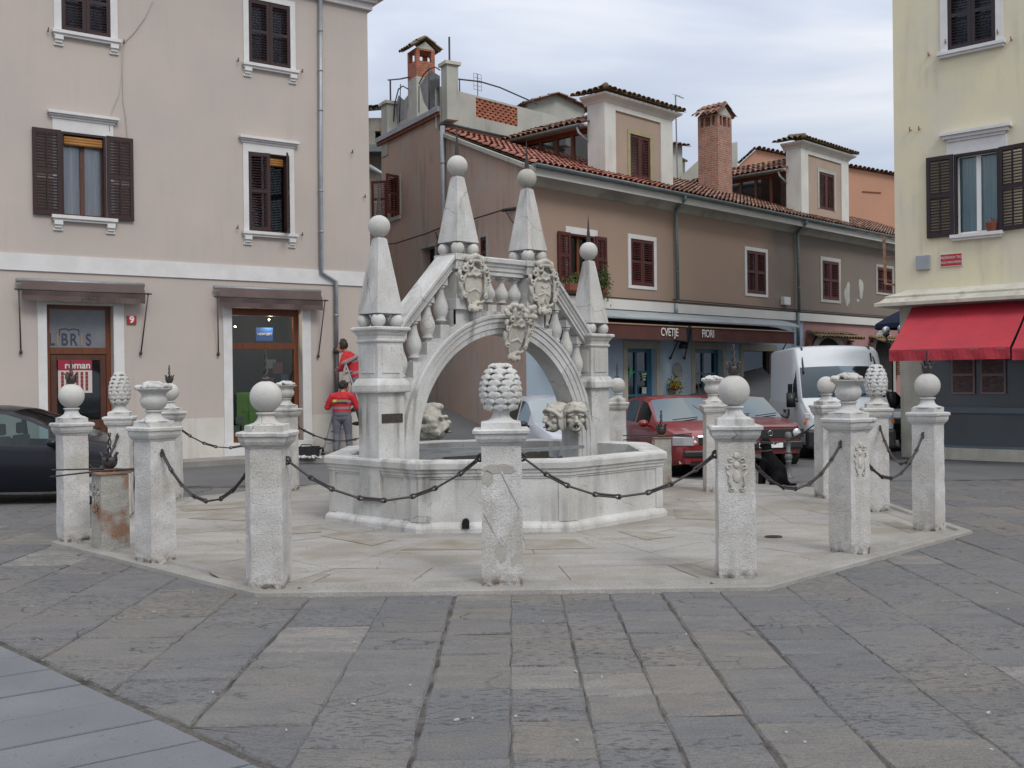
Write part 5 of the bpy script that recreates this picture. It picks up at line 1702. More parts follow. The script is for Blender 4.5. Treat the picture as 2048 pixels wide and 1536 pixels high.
# =================================================================== brown house
BH = empty('brown_house', WB.M, 'long two-storey brown house with dormers, flower shop and downpipes', 'building')
AtoB = WB.Mi @ WA.M                                      # alley-side frame in the brown house's frame
def qb(x, y, o=0.0):
    h_ = WB.hit(x, y, o); return Vector((h_[0], o, h_[1]))
sE = WB.hit(1800, 500)[0] + 5
zF1, zF0 = WB.hit(1215, 598)[1], WB.hit(1215, 618)[1]     # white fascia band
zE0 = WB.hit(1350, 424)[1]                                # foot of the eaves cove
zG = WB.hit(1350, 386, -.6)[1]                            # gutter
w1 = WB.rect(1138, 1188, 470, 563)
w2 = WB.rect(1261, 1307, 480, 572)
w3 = WB.rect(1493, 1531, 503, 588)
w4 = WB.rect(1644, 1677, 523, 600)
w5 = WB.rect(1754, 1784, 536, 586)
d1 = WB.rect(1255, 1313, 697, 900); d1 = (d1[0], d1[1], 0.05, d1[3])
d2 = WB.rect(1390, 1446, 699, 900); d2 = (d2[0], d2[1], 0.5, WB.hit(1415, 699)[1])
d3 = WB.rect(1487, 1548, 702, 900); d3 = (d3[0], d3[1], 0.5, WB.hit(1515, 702)[1])
s_pink = WB.hit(1606, 660)[0]
ar = (WB.hit(1624, 720)[0], WB.hit(1686, 720)[0], 0.05, WB.hit(1655, 716)[1])
ar2 = (WB.hit(1748, 740)[0], WB.hit(1782, 740)[0], 0.05, WB.hit(1765, 690)[1])
m = MB()
facade(m, 0, sE, 0, zE0 + .02, [w1, w2, w3, w4, w5, d1, d2, d3, ar, ar2], lambda s, z: 0 if z > zF0 else (1 if s < s_pink else 2), 0.28, (zF0,), (s_pink,))
m.poly([(sE, 0, 0), (sE, 9, 0), (sE, 9, zE0), (sE, 0, zE0)])
m.build('front_wall', [MT['plB'], MT['plBlue'], MT['plPink']], BH, auto='keep')
# alley-side wall, gable-shaped, stepping up to the terrace corner
def qa(x, y, o=0.0):
    h_ = WA.hit(x, y, o); return AtoB @ Vector((h_[0], o, h_[1]))
a_c = WA.hit(885, 400)[0]; a_e = WA.hit(764, 400)[0]
z885 = WA.hit(888, 262)[1]; zpar = WA.hit(885, 222)[1]
zEav = zG + 0.0
side = MB(AtoB)
aw_ = [WA.rect(776, 800, 356, 434), WA.rect(846, 872, 495, 600), WA.rect(962, 974, 474, 540)]
facade(side, a_e, a_c, 0, z885, aw_[:2], None, 0.25)
facade(side, a_c, 0, 0, zE0, aw_[2:], None, 0.25)
side.poly([(a_c, 0, zE0), (0, 0, zE0), (0, 0, zEav + .1), (a_c, 0, z885 + .08)])
side.poly([(a_e, 0, z885), (a_c, 0, z885), (a_c, 0, zpar), (a_e, 0, zpar)])
side.poly([(a_e, 0, 0), (a_e, 6, 0), (a_e, 6, zpar), (a_e, 0, zpar)])
side.build('side_wall', MT['plA'], BH, auto='keep')
def back(r, off=0.24):
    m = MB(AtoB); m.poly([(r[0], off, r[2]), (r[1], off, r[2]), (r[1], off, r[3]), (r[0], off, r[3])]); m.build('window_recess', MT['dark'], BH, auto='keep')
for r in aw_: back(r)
m = MB(AtoB)
r = aw_[0]
m.box(r[0]-.06, r[1]+.06, -.04, .0, r[2]-.12, r[2]-.003); m.box(r[1], r[1]+.09, -.03, 0, r[2], r[3]+.05)
r = aw_[1]; m.box(r[0]-.08, r[1]+.1, -.05, 0, r[3]+.003, r[3]+.1); m.box(r[1], r[1]+.08, -.03, 0, r[2], r[3]); m.box(r[0]-.08, r[0], -.03, 0, r[2], r[3])
r = aw_[2]; m.box(r[1], r[1]+.1, -.03, 0, r[2]-.1, r[3]+.1); m.box(r[0], r[1], -.03, 0, r[3], r[3]+.1)
m.build('side_window_surround', MT['plTerr'], BH)
r = aw_[0]
wn_ = MB(AtoB); wn_.box(r[0], r[1], .1, .14, r[3]-.08, r[3]); wn_.box((r[0]+r[1])/2-.05, (r[0]+r[1])/2+.05, .1, .14, r[2], r[3]); wn_.box(r[0], r[0]+.06, .1, .14, r[2], r[3]); wn_.box(r[1]-.06, r[1], .1, .14, r[2], r[3])
wno = wn_.build('side_window', MT['wood_d'], BH, label='alley window with an open red-brown shutter')
m = MB(AtoB @ Matrix.Translation((r[0], -.03, r[2])) @ Matrix.Rotation(radians(50), 4, 'Z')); shutter_mesh(m, 0.5, r[3]-r[2], -1); m.build('shutter', MT['shutter_m'], wno)
m = MB(AtoB @ Matrix.Translation((r[1], -.03, r[2])) @ Matrix.Rotation(radians(-70), 4, 'Z')); shutter_mesh(m, 0.5, r[3]-r[2], 1); m.build('shutter', MT['shutter_m'], wno)
r = aw_[2]
m = MB(AtoB @ Matrix.Translation((r[0], .02, r[2]))); shutter_mesh(m, r[1]-r[0], r[3]-r[2], 1); m.build('side_shutter', MT['shutter_m'], BH)
# parapet flashing of the alley side
m = MB(AtoB)
m.box(a_e-.2, a_c, -.12, .25, zpar, zpar+.14)
m.build('parapet_flashing', MT['zinc'], BH)
m = MB(AtoB); m.box(a_e-.2, a_c, -.08, -.002, zpar-.1, zpar-.003); m.build('parapet_edge', MT['terracotta'], BH)

# eaves: cove, fascia, gutter
m = MB()
prof = [(0.0, zE0), (-0.04, zE0 + .015), (-0.12, zE0+.1), (-0.3, zE0 + .2), (-.47, zE0 + (zG-zE0)*.55), (-.47, zG - .02), (0, zG-.02)]
x0_, x1_ = -.25, sE
for (p, q_) in zip(prof, prof[1:]):
    m.cm = 0
    m.poly([(x0_ + .25 + (p[0]*.45), p[0], p[1]), (x1_, p[0], p[1]), (x1_, q_[0], q_[1]), (x0_ + .25 + (q_[0]*.45), q_[0], q_[1])])
m.poly([(x0_ + .25 + p_[0]*.45, p_[0], p_[1]) for p_ in prof])
m.build('eaves_cove', MT['cove'], BH, auto='keep')
m = MB(); m.box(-.28, sE, -.51, -.475, zG - .22, zG - .03); m.build('fascia_board', MT['fascia'], BH)
gutter(BH, (-.3, -.62, zG + .03), (sE, -.62, zG+.03), 0.08)
# roof
yT = (WB.Mi @ WA.M @ Vector((a_c, 0, 0))).y
xT = (WB.Mi @ WA.M @ Vector((a_c, 0, 0))).x
zT = z885 + .05
V = Vector((xT + .25, yT + .55, zT - (zG + .02)))
roofx = WB.hit(1350, 380, -.5)[0]
m = MB()
P0 = Vector((-.28, -.6, zG + .0))
m.poly([P0, P0 + Vector((sE+.3, 0, 0)), P0 + Vector((sE+.3, 0, 0)) + V, P0 + V])
m.poly([P0 + V + Vector((.3, 0, 0)), P0 + V + Vector((sE, 0, 0)), P0 + V + Vector((sE, 5, -2.2)), P0 + V + Vector((2.2, 5, -2.2))])
m.build('roof_deck', MT['tile_old'], BH, auto='keep')
split = WB.hit(1340, 375, -.5)[0] + .3
tile_roof(BH, P0 + Vector((0, 0, .01)), (1, 0, 0), V, split, V.length, 'tile_new', 'roof', seed=2)
tile_roof(BH, P0 + Vector((split, 0, .01)), (1, 0, 0), V, sE - split, V.length, 'tile', 'roof', seed=3)
m = MB(); m.prism([(P0.x - .02, P0.y), (P0.x + .1, P0.y), (P0.x + .1 + V.x, P0.y + V.y), (P0.x - .02 + V.x, P0.y + V.y)], 0, .0001)
m = MB()
A_, B2_ = P0 + Vector((-.02, 0, -.1)), P0 + V + Vector((-.02, 0, -.1)); m.bar(A_, B2_, .12, .1)
m.build('verge', MT['plTerr'], BH)

# string band between shops and upper floor
box_obj(BH, 'white_band', 'fascia', 0.02, sE, -.1, -.002, zF0, zF1, 0.005)
m = MB(); m.smooth = True
m.tube([(0.05, -.05, zF1+.05), (4, -.06, zF1+.04), (9, -.05, zF1+.06), (12, -.06, zF1 + .03), (16, -.05, zF1+.06), (sE, -.05, zF1+.04)], 0.018, 5)
m.tube([(6, -.05, zF1+.12), (12, -.05, zF1+.1), (sE, -.05, zF1+.13)], 0.014, 5)
m.build('wall_cable', MT['cable'], BH)

window(BH, w1, 'first-floor window with open oxblood shutters', 'trimL', 0.13, 'open', 'shutter_m', frame='wood', curtain='dark', head=0.17, lw=0.46, sill=0, bottom=True, pane='pane_refl')
window(BH, w2, 'first-floor window with closed shutters, second from the corner', 'trimL', 0.12, 'closed', 'shutter_m')
window(BH, w3, 'first-floor window with closed shutters between the two downpipes', 'trimL', 0.11, 'closed', 'shutter_m')
window(BH, w4, 'first-floor window with closed shutters on the grey-stained plaster', 'plTerr', 0.13, 'closed', 'shutter_m')
window(BH, w5, 'last first-floor window, cut off by the yellow house', 'plTerr', 0.1, 'closed', 'shutter_m')
m = MB()
rr_ = random.Random(8)
for (x_, y_, w__, h__) in ((1695, 588, .2, .42), (1722, 578, .16, .42), (1716, 601, .1, .06)):
    p_ = qb(x_, y_)
    pts = [(p_.x + w__*cos(t)*(1+.3*sin(3*t+x_)), p_.z + h__*sin(t)*(1+.2*cos(2*t+x_))) for t in [2*pi*k/18 for k in range(18)]]
    m.prism(pts, -.004, .001, 'y')
m.build('plaster_patch', MT['plTerr'], BH)

# downpipes
def spout(x_top, x_, y_top, y_bot):
    g_ = WB.hit(x_top, y_top, -.62)[0]; s_ = WB.hit(x_, (y_top+y_bot)/2, -.08)[0]
    zb_ = WB.hit(x_, y_bot, -.14)[1]
    pipe(BH, [(g_, -.62, zG-.02), (g_, -.62, zG - .12), (s_ + .0, -.12, zE0 + .02), (s_, -.12, zE0-.15), (s_, -.14, zb_)], 0.05, 'zinc_g')
spout(1370, 1351, 392, 600)
spout(1612, 1594, 432, 626)
q1_ = qb(1352, 600, -.14); pipe(BH, [(q1_.x, -.14, zF1), (q1_.x, -.14, zF0 - .05)], 0.052, 'zinc', bands=False)
q1_ = qb(1596, 640, -.14); pipe(BH, [(q1_.x, -.14, zF1), (q1_.x, -.14, WB.hit(1596, 692)[1])], 0.06, 'zinc_g', bands=False)
# alley-side pipe
zz_ = [Vector(qa(885, 252, -.08)), Vector(qa(886, 400, -.08)), Vector(qa(880, 470, -.08)), Vector(qa(879, 700, -.08))]
zz_[1].x, zz_[1].y = zz_[0].x, zz_[0].y; zz_[2].x, zz_[2].y = zz_[0].x, zz_[0].y; zz_[3].x, zz_[3].y = zz_[0].x, zz_[0].y
pipe(BH, zz_, 0.07)
# meter box
p_ = qb(1573, 602, -.1); box_obj(BH, 'meter_box', 'trimL', p_.x-.2, p_.x+.2, -.14, 0, p_.z-.13, p_.z+.13, .01)

# flower boxes under the open window
fb = empty('flower_box', WB.M @ Matrix.Translation((w1[0]+.05, -.2, w1[2]-.28)), 'terracotta window box with trailing green plants under the open oxblood shutters', 'planter')
m = MB(); m.box(-.35, .35, -.1, .1, 0, .18); m.build('box', MT['terracotta'], fb, bevel=.01)
m = MB()
rr_ = random.Random(5)
def leaf(m, c, s_, rr_):
    T = Matrix.Translation(c) @ Euler((rr_.uniform(0, 6.3), rr_.uniform(0, 6.3), rr_.uniform(0, 6.3))).to_matrix().to_4x4()
    m.poly([T @ Vector((-s_, 0, 0)), T @ Vector((0, -s_*.5, 0)), T @ Vector((s_, 0, s_*.2)), T @ Vector((0, s_*.5, 0))])
for k in range(260): leaf(m, (rr_.gauss(.0, .22), rr_.gauss(-.02, .07), .2 + abs(rr_.gauss(0, .1))), .035, rr_)
m.build('plants', MT['leaf'], fb, auto='keep')
fb2 = empty('potted_plant', WB.M @ Matrix.Translation((w1[1]+.12, -.22, w1[2]-.35)), 'bushy green plant hanging beside the right oxblood shutter', 'plant')
m = MB(); m.lathe([(.07, 0), (.1, .17), (0, .16)], 12); m.build('pot', MT['terracotta'], fb2)
m = MB()
for k in range(420): leaf(m, (rr_.gauss(0, .1), rr_.gauss(-.03, .07), rr_.gauss(.32, .2)), .04, rr_)
m.build('foliage', MT['leaf'], fb2, auto='keep')

# metal canopy and shop awnings
cx1 = WB.hit(1598, 650, -.9)[0]
zc1, zc0 = zF0 - .01, WB.hit(1300, 633, -.9)[1]
m = MB()
n = 30
for i in range(n):
    u0, u1 = .3 + (cx1-.3)*i/n, .3 + (cx1-.3)*(i+1)/n
    pr = [(0.0, zc1), (-.35, zc1-.05), (-.75, zc1-.16), (-.95, zc0-.05), (-.95, zc0-.09), (-.7, zc1-.22), (0, zc1-.1)]
    for p, q_ in zip(pr, pr[1:]): m.poly([(u0, p[0], p[1]), (u1, p[0], p[1]), (u1, q_[0], q_[1]), (u0, q_[0], q_[1])])
m.poly([(cx1, p[0], p[1]) for p in pr]); m.poly([(.3, p[0], p[1]) for p in pr])
m.build('metal_canopy', MT['canopy'], BH, auto='keep')
def shop_awning(xa, xb, words, wx, lab):
    yo = -.98
    sa, sb = (WB.hit(xa, 670, yo)[0] if xa else .35), WB.hit(xb, 670, yo)[0]
    xm = 1340 if not xa else 1412
    zt = WB.hit(1340, 652, yo)[1]; zb_ = WB.hit(1340, 680, yo)[1]
    m = MB(); m.smooth = False
    n = 20
    for i in range(n):
        u0, u1 = sa + (sb-sa)*i/n, sa + (sb-sa)*(i+1)/n
        m.poly([(u0, -.35, zt+.17), (u1, -.35, zt+.17), (u1, yo, zt), (u0, yo, zt)])
        m.poly([(u0, yo, zt), (u1, yo, zt), (u1, yo-.01-.012*sin(u1*5), zb_), (u0, yo-.01-.012*sin(u0*5), zb_)])
    m.poly([(sb, -.35, zt+.17), (sb, yo, zt), (sb, -.4, zt)]); m.poly([(sa, -.35, zt+.17), (sa, yo, zt), (sa, -.4, zt)])
    aw = m.build('shop_awning', MT['awnM'], BH, label=lab, auto='keep')
    m = MB(); m.smooth = True
    m.tube([(sa-.05, yo-.01, zt), (sb+.08, yo-.01, zt)], .02, 8)
    m.build('awning_bar', plain('tan_bar', (.3, .2, .12), .5), aw)
    q_ = [WB.hit(x_, 667, yo)[0] for x_ in wx]
    text_obj(words, .30, MT['offwhite'], aw, T_((q_[0]+q_[1])/2, yo-.035, (zt+zb_)/2 + .01), .003, 'lettering', sx=(q_[1]-q_[0])/(.30*.66*len(words)), bold=.004)
    return aw, zt, zb_, sa, sb
aw1, zt1, zb1_, _, sb1 = shop_awning(None, 1372, 'CVETJE', (1315, 1359), 'brown awning with the word CVETJE')
aw2, zt2, zb2_, sa2, sb2 = shop_awning(1384, 1588, 'FIORI', (1397, 1431), 'brown awning with the word FIORI')
m = MB(); m.smooth = True
for (xa, ya_, xw, yw) in ((sb1-.05, zt1, 1341, 716), (sa2+.02, zt1, 1369, 716), (sb2-.05, zt1, 1563, 704)):
    e_ = qb(xw, yw, -.06)
    m.tube([(xa, -.95, ya_), e_], .02, 8); m.ell(e_, .045, 8, 6)
m.build('awning_arm', MT['iron'], BH)
# wall lamp under the awnings
p_ = qb(1367, 690, -.35)
m = MB(Matrix.Translation(p_)); m.smooth = True
m.lathe([(0, .1), (.08, .09), (.13, .0), (.14, -.1), (.12, -.1), (0, -.03)], 16); m.tube([(0, 0, .08), (0, .33, .14)], .02, 6)
lo_ = m.build('wall_lamp', MT['black']); lo_.matrix_world = WB.M
tag(lo_, 'black bell-shaped wall lamp between the two brown shop awnings', 'lamp')
# plaque and hanging flowers
p_ = qb(1355, 740, -.03)
m = MB(Matrix.Translation(p_) @ Matrix.Rotation(pi/2, 4, 'X')); m.smooth = False
m.lathe([(0, .03), (.19, .03), (.2, .02), (.205, 0), (.205, -.02)], 36)
pq_ = m.build('round_plaque', surf('grey_plaque', (.3, .29, .28), .8, (.24, .23, .22), 4, .8, .1, 60, .2, 60, .003)); pq_.matrix_world = WB.M
tag(pq_, 'round grey plaque on the blue wall above the yellow flowers', 'plaque')
for (x_, y_, sc_, lb) in ((1349, 768, 1.0, 'hanging basket of yellow flowers just below the round plaque'), (1351, 801, .9, 'lower basket of yellow flowers, half hidden by the red car’s roof')):
    p_ = qb(x_, y_, -.18)
    bk_ = empty('flower_basket', WB.M @ Matrix.Translation(p_), lb, 'flower basket', 'flower baskets on the blue wall')
    m = MB(); m.smooth = True; m.lathe([(0, -.2), (.1, -.16), (.15, -.05), (.13, -.05), (0, -.1)], 14); m.tube([(0, 0, 0), (0, .1, .12), (0, .17, .14)], .01, 5)
    m.build('basket', MT['terracotta'], bk_)
    rr_ = random.Random(int(x_*7+y_))
    m = MB()
    for k in range(260): leaf(m, (rr_.gauss(0, .12), rr_.gauss(-.02, .09), rr_.gauss(-.02, .1)), .035, rr_)
    m.build('foliage', MT['leaf'], bk_, auto='keep')
    m = MB()
    for k in range(150): leaf(m, (rr_.gauss(0, .13), rr_.gauss(-.08, .07), rr_.gauss(.0, .1)), .03, rr_)
    m.build('flowers', MT['yellow'], bk_, auto='keep')

# shop openings
def stone_frame(r, tw, mat, head=.2, y=-.03):
    m = MB()
    m.box(r[0]-tw, r[0]-.002, y, .02, 0.02, r[3]); m.box(r[1]+.002, r[1]+tw, y, .02, 0.02, r[3]); m.box(r[0]-tw, r[1]+tw, y-.003, .02, r[3]+.003, r[3]+head)
    return m
cream = surf('cream_stone_frame', (.4, .37, .29), .85, (.32, .3, .24), 2.5, .8, .08, 60, .2, 50, .005)
def shop_unit(r, name, lab, kind):
    a, b, c, d = r
    m = MB()
    yf = .16
    if kind == 'grid':
        m.box(a, a+.07, yf, yf+.06, c, d); m.box(b-.2, b, yf, yf+.06, c, d); m.box(a+.07, b-.2, yf, yf+.06, d-.1, d); m.box(a+.07, b-.2, yf, yf+.06, c, c+.15)
        xm = (a+b-.13)/2
        m.box(xm-.04, xm+.04, yf-.01, yf+.06, c+.15, d-.1)
        k = 4 if c < .3 else 3
        for i in range(1, k):
            z_ = c + (d-c)*i/k; m.box(a+.07, b-.2, yf-.008, yf+.055, z_-.03, z_+.03)
    else:
        m.box(b-.16, b, yf, yf+.06, c, d); m.box(a, b-.16, yf, yf+.06, c, c+.08)
    o = m.build(name, MT['teal'] if kind == 'grid' else MT['wood_d'], BH, label=lab)
    m = MB(); m.poly([(a+.03, yf+.03, c), (b-.03, yf+.03, c), (b-.03, yf+.03, d), (a+.03, yf+.03, d)]); m.build('pane', MT['pane_refl'], o, auto='keep')
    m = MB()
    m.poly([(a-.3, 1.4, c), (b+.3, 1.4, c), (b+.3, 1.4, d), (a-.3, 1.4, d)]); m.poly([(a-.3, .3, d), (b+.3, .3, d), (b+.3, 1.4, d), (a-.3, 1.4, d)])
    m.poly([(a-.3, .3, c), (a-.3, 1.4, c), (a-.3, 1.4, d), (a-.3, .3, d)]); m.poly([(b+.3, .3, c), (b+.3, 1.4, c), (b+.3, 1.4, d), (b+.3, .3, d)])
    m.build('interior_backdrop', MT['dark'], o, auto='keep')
    stone_frame(r, .17, cream).build('stone_frame', cream, o, bevel=.005)
    return o
o1 = shop_unit(d1, 'shop_door', 'teal glazed door of the flower shop', 'grid')
p_ = qb(1262, 748, .15); m = MB(); m.prism([(p_.x-.1, p_.z), (p_.x-.03, p_.z-.1), (p_.x+.0, p_.z-.02), (p_.x+.09, p_.z+.02), (p_.x+.02, p_.z+.12), (p_.x+.0, p_.z+.22), (p_.x-.06, p_.z+.1)], .145, .15, 'y'); m.build('green_sticker', plain('green_sticker', (.05, .5, .12), .5), o1)
for yy_, ww_, cc_ in ((748, .22, 'offwhite'), (753, .16, 'grn'), (759, .12, 'offwhite')):
    p_ = qb(1288, yy_, .15); box_obj(o1, 'sticker', cc_, p_.x-ww_/2, p_.x+ww_/2, .14, .145, p_.z-.02, p_.z+.02)
p_ = qb(1288, 781, .15); box_obj(o1, 'notice', plain('pale_notice', (.4, .4, .4), .6), p_.x-.1, p_.x+.1, .14, .145, p_.z-.09, p_.z+.09)
shop_unit(d2, 'shop_window', 'teal barred window of the flower shop', 'grid')
o3 = shop_unit(d3, 'shop_window', 'plain display window with dry branches beside the van', 'plain')
m = MB(); m.smooth = True
rr_ = random.Random(6)
for k in range(26):
    x_ = (d3[0]+d3[1])/2 + rr_.uniform(-.1, .1)
    m.tube([(x_, .6, d3[2]), (x_ + rr_.uniform(-.1, .1), .6, d3[2]+.8), (x_ + rr_.uniform(-.35, .35), .6 + rr_.uniform(-.1, .1), d3[2] + rr_.uniform(1.2, 1.9))], .01, 4)
m.build('dry_branches', surf('branches', (.16, .1, .05), .9, (.1, .06, .03), 5, .8, 0, 1, 0, 1), o3)
# pink shop: arched doorways with little tiled hoods
for idx, r in enumerate((ar, ar2)):
    a, b, c, d = r
    m = MB()
    cx_, R_ = (a+b)/2, (b-a)/2
    n = 16
    outer = []
    for k in range(n):
        t0, t1 = pi*k/n, pi*(k+1)/n
        for (ra, rb, ya_, yb_) in ((R_, R_+.28, -.06, -.06),):
            m.poly([(cx_+ra*cos(t0), ya_, d+ra*sin(t0)*.9-.3), (cx_+rb*cos(t0), ya_, d+rb*sin(t0)*.9-.3), (cx_+rb*cos(t1), ya_, d+rb*sin(t1)*.9-.3), (cx_+ra*cos(t1), ya_, d+ra*sin(t1)*.9-.3)])
            m.poly([(cx_+ra*cos(t0), ya_, d+ra*sin(t0)*.9-.3), (cx_+ra*cos(t1), ya_, d+ra*sin(t1)*.9-.3), (cx_+ra*cos(t1), .2, d+ra*sin(t1)*.9-.3), (cx_+ra*cos(t0), .2, d+ra*sin(t0)*.9-.3)])
    m.box(a-.28, a, -.06, 0, 0, d-.3); m.box(b, b+.28, -.06, 0, 0, d-.3)
    o = m.build('arched_doorway', MT['plTerr'], BH, auto='keep')
    m = MB(); pts = [(a, c)] + [(b, c)] + [(cx_ + R_*cos(pi*k/n), d - .3 + R_*.9*sin(pi*k/n)) for k in range(n+1)]
    m.prism(pts, -.02, -.012, 'y'); m.build('doorway_recess', MT['dark'], o)
    zh = WB.hit(1660, 676, -.3)[1] if idx == 0 else WB.hit(1765, 684, -.3)[1]
    tile_roof(BH, (a-.45, -.55, zh-.05), (1, 0, 0), (0, .5, .22), b-a+.9, .58, 'tile_old', 'tiled_hood', pv=.29, seed=9+idx, r=.09)
    m = MB(); rr_ = random.Random(idx)
    for s_ in (a-.42, b+.36):
        for k in range(16): m.box(s_+rr_.uniform(-.04, .0), s_+rr_.uniform(.08, .16), -.12-rr_.uniform(0, .08), 0, zh-.1-.075*k, zh-.04-.075*k)
    m.build('brick_quoin', MT['tile'], o)

# dormers
def dormer(xl, xr, xside, ytop_, win, tag_lab, zwb):
    yd = .3
    s0, s1 = WB.hit(xl, 300, yd)[0], WB.hit(xr, 340, yd)[0]
    zt = WB.hit(xl, ytop_, yd)[1]
    # depth of the white side cheek from its far edge
    lo_, hi_ = 0, 3
    for _ in range(40):
        md_ = (lo_+hi_)/2
        P = WB.M @ Vector((s0, yd+md_, zt))
        px_ = 1024 + FPX*P.x/P.y
        if px_ > xside: lo_ = md_
        else: hi_ = md_
    dc = lo_
    zr = lambda y_: zG + (y_+.6)*V.z/V.y
    win_r = win
    D_ = MB()
    zb_ = zr(yd) - .1
    pan = (WB.rect(*zwb[0], yd)[0], WB.rect(*zwb[0], yd)[1], zb_, WB.rect(*zwb[0], yd)[3])
    facade(D_, s0, s1, zb_, zt, [pan], None, .05, y=yd)
    D_.poly([(s0, yd, zb_), (s0, yd+dc, zb_), (s0, yd+dc, zt), (s0, yd, zt)]); D_.poly([(s1, yd, zb_), (s1, yd+dc, zb_), (s1, yd+dc, zt), (s1, yd, zt)])
    D_.poly([(s0, yd+dc, zb_), (s1, yd+dc, zb_), (s1, yd+dc, zt), (s0, yd+dc, zt)])
    for A_, B_, za_, zb_2 in ((0.0, .06, zt-.02, zt+.06), (.06, .2, zt+.06, zt+.15), (.2, .22, zt+.15, zt+.2)):      # coved cornice
        r0_ = [(s0-A_, yd-A_), (s1+A_, yd-A_), (s1+A_, yd+dc+.1), (s0-A_, yd+dc+.1)]; r1_ = [(s0-B_, yd-B_), (s1+B_, yd-B_), (s1+B_, yd+dc+.1), (s0-B_, yd+dc+.1)]
        for k in range(4):
            D_.poly([(*r0_[k], za_), (*r0_[(k+1) % 4], za_), (*r1_[(k+1) % 4], zb_2), (*r1_[k], zb_2)])
    ob = D_.build('dormer', MT['dormer'], BH, label=tag_lab)
    P_ = MB()
    wr = WB.rect(*win_r, yd+.05)
    facade(P_, pan[0], pan[1], pan[2], pan[3], [wr], None, .2, y=yd+.05)
    P_.build('recessed_panel', MT['dormer_pan'], ob, auto='keep')
    m = MB(); t_ = .11
    m.box(wr[0]-t_, wr[0], yd+.03, yd+.06, wr[2], wr[3]); m.box(wr[1], wr[1]+t_, yd+.03, yd+.06, wr[2], wr[3]); m.box(wr[0]-t_, wr[1]+t_, yd+.028, yd+.06, wr[3], wr[3]+t_)
    m.build('window_surround', MT['mossy'] if xl < 1400 else MT['plTerr'], ob)
    hw_, hh_ = (wr[1]-wr[0])/2, wr[3]-wr[2]
    slats_shutter(ob, 'shutter', 'shutter_m', wr[0]+.005, yd+.09, wr[2], hw_-.006, hh_, 0, 1, mid=False, pitch=.075)
    slats_shutter(ob, 'shutter', 'shutter_m', wr[1]-.005, yd+.09, wr[2], hw_-.006, hh_, 0, -1, mid=False, pitch=.075)
    # hipped tile roof
    wv = s1 - s0 + .5
    hx = wv/2
    dd = dc + .55
    P1 = Vector((s0-.25, yd-.25, zt+.22))
    pit = .3
    tile_roof(ob, P1, (1, 0, 0), (0, 1, pit), wv, 1.3, 'tile_old', 'dormer_roof', seed=21, r=.09, keep=lambda u, v: v < min(u, wv-u) + .12)
    ls = dc + .6
    tile_roof(ob, P1 + Vector((0, ls, 0)), (0, -1, 0), (1, 0, pit), ls, 1.3, 'tile_old', 'dormer_roof', seed=22, r=.09, keep=lambda u, v: v < (ls-u) + .12)
    m = MB(); m.smooth = True
    m.tube([P1 + Vector((-.02, -.02, .1)), P1 + Vector((1.2, 1.2, .1+1.2*pit))], .085, 10)
    m.build('hip_tile', MT['tile_old'], ob)
    # lower rear part with side glazing
    y0_, y1_ = yd+dc, yT - .05
    x0_ = s0 + .1
    ze = WB.hit(xside-5, 250 if xl < 1400 else 330, 1.0)[1] if False else zwb[1]
    m = MB()
    pts = [(y0_, zr(y0_)+.05), (y1_, zr(y1_)+.05), (y1_, ze), (y0_, ze)]
    m.poly([(s1-.1, a_, b_) for a_, b_ in pts])
    m.poly([(x0_+.15, a_, b_) for a_, b_ in pts])
    m.build('rear_dormer_wall', MT['dark'], ob, auto='keep')
    m = MB()
    m.box(x0_, x0_+.08, y0_, y1_, ze-.14, ze)
    n = 4
    for i in range(n+1):
        yy_ = y0_ + (y1_-y0_-.9)*i/n
        m.box(x0_, x0_+.07, yy_, yy_+.09, zr(yy_)+.0, ze-.14)
    L0, L1 = Vector((x0_+.03, y0_, zr(y0_)+.1)), Vector((x0_+.03, y1_, zr(y1_)+.1))
    m.bar(L0, L1, .07, .12)
    m.build('glazing_bars', MT['wood'], ob)
    m = MB(); m.poly([(x0_+.05, a_, b_) for a_, b_ in pts]); m.build('pane', MT['pane_refl'], ob, auto='keep')
    tile_roof(ob, (x0_-.3, y1_+.6, ze+.02), (0, -1, 0), (1, 0, .38), y1_+.6-y0_, 1.9, 'tile', 'rear_dormer_roof', seed=31, r=.09)
    m = MB(); m.box(x0_-.28, s1-.1, y0_, y1_+.5, ze-.02, ze+.02); m.build('soffit', MT['cove'], ob)
    gutter(ob, (x0_-.36, y1_+.5, ze+.02), (x0_-.36, y0_+.02, ze+.02), .07)
    m = MB(); m.smooth = True; m.tube([(x0_-.36, y0_+.15, ze-.05), (x0_-.34, y0_+.12, ze-.2), (s0-.05, y0_-.02, ze-.42)], .035, 8); m.build('spout', MT['zinc'], ob)
ze1 = None
_p = at(1175, 248, (WB.M @ Vector((WB.hit(1210, 300, .3)[0]+.1-.3, .85, 0))).y); ze1 = _p.z
dormer(1210, 1346, 1181, 203, (1260, 1300, 272, 357), 'white dormer with closed shutters near the corner of the roof', ((1232, 1322, 233, 350), ze1))
_p = at(1572, 338, (WB.M @ Vector((WB.hit(1600, 360, .3)[0]+.1-.3, .85, 0))).y); ze2 = _p.z
dormer(1602, 1697, 1577, 295, (1638, 1668, 347, 420), 'white dormer with closed shutters towards the right end of the roof', ((1617, 1683, 318, 415), ze2))

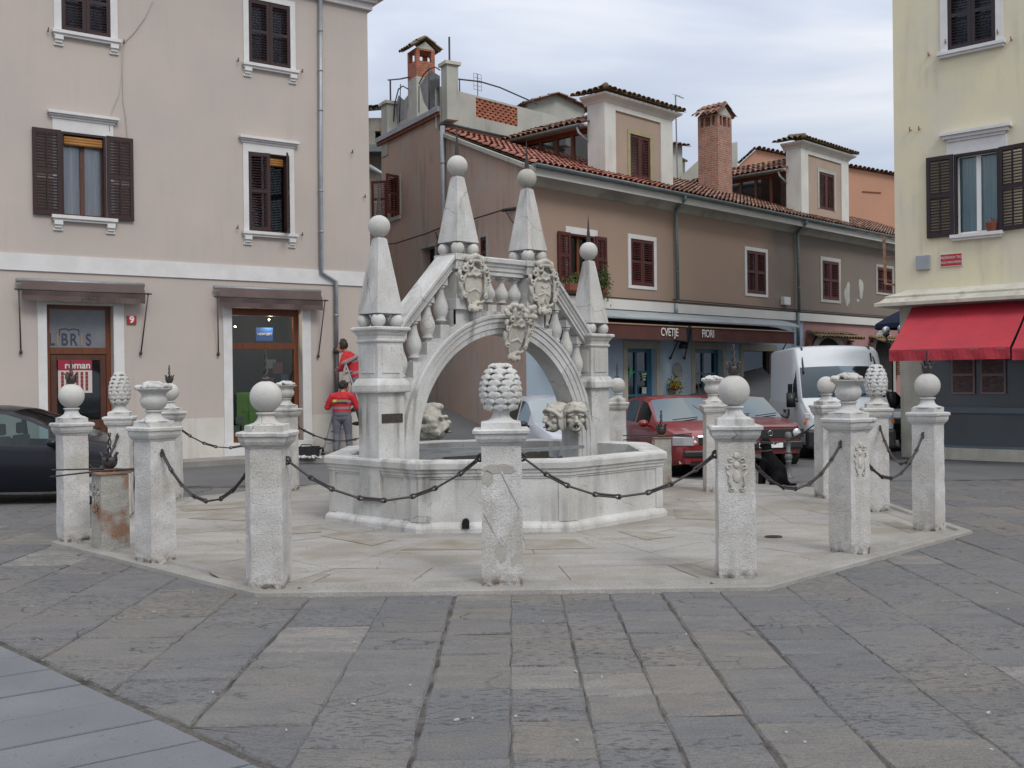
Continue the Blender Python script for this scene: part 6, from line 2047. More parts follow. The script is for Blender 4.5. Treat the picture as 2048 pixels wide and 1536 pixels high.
# terrace block above the corner
TB = AtoB
yTB = yT
zt_b = WB.hit(905, 252, yTB)[1]
zt_t = WB.hit(905, 179, yTB)[1]
xT1 = WB.hit(1185, 240, yTB)[0] + 1.5
lat = (WB.hit(952, 225, yTB)[0], WB.hit(1035, 225, yTB)[0], WB.hit(995, 244, yTB)[1], WB.hit(995, 206, yTB)[1])
m = MB()
facade(m, xT - .05, xT1, zt_b - .1, zt_t, [lat], None, .2, y=yTB)
facade(m, xT - .05, xT1, zt_b - .1, zt_t, [lat], None, -.0, y=yTB+.2)
m.poly([(xT-.05, yTB, zt_t), (xT1, yTB, zt_t), (xT1, yTB+.2, zt_t), (xT-.05, yTB+.2, zt_t)])
tb = m.build('terrace_wall', MT['plTerr'], BH, auto='keep')
m = MB()
nr, nc = 7, 8
bw = (lat[1]-lat[0])/nc; bh = (lat[3]-lat[2])/nr
for i in range(nr):
    for k in range(-1, nc+1):
        x0_ = lat[0] + (k + (.5 if i % 2 else 0))*bw
        a_, b_ = max(lat[0], x0_+.0), min(lat[1], x0_ + bw*.6)
        if i % 2 == 0 and False: continue
        if b_ - a_ > .02: m.box(a_, b_, yTB+.02, yTB+.16, lat[2]+bh*i, lat[2]+bh*(i+.99))
for i in range(nr+1): m.box(lat[0], lat[1], yTB+.015, yTB+.165, lat[2]+bh*i-.014, lat[2]+bh*i+.014)
m.build('brick_lattice', MT['brick_new'], tb)
gutter(BH, (xT-.1, yTB-.1, zt_b+.02), (WB.hit(1105, 275, yTB)[0], yTB-.1, zt_b+.02), .06)
m = MB(); m.box(xT-.1, xT1, yTB-.12, yTB, zt_b-.2, zt_b-.04); m.build('gutter_board', MT['wood_d'], BH)
# corner posts of the terrace
def tpost(name, M, x, y, w, z0, z1, rod):
    m = MB(M); m.box(x-w/2, x+w/2, y-w/2, y+w/2, z0, z1)
    o = m.build(name, MT['plTerr'], BH, bevel=.01)
    m = MB(M); m.box(x-w/2-.06, x+w/2+.06, y-w/2-.06, y+w/2+.06, z1, z1+.09); m.build('post_cap', MT['corR'], o)
    m = MB(M); m.bar((x, y, z1), (x, y, z1+rod), .04); m.build('post_rod', MT['iron'], o)
ztp = qa(891, 130)[2]
tpost('terrace_post', TB, a_c+.22, .16, .36, zpar-.3, ztp, .82)
ztp2 = qa(778, 205)[2]
tpost('terrace_post', TB, a_e+.3, .2, .45, zpar-.5, ztp2, .8)
# chimney of the terrace
def chimney(name, M, x, y, w, d_, z0, zb_, z1, mats, lab, roof='tile_old', slots=1):
    m = MB(M)
    m.box(x-w/2, x+w/2, y-d_/2, y+d_/2, z0, zb_)
    o = m.build(name, mats[0], BH, label=lab)
    m = MB(); m.box(x-w/2+.0, x+w/2-.0, y-d_/2, y+d_/2, zb_+.001, z1-.32)
    for i in (-1, 1):
        for k in (-1, 1):
            m.box(x+i*(w/2-.06)-.06, x+i*(w/2-.06)+.06, y+k*(d_/2-.06)-.06, y+k*(d_/2-.06)+.06, z1-.32, z1)
    for j in range(1, slots):
        for k in (-1, 1):
            xx = x - w/2 + w*j/slots; m.box(xx-.035, xx+.035, y+k*(d_/2-.06)-.06, y+k*(d_/2-.06)+.06, z1-.32, z1)
            yy_ = y - d_/2 + d_*j/slots; m.box(x+k*(w/2-.06)-.06, x+k*(w/2-.06)+.06, yy_-.035, yy_+.035, z1-.32, z1)
    m.box(x-w/2, x+w/2, y-d_/2, y+d_/2, z1, z1+.05)
    s_ = m.build('chimney_stack', mats[1], o, M=M)
    m = MB(M)
    rz = z1+.05
    m.prism([(y-d_/2, rz), (y+d_/2, rz), (y, rz+d_*.4)], x-w/2, x+w/2, 'z') if False else None
    for xx in (x-w/2, x+w/2-.04):
        m.poly([(xx, y-d_/2, rz), (xx, y+d_/2, rz), (xx, y, rz+d_*.36)]); m.poly([(xx+.04, y-d_/2, rz), (xx+.04, y+d_/2, rz), (xx+.04, y, rz+d_*.36)])
    m.build('cap_gable', MT['plTerr'], o, auto='keep')
    def RT(P, U_, V_, lu, lv):
        r3 = M.to_3x3()
        tile_roof(o, M @ Vector(P), r3 @ Vector(U_), r3 @ Vector(V_), lu, lv, roof, 'cap_tiles', seed=5, pv=.3, pu=.19)
    RT((x-w/2-.12, y-d_/2-.15, rz-.02), (1, 0, 0), (0, 1, .72), w+.24, (d_/2+.15)*1.23)
    RT((x+w/2+.12, y+d_/2+.15, rz-.02), (-1, 0, 0), (0, -1, .72), w+.24, (d_/2+.15)*1.23)
    return o
ccx = WA.hit(836, 200, .5)[0]
chimney('chimney', TB @ Matrix.Rotation(0, 4, 'Z'), ccx, .62, .62, .62, zpar-.2, WA.hit(836, 163, .6)[1], WA.hit(842, 106, .6)[1], (MT['plTerr'], MT['brick_new']), 'orange brick chimney on a rendered base above the alley side')
# second chimney on the main roof
ks = WB.hit(1445, 300, 2.2)[0]
zc_ = WB.hit(1445, 236, 2.2)[1]
chimney('chimney', Matrix.Translation((ks, 2.5, 0)) @ Matrix.Rotation(pi/2, 4, 'Z'), 0, 0, .8, .85, zG+.5, zG+.6, zc_+.02, (MT['brick'], MT['brick']), 'tall brick chimney with a tiled cap between the two dormers', roof='tile', slots=3)
# terrace railing and netting
m = MB(); m.smooth = True
pa = [WB.hit(x_, y_, yTB+.1) for x_, y_ in ((905, 157), (960, 163), (1000, 175), (1050, 197), (1075, 208))]
m.tube([(p[0], yTB+.1, p[1]) for p in pa], .022, 6)
for x_ in (919, ): p = WB.hit(x_, 159, yTB+.1); m.tube([(p[0], yTB+.1, zt_t), (p[0], yTB+.1, p[1])], .02, 6)
pa = [qa(x_, y_, .2) for x_, y_ in ((776, 160), (800, 158), (820, 154))]
m.tube(pa, .022, 6)
for pts in (((858, 128), (858, 220)), ((801, 168), (799, 245)), ((838, 172), (838, 225))):
    m.tube([qa(x_, y_, .2) for x_, y_ in pts], .016, 5)
m.tube([qa(x_, y_, .2) for x_, y_ in ((838, 168), (848, 148), (858, 138), (870, 134), (880, 140))], .02, 6)
m.tube([qa(x_, y_, .2) for x_, y_ in ((787, 245), (790, 205), (797, 178), (806, 172), (816, 178))], .02, 6)
m.build('terrace_railing', MT['iron'], BH)
net = glass_mat('grey_netting', (.6, .6, .62), .45, .9)
m = MB()
for poly in (((839, 170), (860, 140), (880, 152), (880, 205), (858, 222), (848, 205)), ((790, 215), (797, 190), (808, 200), (816, 190), (816, 235), (795, 248)), ((860, 160), (879, 158), (879, 208), (858, 220))):
    m.poly([qa(x_, y_, .3) for x_, y_ in poly])
m.build('netting', surf('netting', (.3, .3, .31), .95, (.2, .2, .2), 3, .8, .1, 60, 0, 1), BH, auto='keep')
for (x_, y_) in ((955, 148),):
    m = MB(); p = Vector((WB.hit(x_, y_, yTB+1)[0], yTB+1, WB.hit(x_, y_, yTB+1)[1]))
    m.bar(p + Vector((0, 0, -1.2)), p, .025)
    for dz in (0, -.12, -.24, -.36, -.48): m.bar(p + Vector((-.15, 0, dz)), p + Vector((.15, 0, dz)), .012)
    m.bar(p + Vector((-.16, 0, -.5)), p + Vector((-.16, 0, 0)), .01); m.bar(p + Vector((.16, 0, -.5)), p + Vector((.16, 0, 0)), .01)
    o = m.build('tv_aerial', MT['steel']); o.matrix_world = WB.M
    tag(o, 'small lattice television aerial above the grey terrace wall', 'aerial')
m = MB()
p = Vector((WB.hit(1351, 190, 3.5)[0], 3.5, WB.hit(1351, 190, 3.5)[1])); b_ = Vector((p.x+.05, 3.5, WB.hit(1357, 310, 3.5)[1]-.8))
m.bar(b_, p, .035); m.bar(p, p + Vector((.2, -.2, -.12)), .03); m.bar(p + Vector((-.2, 0, .0)), p + Vector((.3, 0, .02)), .01)
o = m.build('tv_aerial', MT['steel']); o.matrix_world = WB.M
tag(o, 'thin tall mast aerial right of the near dormer', 'aerial')
# cable across the alley side
m = MB(); m.smooth = True
pts = [qa(x_, y_, -.15) for x_, y_ in ((752, 490), (790, 487), (850, 468), (890, 452), (950, 437), (1005, 420), (1016, 419))]
m.tube(pts, .02, 5); m.tube([qa(871, 465, -.05), qa(876, 480, -.05), qa(877, 510, -.05)], .018, 5); m.tube([qa(1010, 420, -.15), qa(1022, 440, -.1), qa(1030, 450, -.05)], .014, 5)
m.bar(qa(1005, 421, -.15), qa(1032, 417, 0), .07)
o = m.build('overhead_cable', MT['cable']); o.matrix_world = WB.M
tag(o, 'black cable strung along the alley side of the brown house behind the obelisks', 'cable')

# =================================================================== yellow house
RH = empty('yellow_house', WR.M, 'pale yellow house at the right with a red awning over its ground floor', 'building')
q0, q1 = WR.hit(1788, 300)[0], 16.0
zc0, zc1 = WR.hit(1900, 600)[1], WR.hit(1900, 584)[1]
u1 = WR.rect(1895, 1991, -45, 94)
u2 = WR.rect(1909, 2000, 303, 466)
m = MB()
ztR = 13.5
facade(m, q0, q1, zc0, ztR, [u1, u2], None, .26)
m.poly([(q0, 0, zc0), (q0, 9, zc0), (q0, 9, ztR), (q0, 0, ztR)]); m.poly([(q0, 9, 0), (q1, 9, 0), (q1, 9, ztR), (q0, 9, ztR)]); m.poly([(q1, 0, 0), (q1, 9, 0), (q1, 9, ztR), (q1, 0, ztR)])
m.poly([(q0, 0, zc0), (q1, 0, zc0), (q1, 9, zc0), (q0, 9, zc0)])
m.build('wall', MT['plR'], RH, auto='keep')
m = MB(); m.box(q0-.3, q1+.3, -.4, 9, ztR, ztR+.3); m.build('roof', MT['tile'], RH)
m = MB()
e0 = WR.hit(1748, 614, -.5)[0]
zcb = WR.hit(1900, 605, -.5)[1]; zct = WR.hit(1900, 590, -.5)[1]
cp = [(-.5, zcb), (-.5, zcb+.07), (-.42, zcb+.1), (-.33, zct+.02), (-.33, zct+.06), (-.06, zct+.16), (0.0, zct+.2)]
for (p, q) in zip(cp, cp[1:]): m.poly([(e0 + .5 + p[0], p[0], p[1]), (q1, p[0], p[1]), (q1, q[0], q[1]), (e0 + .5 + q[0], q[0], q[1])])
m.poly([(e0, -.5, zcb), (q1, -.5, zcb), (q1, 3, zcb), (e0, 3, zcb)]); m.poly([(e0 + .5 + p[0], p[0], p[1]) for p in cp] + [(e0+.5, 3, zct+.2), (e0, 3, zcb)])
m.build('cornice_slab', MT['corR'], RH, bevel=.012)
window(RH, u1, 'upper window with closed dark shutters', 'trimL', .15, 'closed', 'shutter_d', sill=1, bottom=False)
o = window(RH, u2, 'window with open dark shutters, white frame and drawn teal curtain', 'trimL', .02, 'open', 'shutter_d', frame='white', curtain='curtain_g', cornice=0, sill=1, head=.26, lw=.56, bottom=False, ang=(0, radians(-12)))
m = MB()
a, b, c, d = u2
for (o_, p, z0_, z1_) in ((.13, .07, .27, .33), (.2, .12, .33, .4), (.26, .17, .4, .47)): m.box(a-o_, b+o_, -p, .01, d+z0_, d+z1_)
m.box(a-.15, b+.15, -.035, .01, d+.0, d+.27)
m.build('cornice', MT['trimL'], o, bevel=.004)
fp = MB(Matrix.Translation((b-.16, -.02, c+.01))); fp.smooth = True
fp.lathe([(.09, 0), (.12, .15), (.13, .17), (.1, .17), (0, .15)], 14)
for k in range(30): leaf(fp, (random.gauss(0, .04), random.gauss(0, .04), .2+random.random()*.08), .02, random)
o = fp.build('flower_pot', MT['terracotta']); o.matrix_world = WR.M
tag(o, 'terracotta pot on the sill of the yellow house’s open window', 'flower pot')
# ground floor
pc0, pc1 = WR.hit(1800, 760, .05)[0], WR.hit(1846, 760, .05)[0]
m = MB(); m.box(pc0, pc1, .05, .55, 0, zcb); m.build('corner_pillar', MT['corR'], RH, bevel=.02)
zp = WR.hit(1900, 895, .15)[1]
m = MB(); m.box(pc1, q1, .0, .5, 0, zp); m.build('plinth', MT['corR'], RH, bevel=.01)
m = MB(); gz = WR.hit(1900, 820, .15)[1]
m.poly([(pc1, .2, zp), (q1, .2, zp), (q1, .2, gz), (pc1, .2, gz)]);
gl_low = surf('blue_grey_shop_panel', (.095, .108, .118), .16, (.08, .093, .103), 1.5, .8, .05, 60, 0, 1, spec=.6)
m.poly([(pc1, .21, gz), (q1, .21, gz), (q1, .21, zcb), (pc1, .21, zcb)])
sf = m.build('shop_front', gl_low, RH, auto='keep')
m = MB(); m.box(pc1, q1, .12, .19, zp-.005, zp+.05); m.box(pc1, q1, .13, .19, gz-.06, gz+.06); m.box(pc1, pc1+.07, .12, .19, zp, zcb); m.build('glazing_frame', surf('grey_frame', (.13, .16, .19), .4, (.11, .14, .16), 2, .8, .03, 60, 0, 1), sf)
sep = surf('sepia_print', (.14, .085, .075), .5, (.05, .04, .045), 9, 1.0, .2, 30, 0, 1, stretch=(1, 1, 2.5))
for (xa, xb, ya_, yb_) in ((1902, 1949, 712, 788), (1960, 2011, 712, 788)):
    r = WR.rect(xa, xb, ya_, yb_, .15)
    o = box_obj(sf, 'print_frame', plain('pink_mount', (.25, .17, .17), .6), r[0], r[1], .15, .17, r[2], r[3])
    zm_ = (r[2]+r[3])/2
    m = MB(); m.box(r[0]+.04, r[1]-.04, .143, .149, r[2]+.04, zm_-.02); m.box(r[0]+.04, r[1]-.04, .143, .149, zm_+.03, r[3]-.03); m.build('old_print', sep, o)
# red awnings: sloping cloth with a front flap
def red_awn(xl, xr, lab, tl=None):
    yo = -1.35
    a0 = WR.hit(xl, 708, yo)[0]; a1 = WR.hit(xr, 708, yo)[0]
    zf = WR.hit((min(xr, 2040)+xl)/2, 697, yo)[1]; zfb = WR.hit((min(xr, 2040)+xl)/2, 720, yo)[1]
    ztp_ = zcb - .03
    m = MB(); m.smooth = True
    n, k_ = 28, 10
    g_ = []
    for i in range(n+1):
        row = []
        for j in range(k_+1):
            t = j/k_
            y_ = -.1 + (yo+.1)*t
            z_ = ztp_ + (zf-ztp_)*t - .05*sin(pi*t)*(.6 + .4*abs(sin(i*pi/n*3)))
            x_ = a0 + (a1-a0)*i/n
            row.append(m.pt((x_, y_, z_)))
        g_.append(row)
    for i in range(n):
        for j in range(k_): m.face((g_[i][j], g_[i+1][j], g_[i+1][j+1], g_[i][j+1]))
    m.smooth = False
    for i in range(n):
        x0_, x1_ = a0+(a1-a0)*i/n, a0+(a1-a0)*(i+1)/n
        m.poly([(x0_, yo, zf), (x1_, yo, zf), (x1_, yo+.02*sin(i+1), zfb), (x0_, yo+.02*sin(i), zfb)])
    o = m.build('red_awning', MT['awnR'], RH, label=lab, auto='keep')
    m = MB(); m.smooth = True
    m.tube([(a0+.02, yo+.02, zf-.02), (a1-.02, yo+.02, zf-.02)], .02, 8)
    for xx in (a0+.5, a1-.5): m.tube([(xx, yo+.03, zf-.03), (xx, -.6, zf-.15), (xx, .04, zf+.3)], .018, 6)
    m.build('awning_arm', MT['steel'], o)
red_awn(1778, 2020, 'red awning nearest the corner')
red_awn(2024, 2300, 'second red awning at the photo’s right edge')
# street sign, box, hooks, rusty bracket
q_ = WR.rect(1881, 1926, 507, 533)
sg = empty('street_sign', WR.M @ Matrix.Translation(((q_[0]+q_[1])/2, -.02, (q_[2]+q_[3])/2)), 'red street-name plate with white lettering on the yellow house', 'sign')
w_, h_ = (q_[1]-q_[0])/2, (q_[3]-q_[2])/2
box_obj(sg, 'sign_border', 'offwhite', -w_, w_, -.012, .02, -h_, h_)
box_obj(sg, 'sign_plate', 'red', -w_+.015, w_-.015, -.016, -.0125, -h_+.015, h_-.015)
text_obj('PREŠERNOV TRG', .08, MT['offwhite'], sg, T_(0, -.02, h_*.36), .002, 'lettering', sx=.72)
text_obj('PIAZZA FRANCE PREŠEREN', .068, MT['offwhite'], sg, T_(0, -.02, -h_*.38), .002, 'lettering', sx=.52)
r = WR.rect(1834, 1861, 511, 540)
o = box_obj(None, 'junction_box', surf('grey_box', (.3, .32, .36), .6, (.26, .28, .31), 3, .8, .05, 60, 0, 1), r[0], r[1], -.07, 0, r[2], r[3], .01); o.matrix_world = WR.M
tag(o, 'grey junction box on the yellow wall left of the red street plate', 'junction box')
m = MB()
for (x_, y_) in ((1859, 110), (2024, 80), (1822, 260), (1840, 258), (1893, 85), (1997, 66)):
    p_ = Vector((WR.hit(x_, y_)[0], 0, WR.hit(x_, y_)[1])); m.bar(p_, p_ + Vector((0, -.08, 0)), .02); m.bar(p_ + Vector((0, -.08, -.05)), p_ + Vector((0, -.08, .05)), .02)
m.build('shutter_hook', MT['rust'], RH)
m = MB()
P = lambda x_, y_: Vector((WR.hit(x_, y_, .05)[0], .05, WR.hit(x_, y_, .05)[1]))
m.bar(P(1768, 478), P(1771, 568), .05); m.bar(P(1771, 567), P(1790, 570), .05); m.bar(P(1771, 514), P(1790, 514), .02)
m.tube([P(1768, 475), P(1768, 482)], .04, 8)
m.build('rusty_bracket', MT['rust'], RH)

# =================================================================== houses further back
def hut(name, lab, M, parts):
    r = empty(name, M, lab, 'building')
    return r
# grey old house closing the alley
_y = 37.0
m0 = at(700, 235, _y); m1 = at(790, 215, _y)
OH = empty('old_grey_house', Matrix.Translation((m0.x-3, _y, 0)), 'old grey house with a small brick opening at the end of the alley', 'building')
ow = m1.x - m0.x + 4.5
zt0 = at(740, 236, _y).z
op = (at(750, 270, _y).x - (m0.x-3), at(762, 270, _y).x - (m0.x-3), at(755, 283, _y).z, at(755, 262, _y).z)
m = MB(); facade(m, 0, ow, 0, zt0, [op], None, .3); m.poly([(0, 6, 0), (ow, 6, 0), (ow, 6, zt0), (0, 6, zt0)])
m.poly([(0, 0, zt0), (ow, 0, zt0+.5), (ow, 3, zt0+1.2), (0, 3, zt0+.9)])
m.build('wall', MT['oldstone'], OH, auto='keep')
m = MB(); m.poly([(op[0], .28, op[2]), (op[1], .28, op[2]), (op[1], .28, op[3]), (op[0], .28, op[3])]); m.build('opening_recess', MT['dark'], OH, auto='keep')
m = MB(); m.box(op[1], op[1]+.25, -.03, 0, op[2]-.1, op[3]+.15); m.build('brick_patch', MT['brick_new'], OH)
m = MB(); zz = at(750, 303, _y).z; m.box(0, ow, -.7, 0, zz-.15, zz+.1); m.build('lower_eaves', MT['zinc_g'], OH)
m = MB(); m.smooth = True
p0, p1, p2 = at(738, 333, _y-1), at(765, 348, _y-1), at(768, 440, _y-1)
off = Vector((m0.x-3, _y, 0))
m.tube([p0-off, p1-off, p2-off], .09, 8); m.build('downpipe', MT['zinc'], OH)
m = MB(); tile_roof(OH, (0, -.2, zt0-.02), (1, 0, .06), (0, 1, .3), ow, 3.0, 'tile_old', 'roof', seed=41)

# small gabled roof behind the terrace
_y = 41.0
c = at(1112, 200, _y)
GH = empty('gabled_house', Matrix.Translation((c.x, _y, 0)) @ Matrix.Rotation(radians(20), 4, 'Z'), 'small gabled house top with tiles peeping over the grey terrace wall', 'building')
zt0 = at(1117, 186, _y).z; ze = zt0 - .5
m = MB()
m.poly([(-1.2, 0, 0), (1.2, 0, 0), (1.2, 0, ze), (0, 0, zt0), (-1.2, 0, ze)]); m.poly([(-1.2, 0, 0), (-1.2, 7, 0), (-1.2, 7, ze), (-1.2, 0, ze)]); m.poly([(1.2, 0, 0), (1.2, 7, 0), (1.2, 7, ze), (1.2, 0, ze)])
m.poly([(-1.2, 7, 0), (1.2, 7, 0), (1.2, 7, ze), (0, 7, zt0), (-1.2, 7, ze)])
m.build('wall', MT['plTerr'], GH, auto='keep')
tile_roof(GH, (-1.4, 7, ze-.1), (0, -1, 0), (1, 0, .36), 7.3, 1.5, 'tile', 'roof', seed=43); tile_roof(GH, (1.4, -.3, ze-.1), (0, 1, 0), (-1, 0, .36), 7.3, 1.5, 'tile', 'roof', seed=44)
m = MB(); m.box(1.2, 6, .8, 7, 0, ze - .9); m.build('annex_wall', MT['plTerr'], GH)
tile_roof(GH, (1.2, .5, ze-1.0), (1, 0, -.02), (0, 1, .3), 5, 3, 'tile', 'annex_roof', seed=45)
m = MB(); m.box(-3.0, -1.2, .8, 7, 0, ze - .35); m.build('annex_wall', MT['plTerr'], GH)
tile_roof(GH, (-4.4, .5, ze-.45), (1, 0, .05), (0, 1, .1), 3.2, 2, 'tile', 'annex_roof', seed=46)

# small stone house right of the first dormer
_y = 44.0
c = at(1345, 330, _y)
SH = empty('small_stone_house', Matrix.Translation((c.x-2, _y, 0)), 'small grey stone house seen between the near dormer and the brick chimney', 'building')
zl = at(1345, 300, _y).z; zr_ = at(1372, 322, _y).z; xr = at(1370, 320, _y).x - (c.x-2)
m = MB(); m.poly([(0, 0, 0), (xr, 0, 0), (xr, 0, zr_), (0, 0, zl + .9)]); m.poly([(xr, 0, 0), (xr, 5, 0), (xr, 5, zr_), (xr, 0, zr_)]); m.poly([(0, 0, zl+.9), (xr, 0, zr_), (xr, 5, zr_), (0, 5, zl+.9)])
m.build('wall', MT['oldstone'], SH, auto='keep')
a_, b_ = at(1346, 335, _y).x - (c.x-2), at(1352, 335, _y).x - (c.x-2)
m = MB(); m.box(a_, b_, -.03, 0, at(1350, 340, _y).z, at(1350, 326, _y).z); m.build('window', MT['dark'], SH)
m = MB(); m.bar((0, 0, zl+.92), (xr+.1, 0, zr_-.02), .12, .07); m.build('roof', MT['tile_old'], SH)
# grey gable left of the brick chimney
_y = 39.0
c = at(1400, 330, _y)
GG = empty('grey_gable', Matrix.Translation((c.x-1.0, _y, 0)), 'plain grey sloping gable wall behind the tall brick chimney', 'building')
m = MB(); zz0 = at(1365, 352, _y).z; zz1 = at(1412, 306, _y).z; x0_ = at(1362, 350, _y).x - (c.x-1); x1_ = at(1412, 300, _y).x - (c.x-1); x2_ = at(1475, 300, _y).x - (c.x-1)
P_ = [(x0_, 0, 0), (x2_, 0, 0), (x2_, 0, zz1+.4), (x1_+.3, 0, zz1+.25), (x0_, 0, zz0)]
m.poly(P_); m.poly([(p[0], 3, p[2]) for p in P_]); m.poly([P_[4], P_[3], (P_[3][0], 3, P_[3][2]), (P_[4][0], 3, P_[4][2])]); m.poly([P_[0], P_[4], (x0_, 3, zz0), (x0_, 3, 0)])
m.poly([P_[3], P_[2], (P_[2][0], 3, P_[2][2]), (P_[3][0], 3, P_[3][2])])
m.build('wall', MT['plTerr'], GG, auto='keep')
# orange house
_y = 50.0
c = at(1475, 340, _y)
ORH = empty('orange_house', Matrix.Translation((c.x, _y, 0)), 'orange plastered house with a tiled roof edge behind the far dormer', 'building')
def xo(px, py): p = at(px, py, _y); return (p.x - c.x, p.z)
p1, p2, p3, p4, p5 = xo(1478, 330), xo(1512, 299), xo(1600, 318), xo(1790, 352), xo(1900, 370)
m = MB(); P_ = [(p1[0], 0, 0), (p5[0], 0, 0), (p5[0], 0, p5[1]), (p4[0], 0, p4[1]), (p3[0], 0, p3[1]), (p2[0], 0, p2[1]), (p1[0], 0, p1[1])]
m.poly(P_); m.poly([(p[0], 6, p[2]) for p in P_])
for i in range(2, 6): a_, b_ = P_[i], P_[i+1]; m.poly([a_, b_, (b_[0], 6, b_[2]), (a_[0], 6, a_[2])])
m.poly([P_[0], P_[6], (P_[6][0], 6, P_[6][2]), (P_[0][0], 6, 0)])
m.build('wall', MT['orange'], ORH, auto='keep')
for (pa_, pb_) in ((p1, p2), (p2, p3), (p3, p4), (p4, p5)):
    u_ = Vector((pb_[0]-pa_[0], 0, pb_[1]-pa_[1]))
    tile_roof(ORH, Vector((pa_[0], -.2, pa_[1]+.02)), u_, (0, 1, .02), u_.length, .7, 'tile', 'roof', seed=51)
q_ = xo(1745, 385); m = MB(); m.bar((q_[0]-.5, -.02, q_[1]+.05), (q_[0]+.4, -.02, q_[1]-.02), .03, .05); m.build('plaster_scar', MT['terracotta'], ORH)
# dark cloth parasol edge and globe lamps by the pink shop
p_ = at(1780, 645, 27)
PR = empty('navy_parasol', Matrix.Translation((p_.x, 27, 0)), 'navy blue cloth parasol half hidden behind the yellow house’s corner pillar', 'parasol')
zt_ = at(1800, 622, 27).z; zb_ = at(1790, 648, 27).z
m = MB(); m.lathe([(0, zt_+.15)] + [(1.0*t, zt_+.15 - (zt_+.15-zb_)*t**1.3) for t in (.3, .6, .8, 1)] + [(1.02, zb_-.12)], 8, wob=lambda a, z: 1 + (.0 if z > zb_-.1 else .03*sin(a*24)), cx=.62)
m.build('canopy', MT['awnNavy'], PR, auto='keep')
m = MB(); m.lathe([(.03, 0), (.03, zt_+.2)], 8, cx=.62); m.build('pole', MT['steel'], PR)
for (x_, y_, lb) in ((1772, 661, 'glass globe lamp on a dark bracket, left of its twin under the navy parasol'), (1803, 657, 'glass globe lamp on a dark bracket, right of its twin beside the red awning')):
    p_ = at(x_, y_, 26)
    gl_ = empty('globe_lamp', Matrix.Translation(p_), lb, 'lamp', 'globe lamps by the pink shop')
    m = MB(); m.smooth = True; m.ell((0, 0, 0), .1, 16, 12); m.build('globe', MT['lamp'], gl_)
    m = MB(); m.smooth = True; m.lathe([(.03, -.16), (.1, -.1), (.08, -.08), (0, -.08)], 10); m.tube([(0, 0, -.14), (.05, 0, -.35), (.15, .0, -.5), (.15, 0, -p_.z)], .02, 6); m.build('lamp_bracket', MT['iron'], gl_)
# ------------------------------------------------------------------ vehicles
def lerp(a, b, t): return a + (b-a)*t
def interp(tab, x):
    if x <= tab[0][0]: return tab[0][1]
    for (a, va), (b, vb) in zip(tab, tab[1:]):
        if x <= b:
            t = (x-a)/(b-a)
            return lerp(va, vb, t)
    return tab[-1][1]

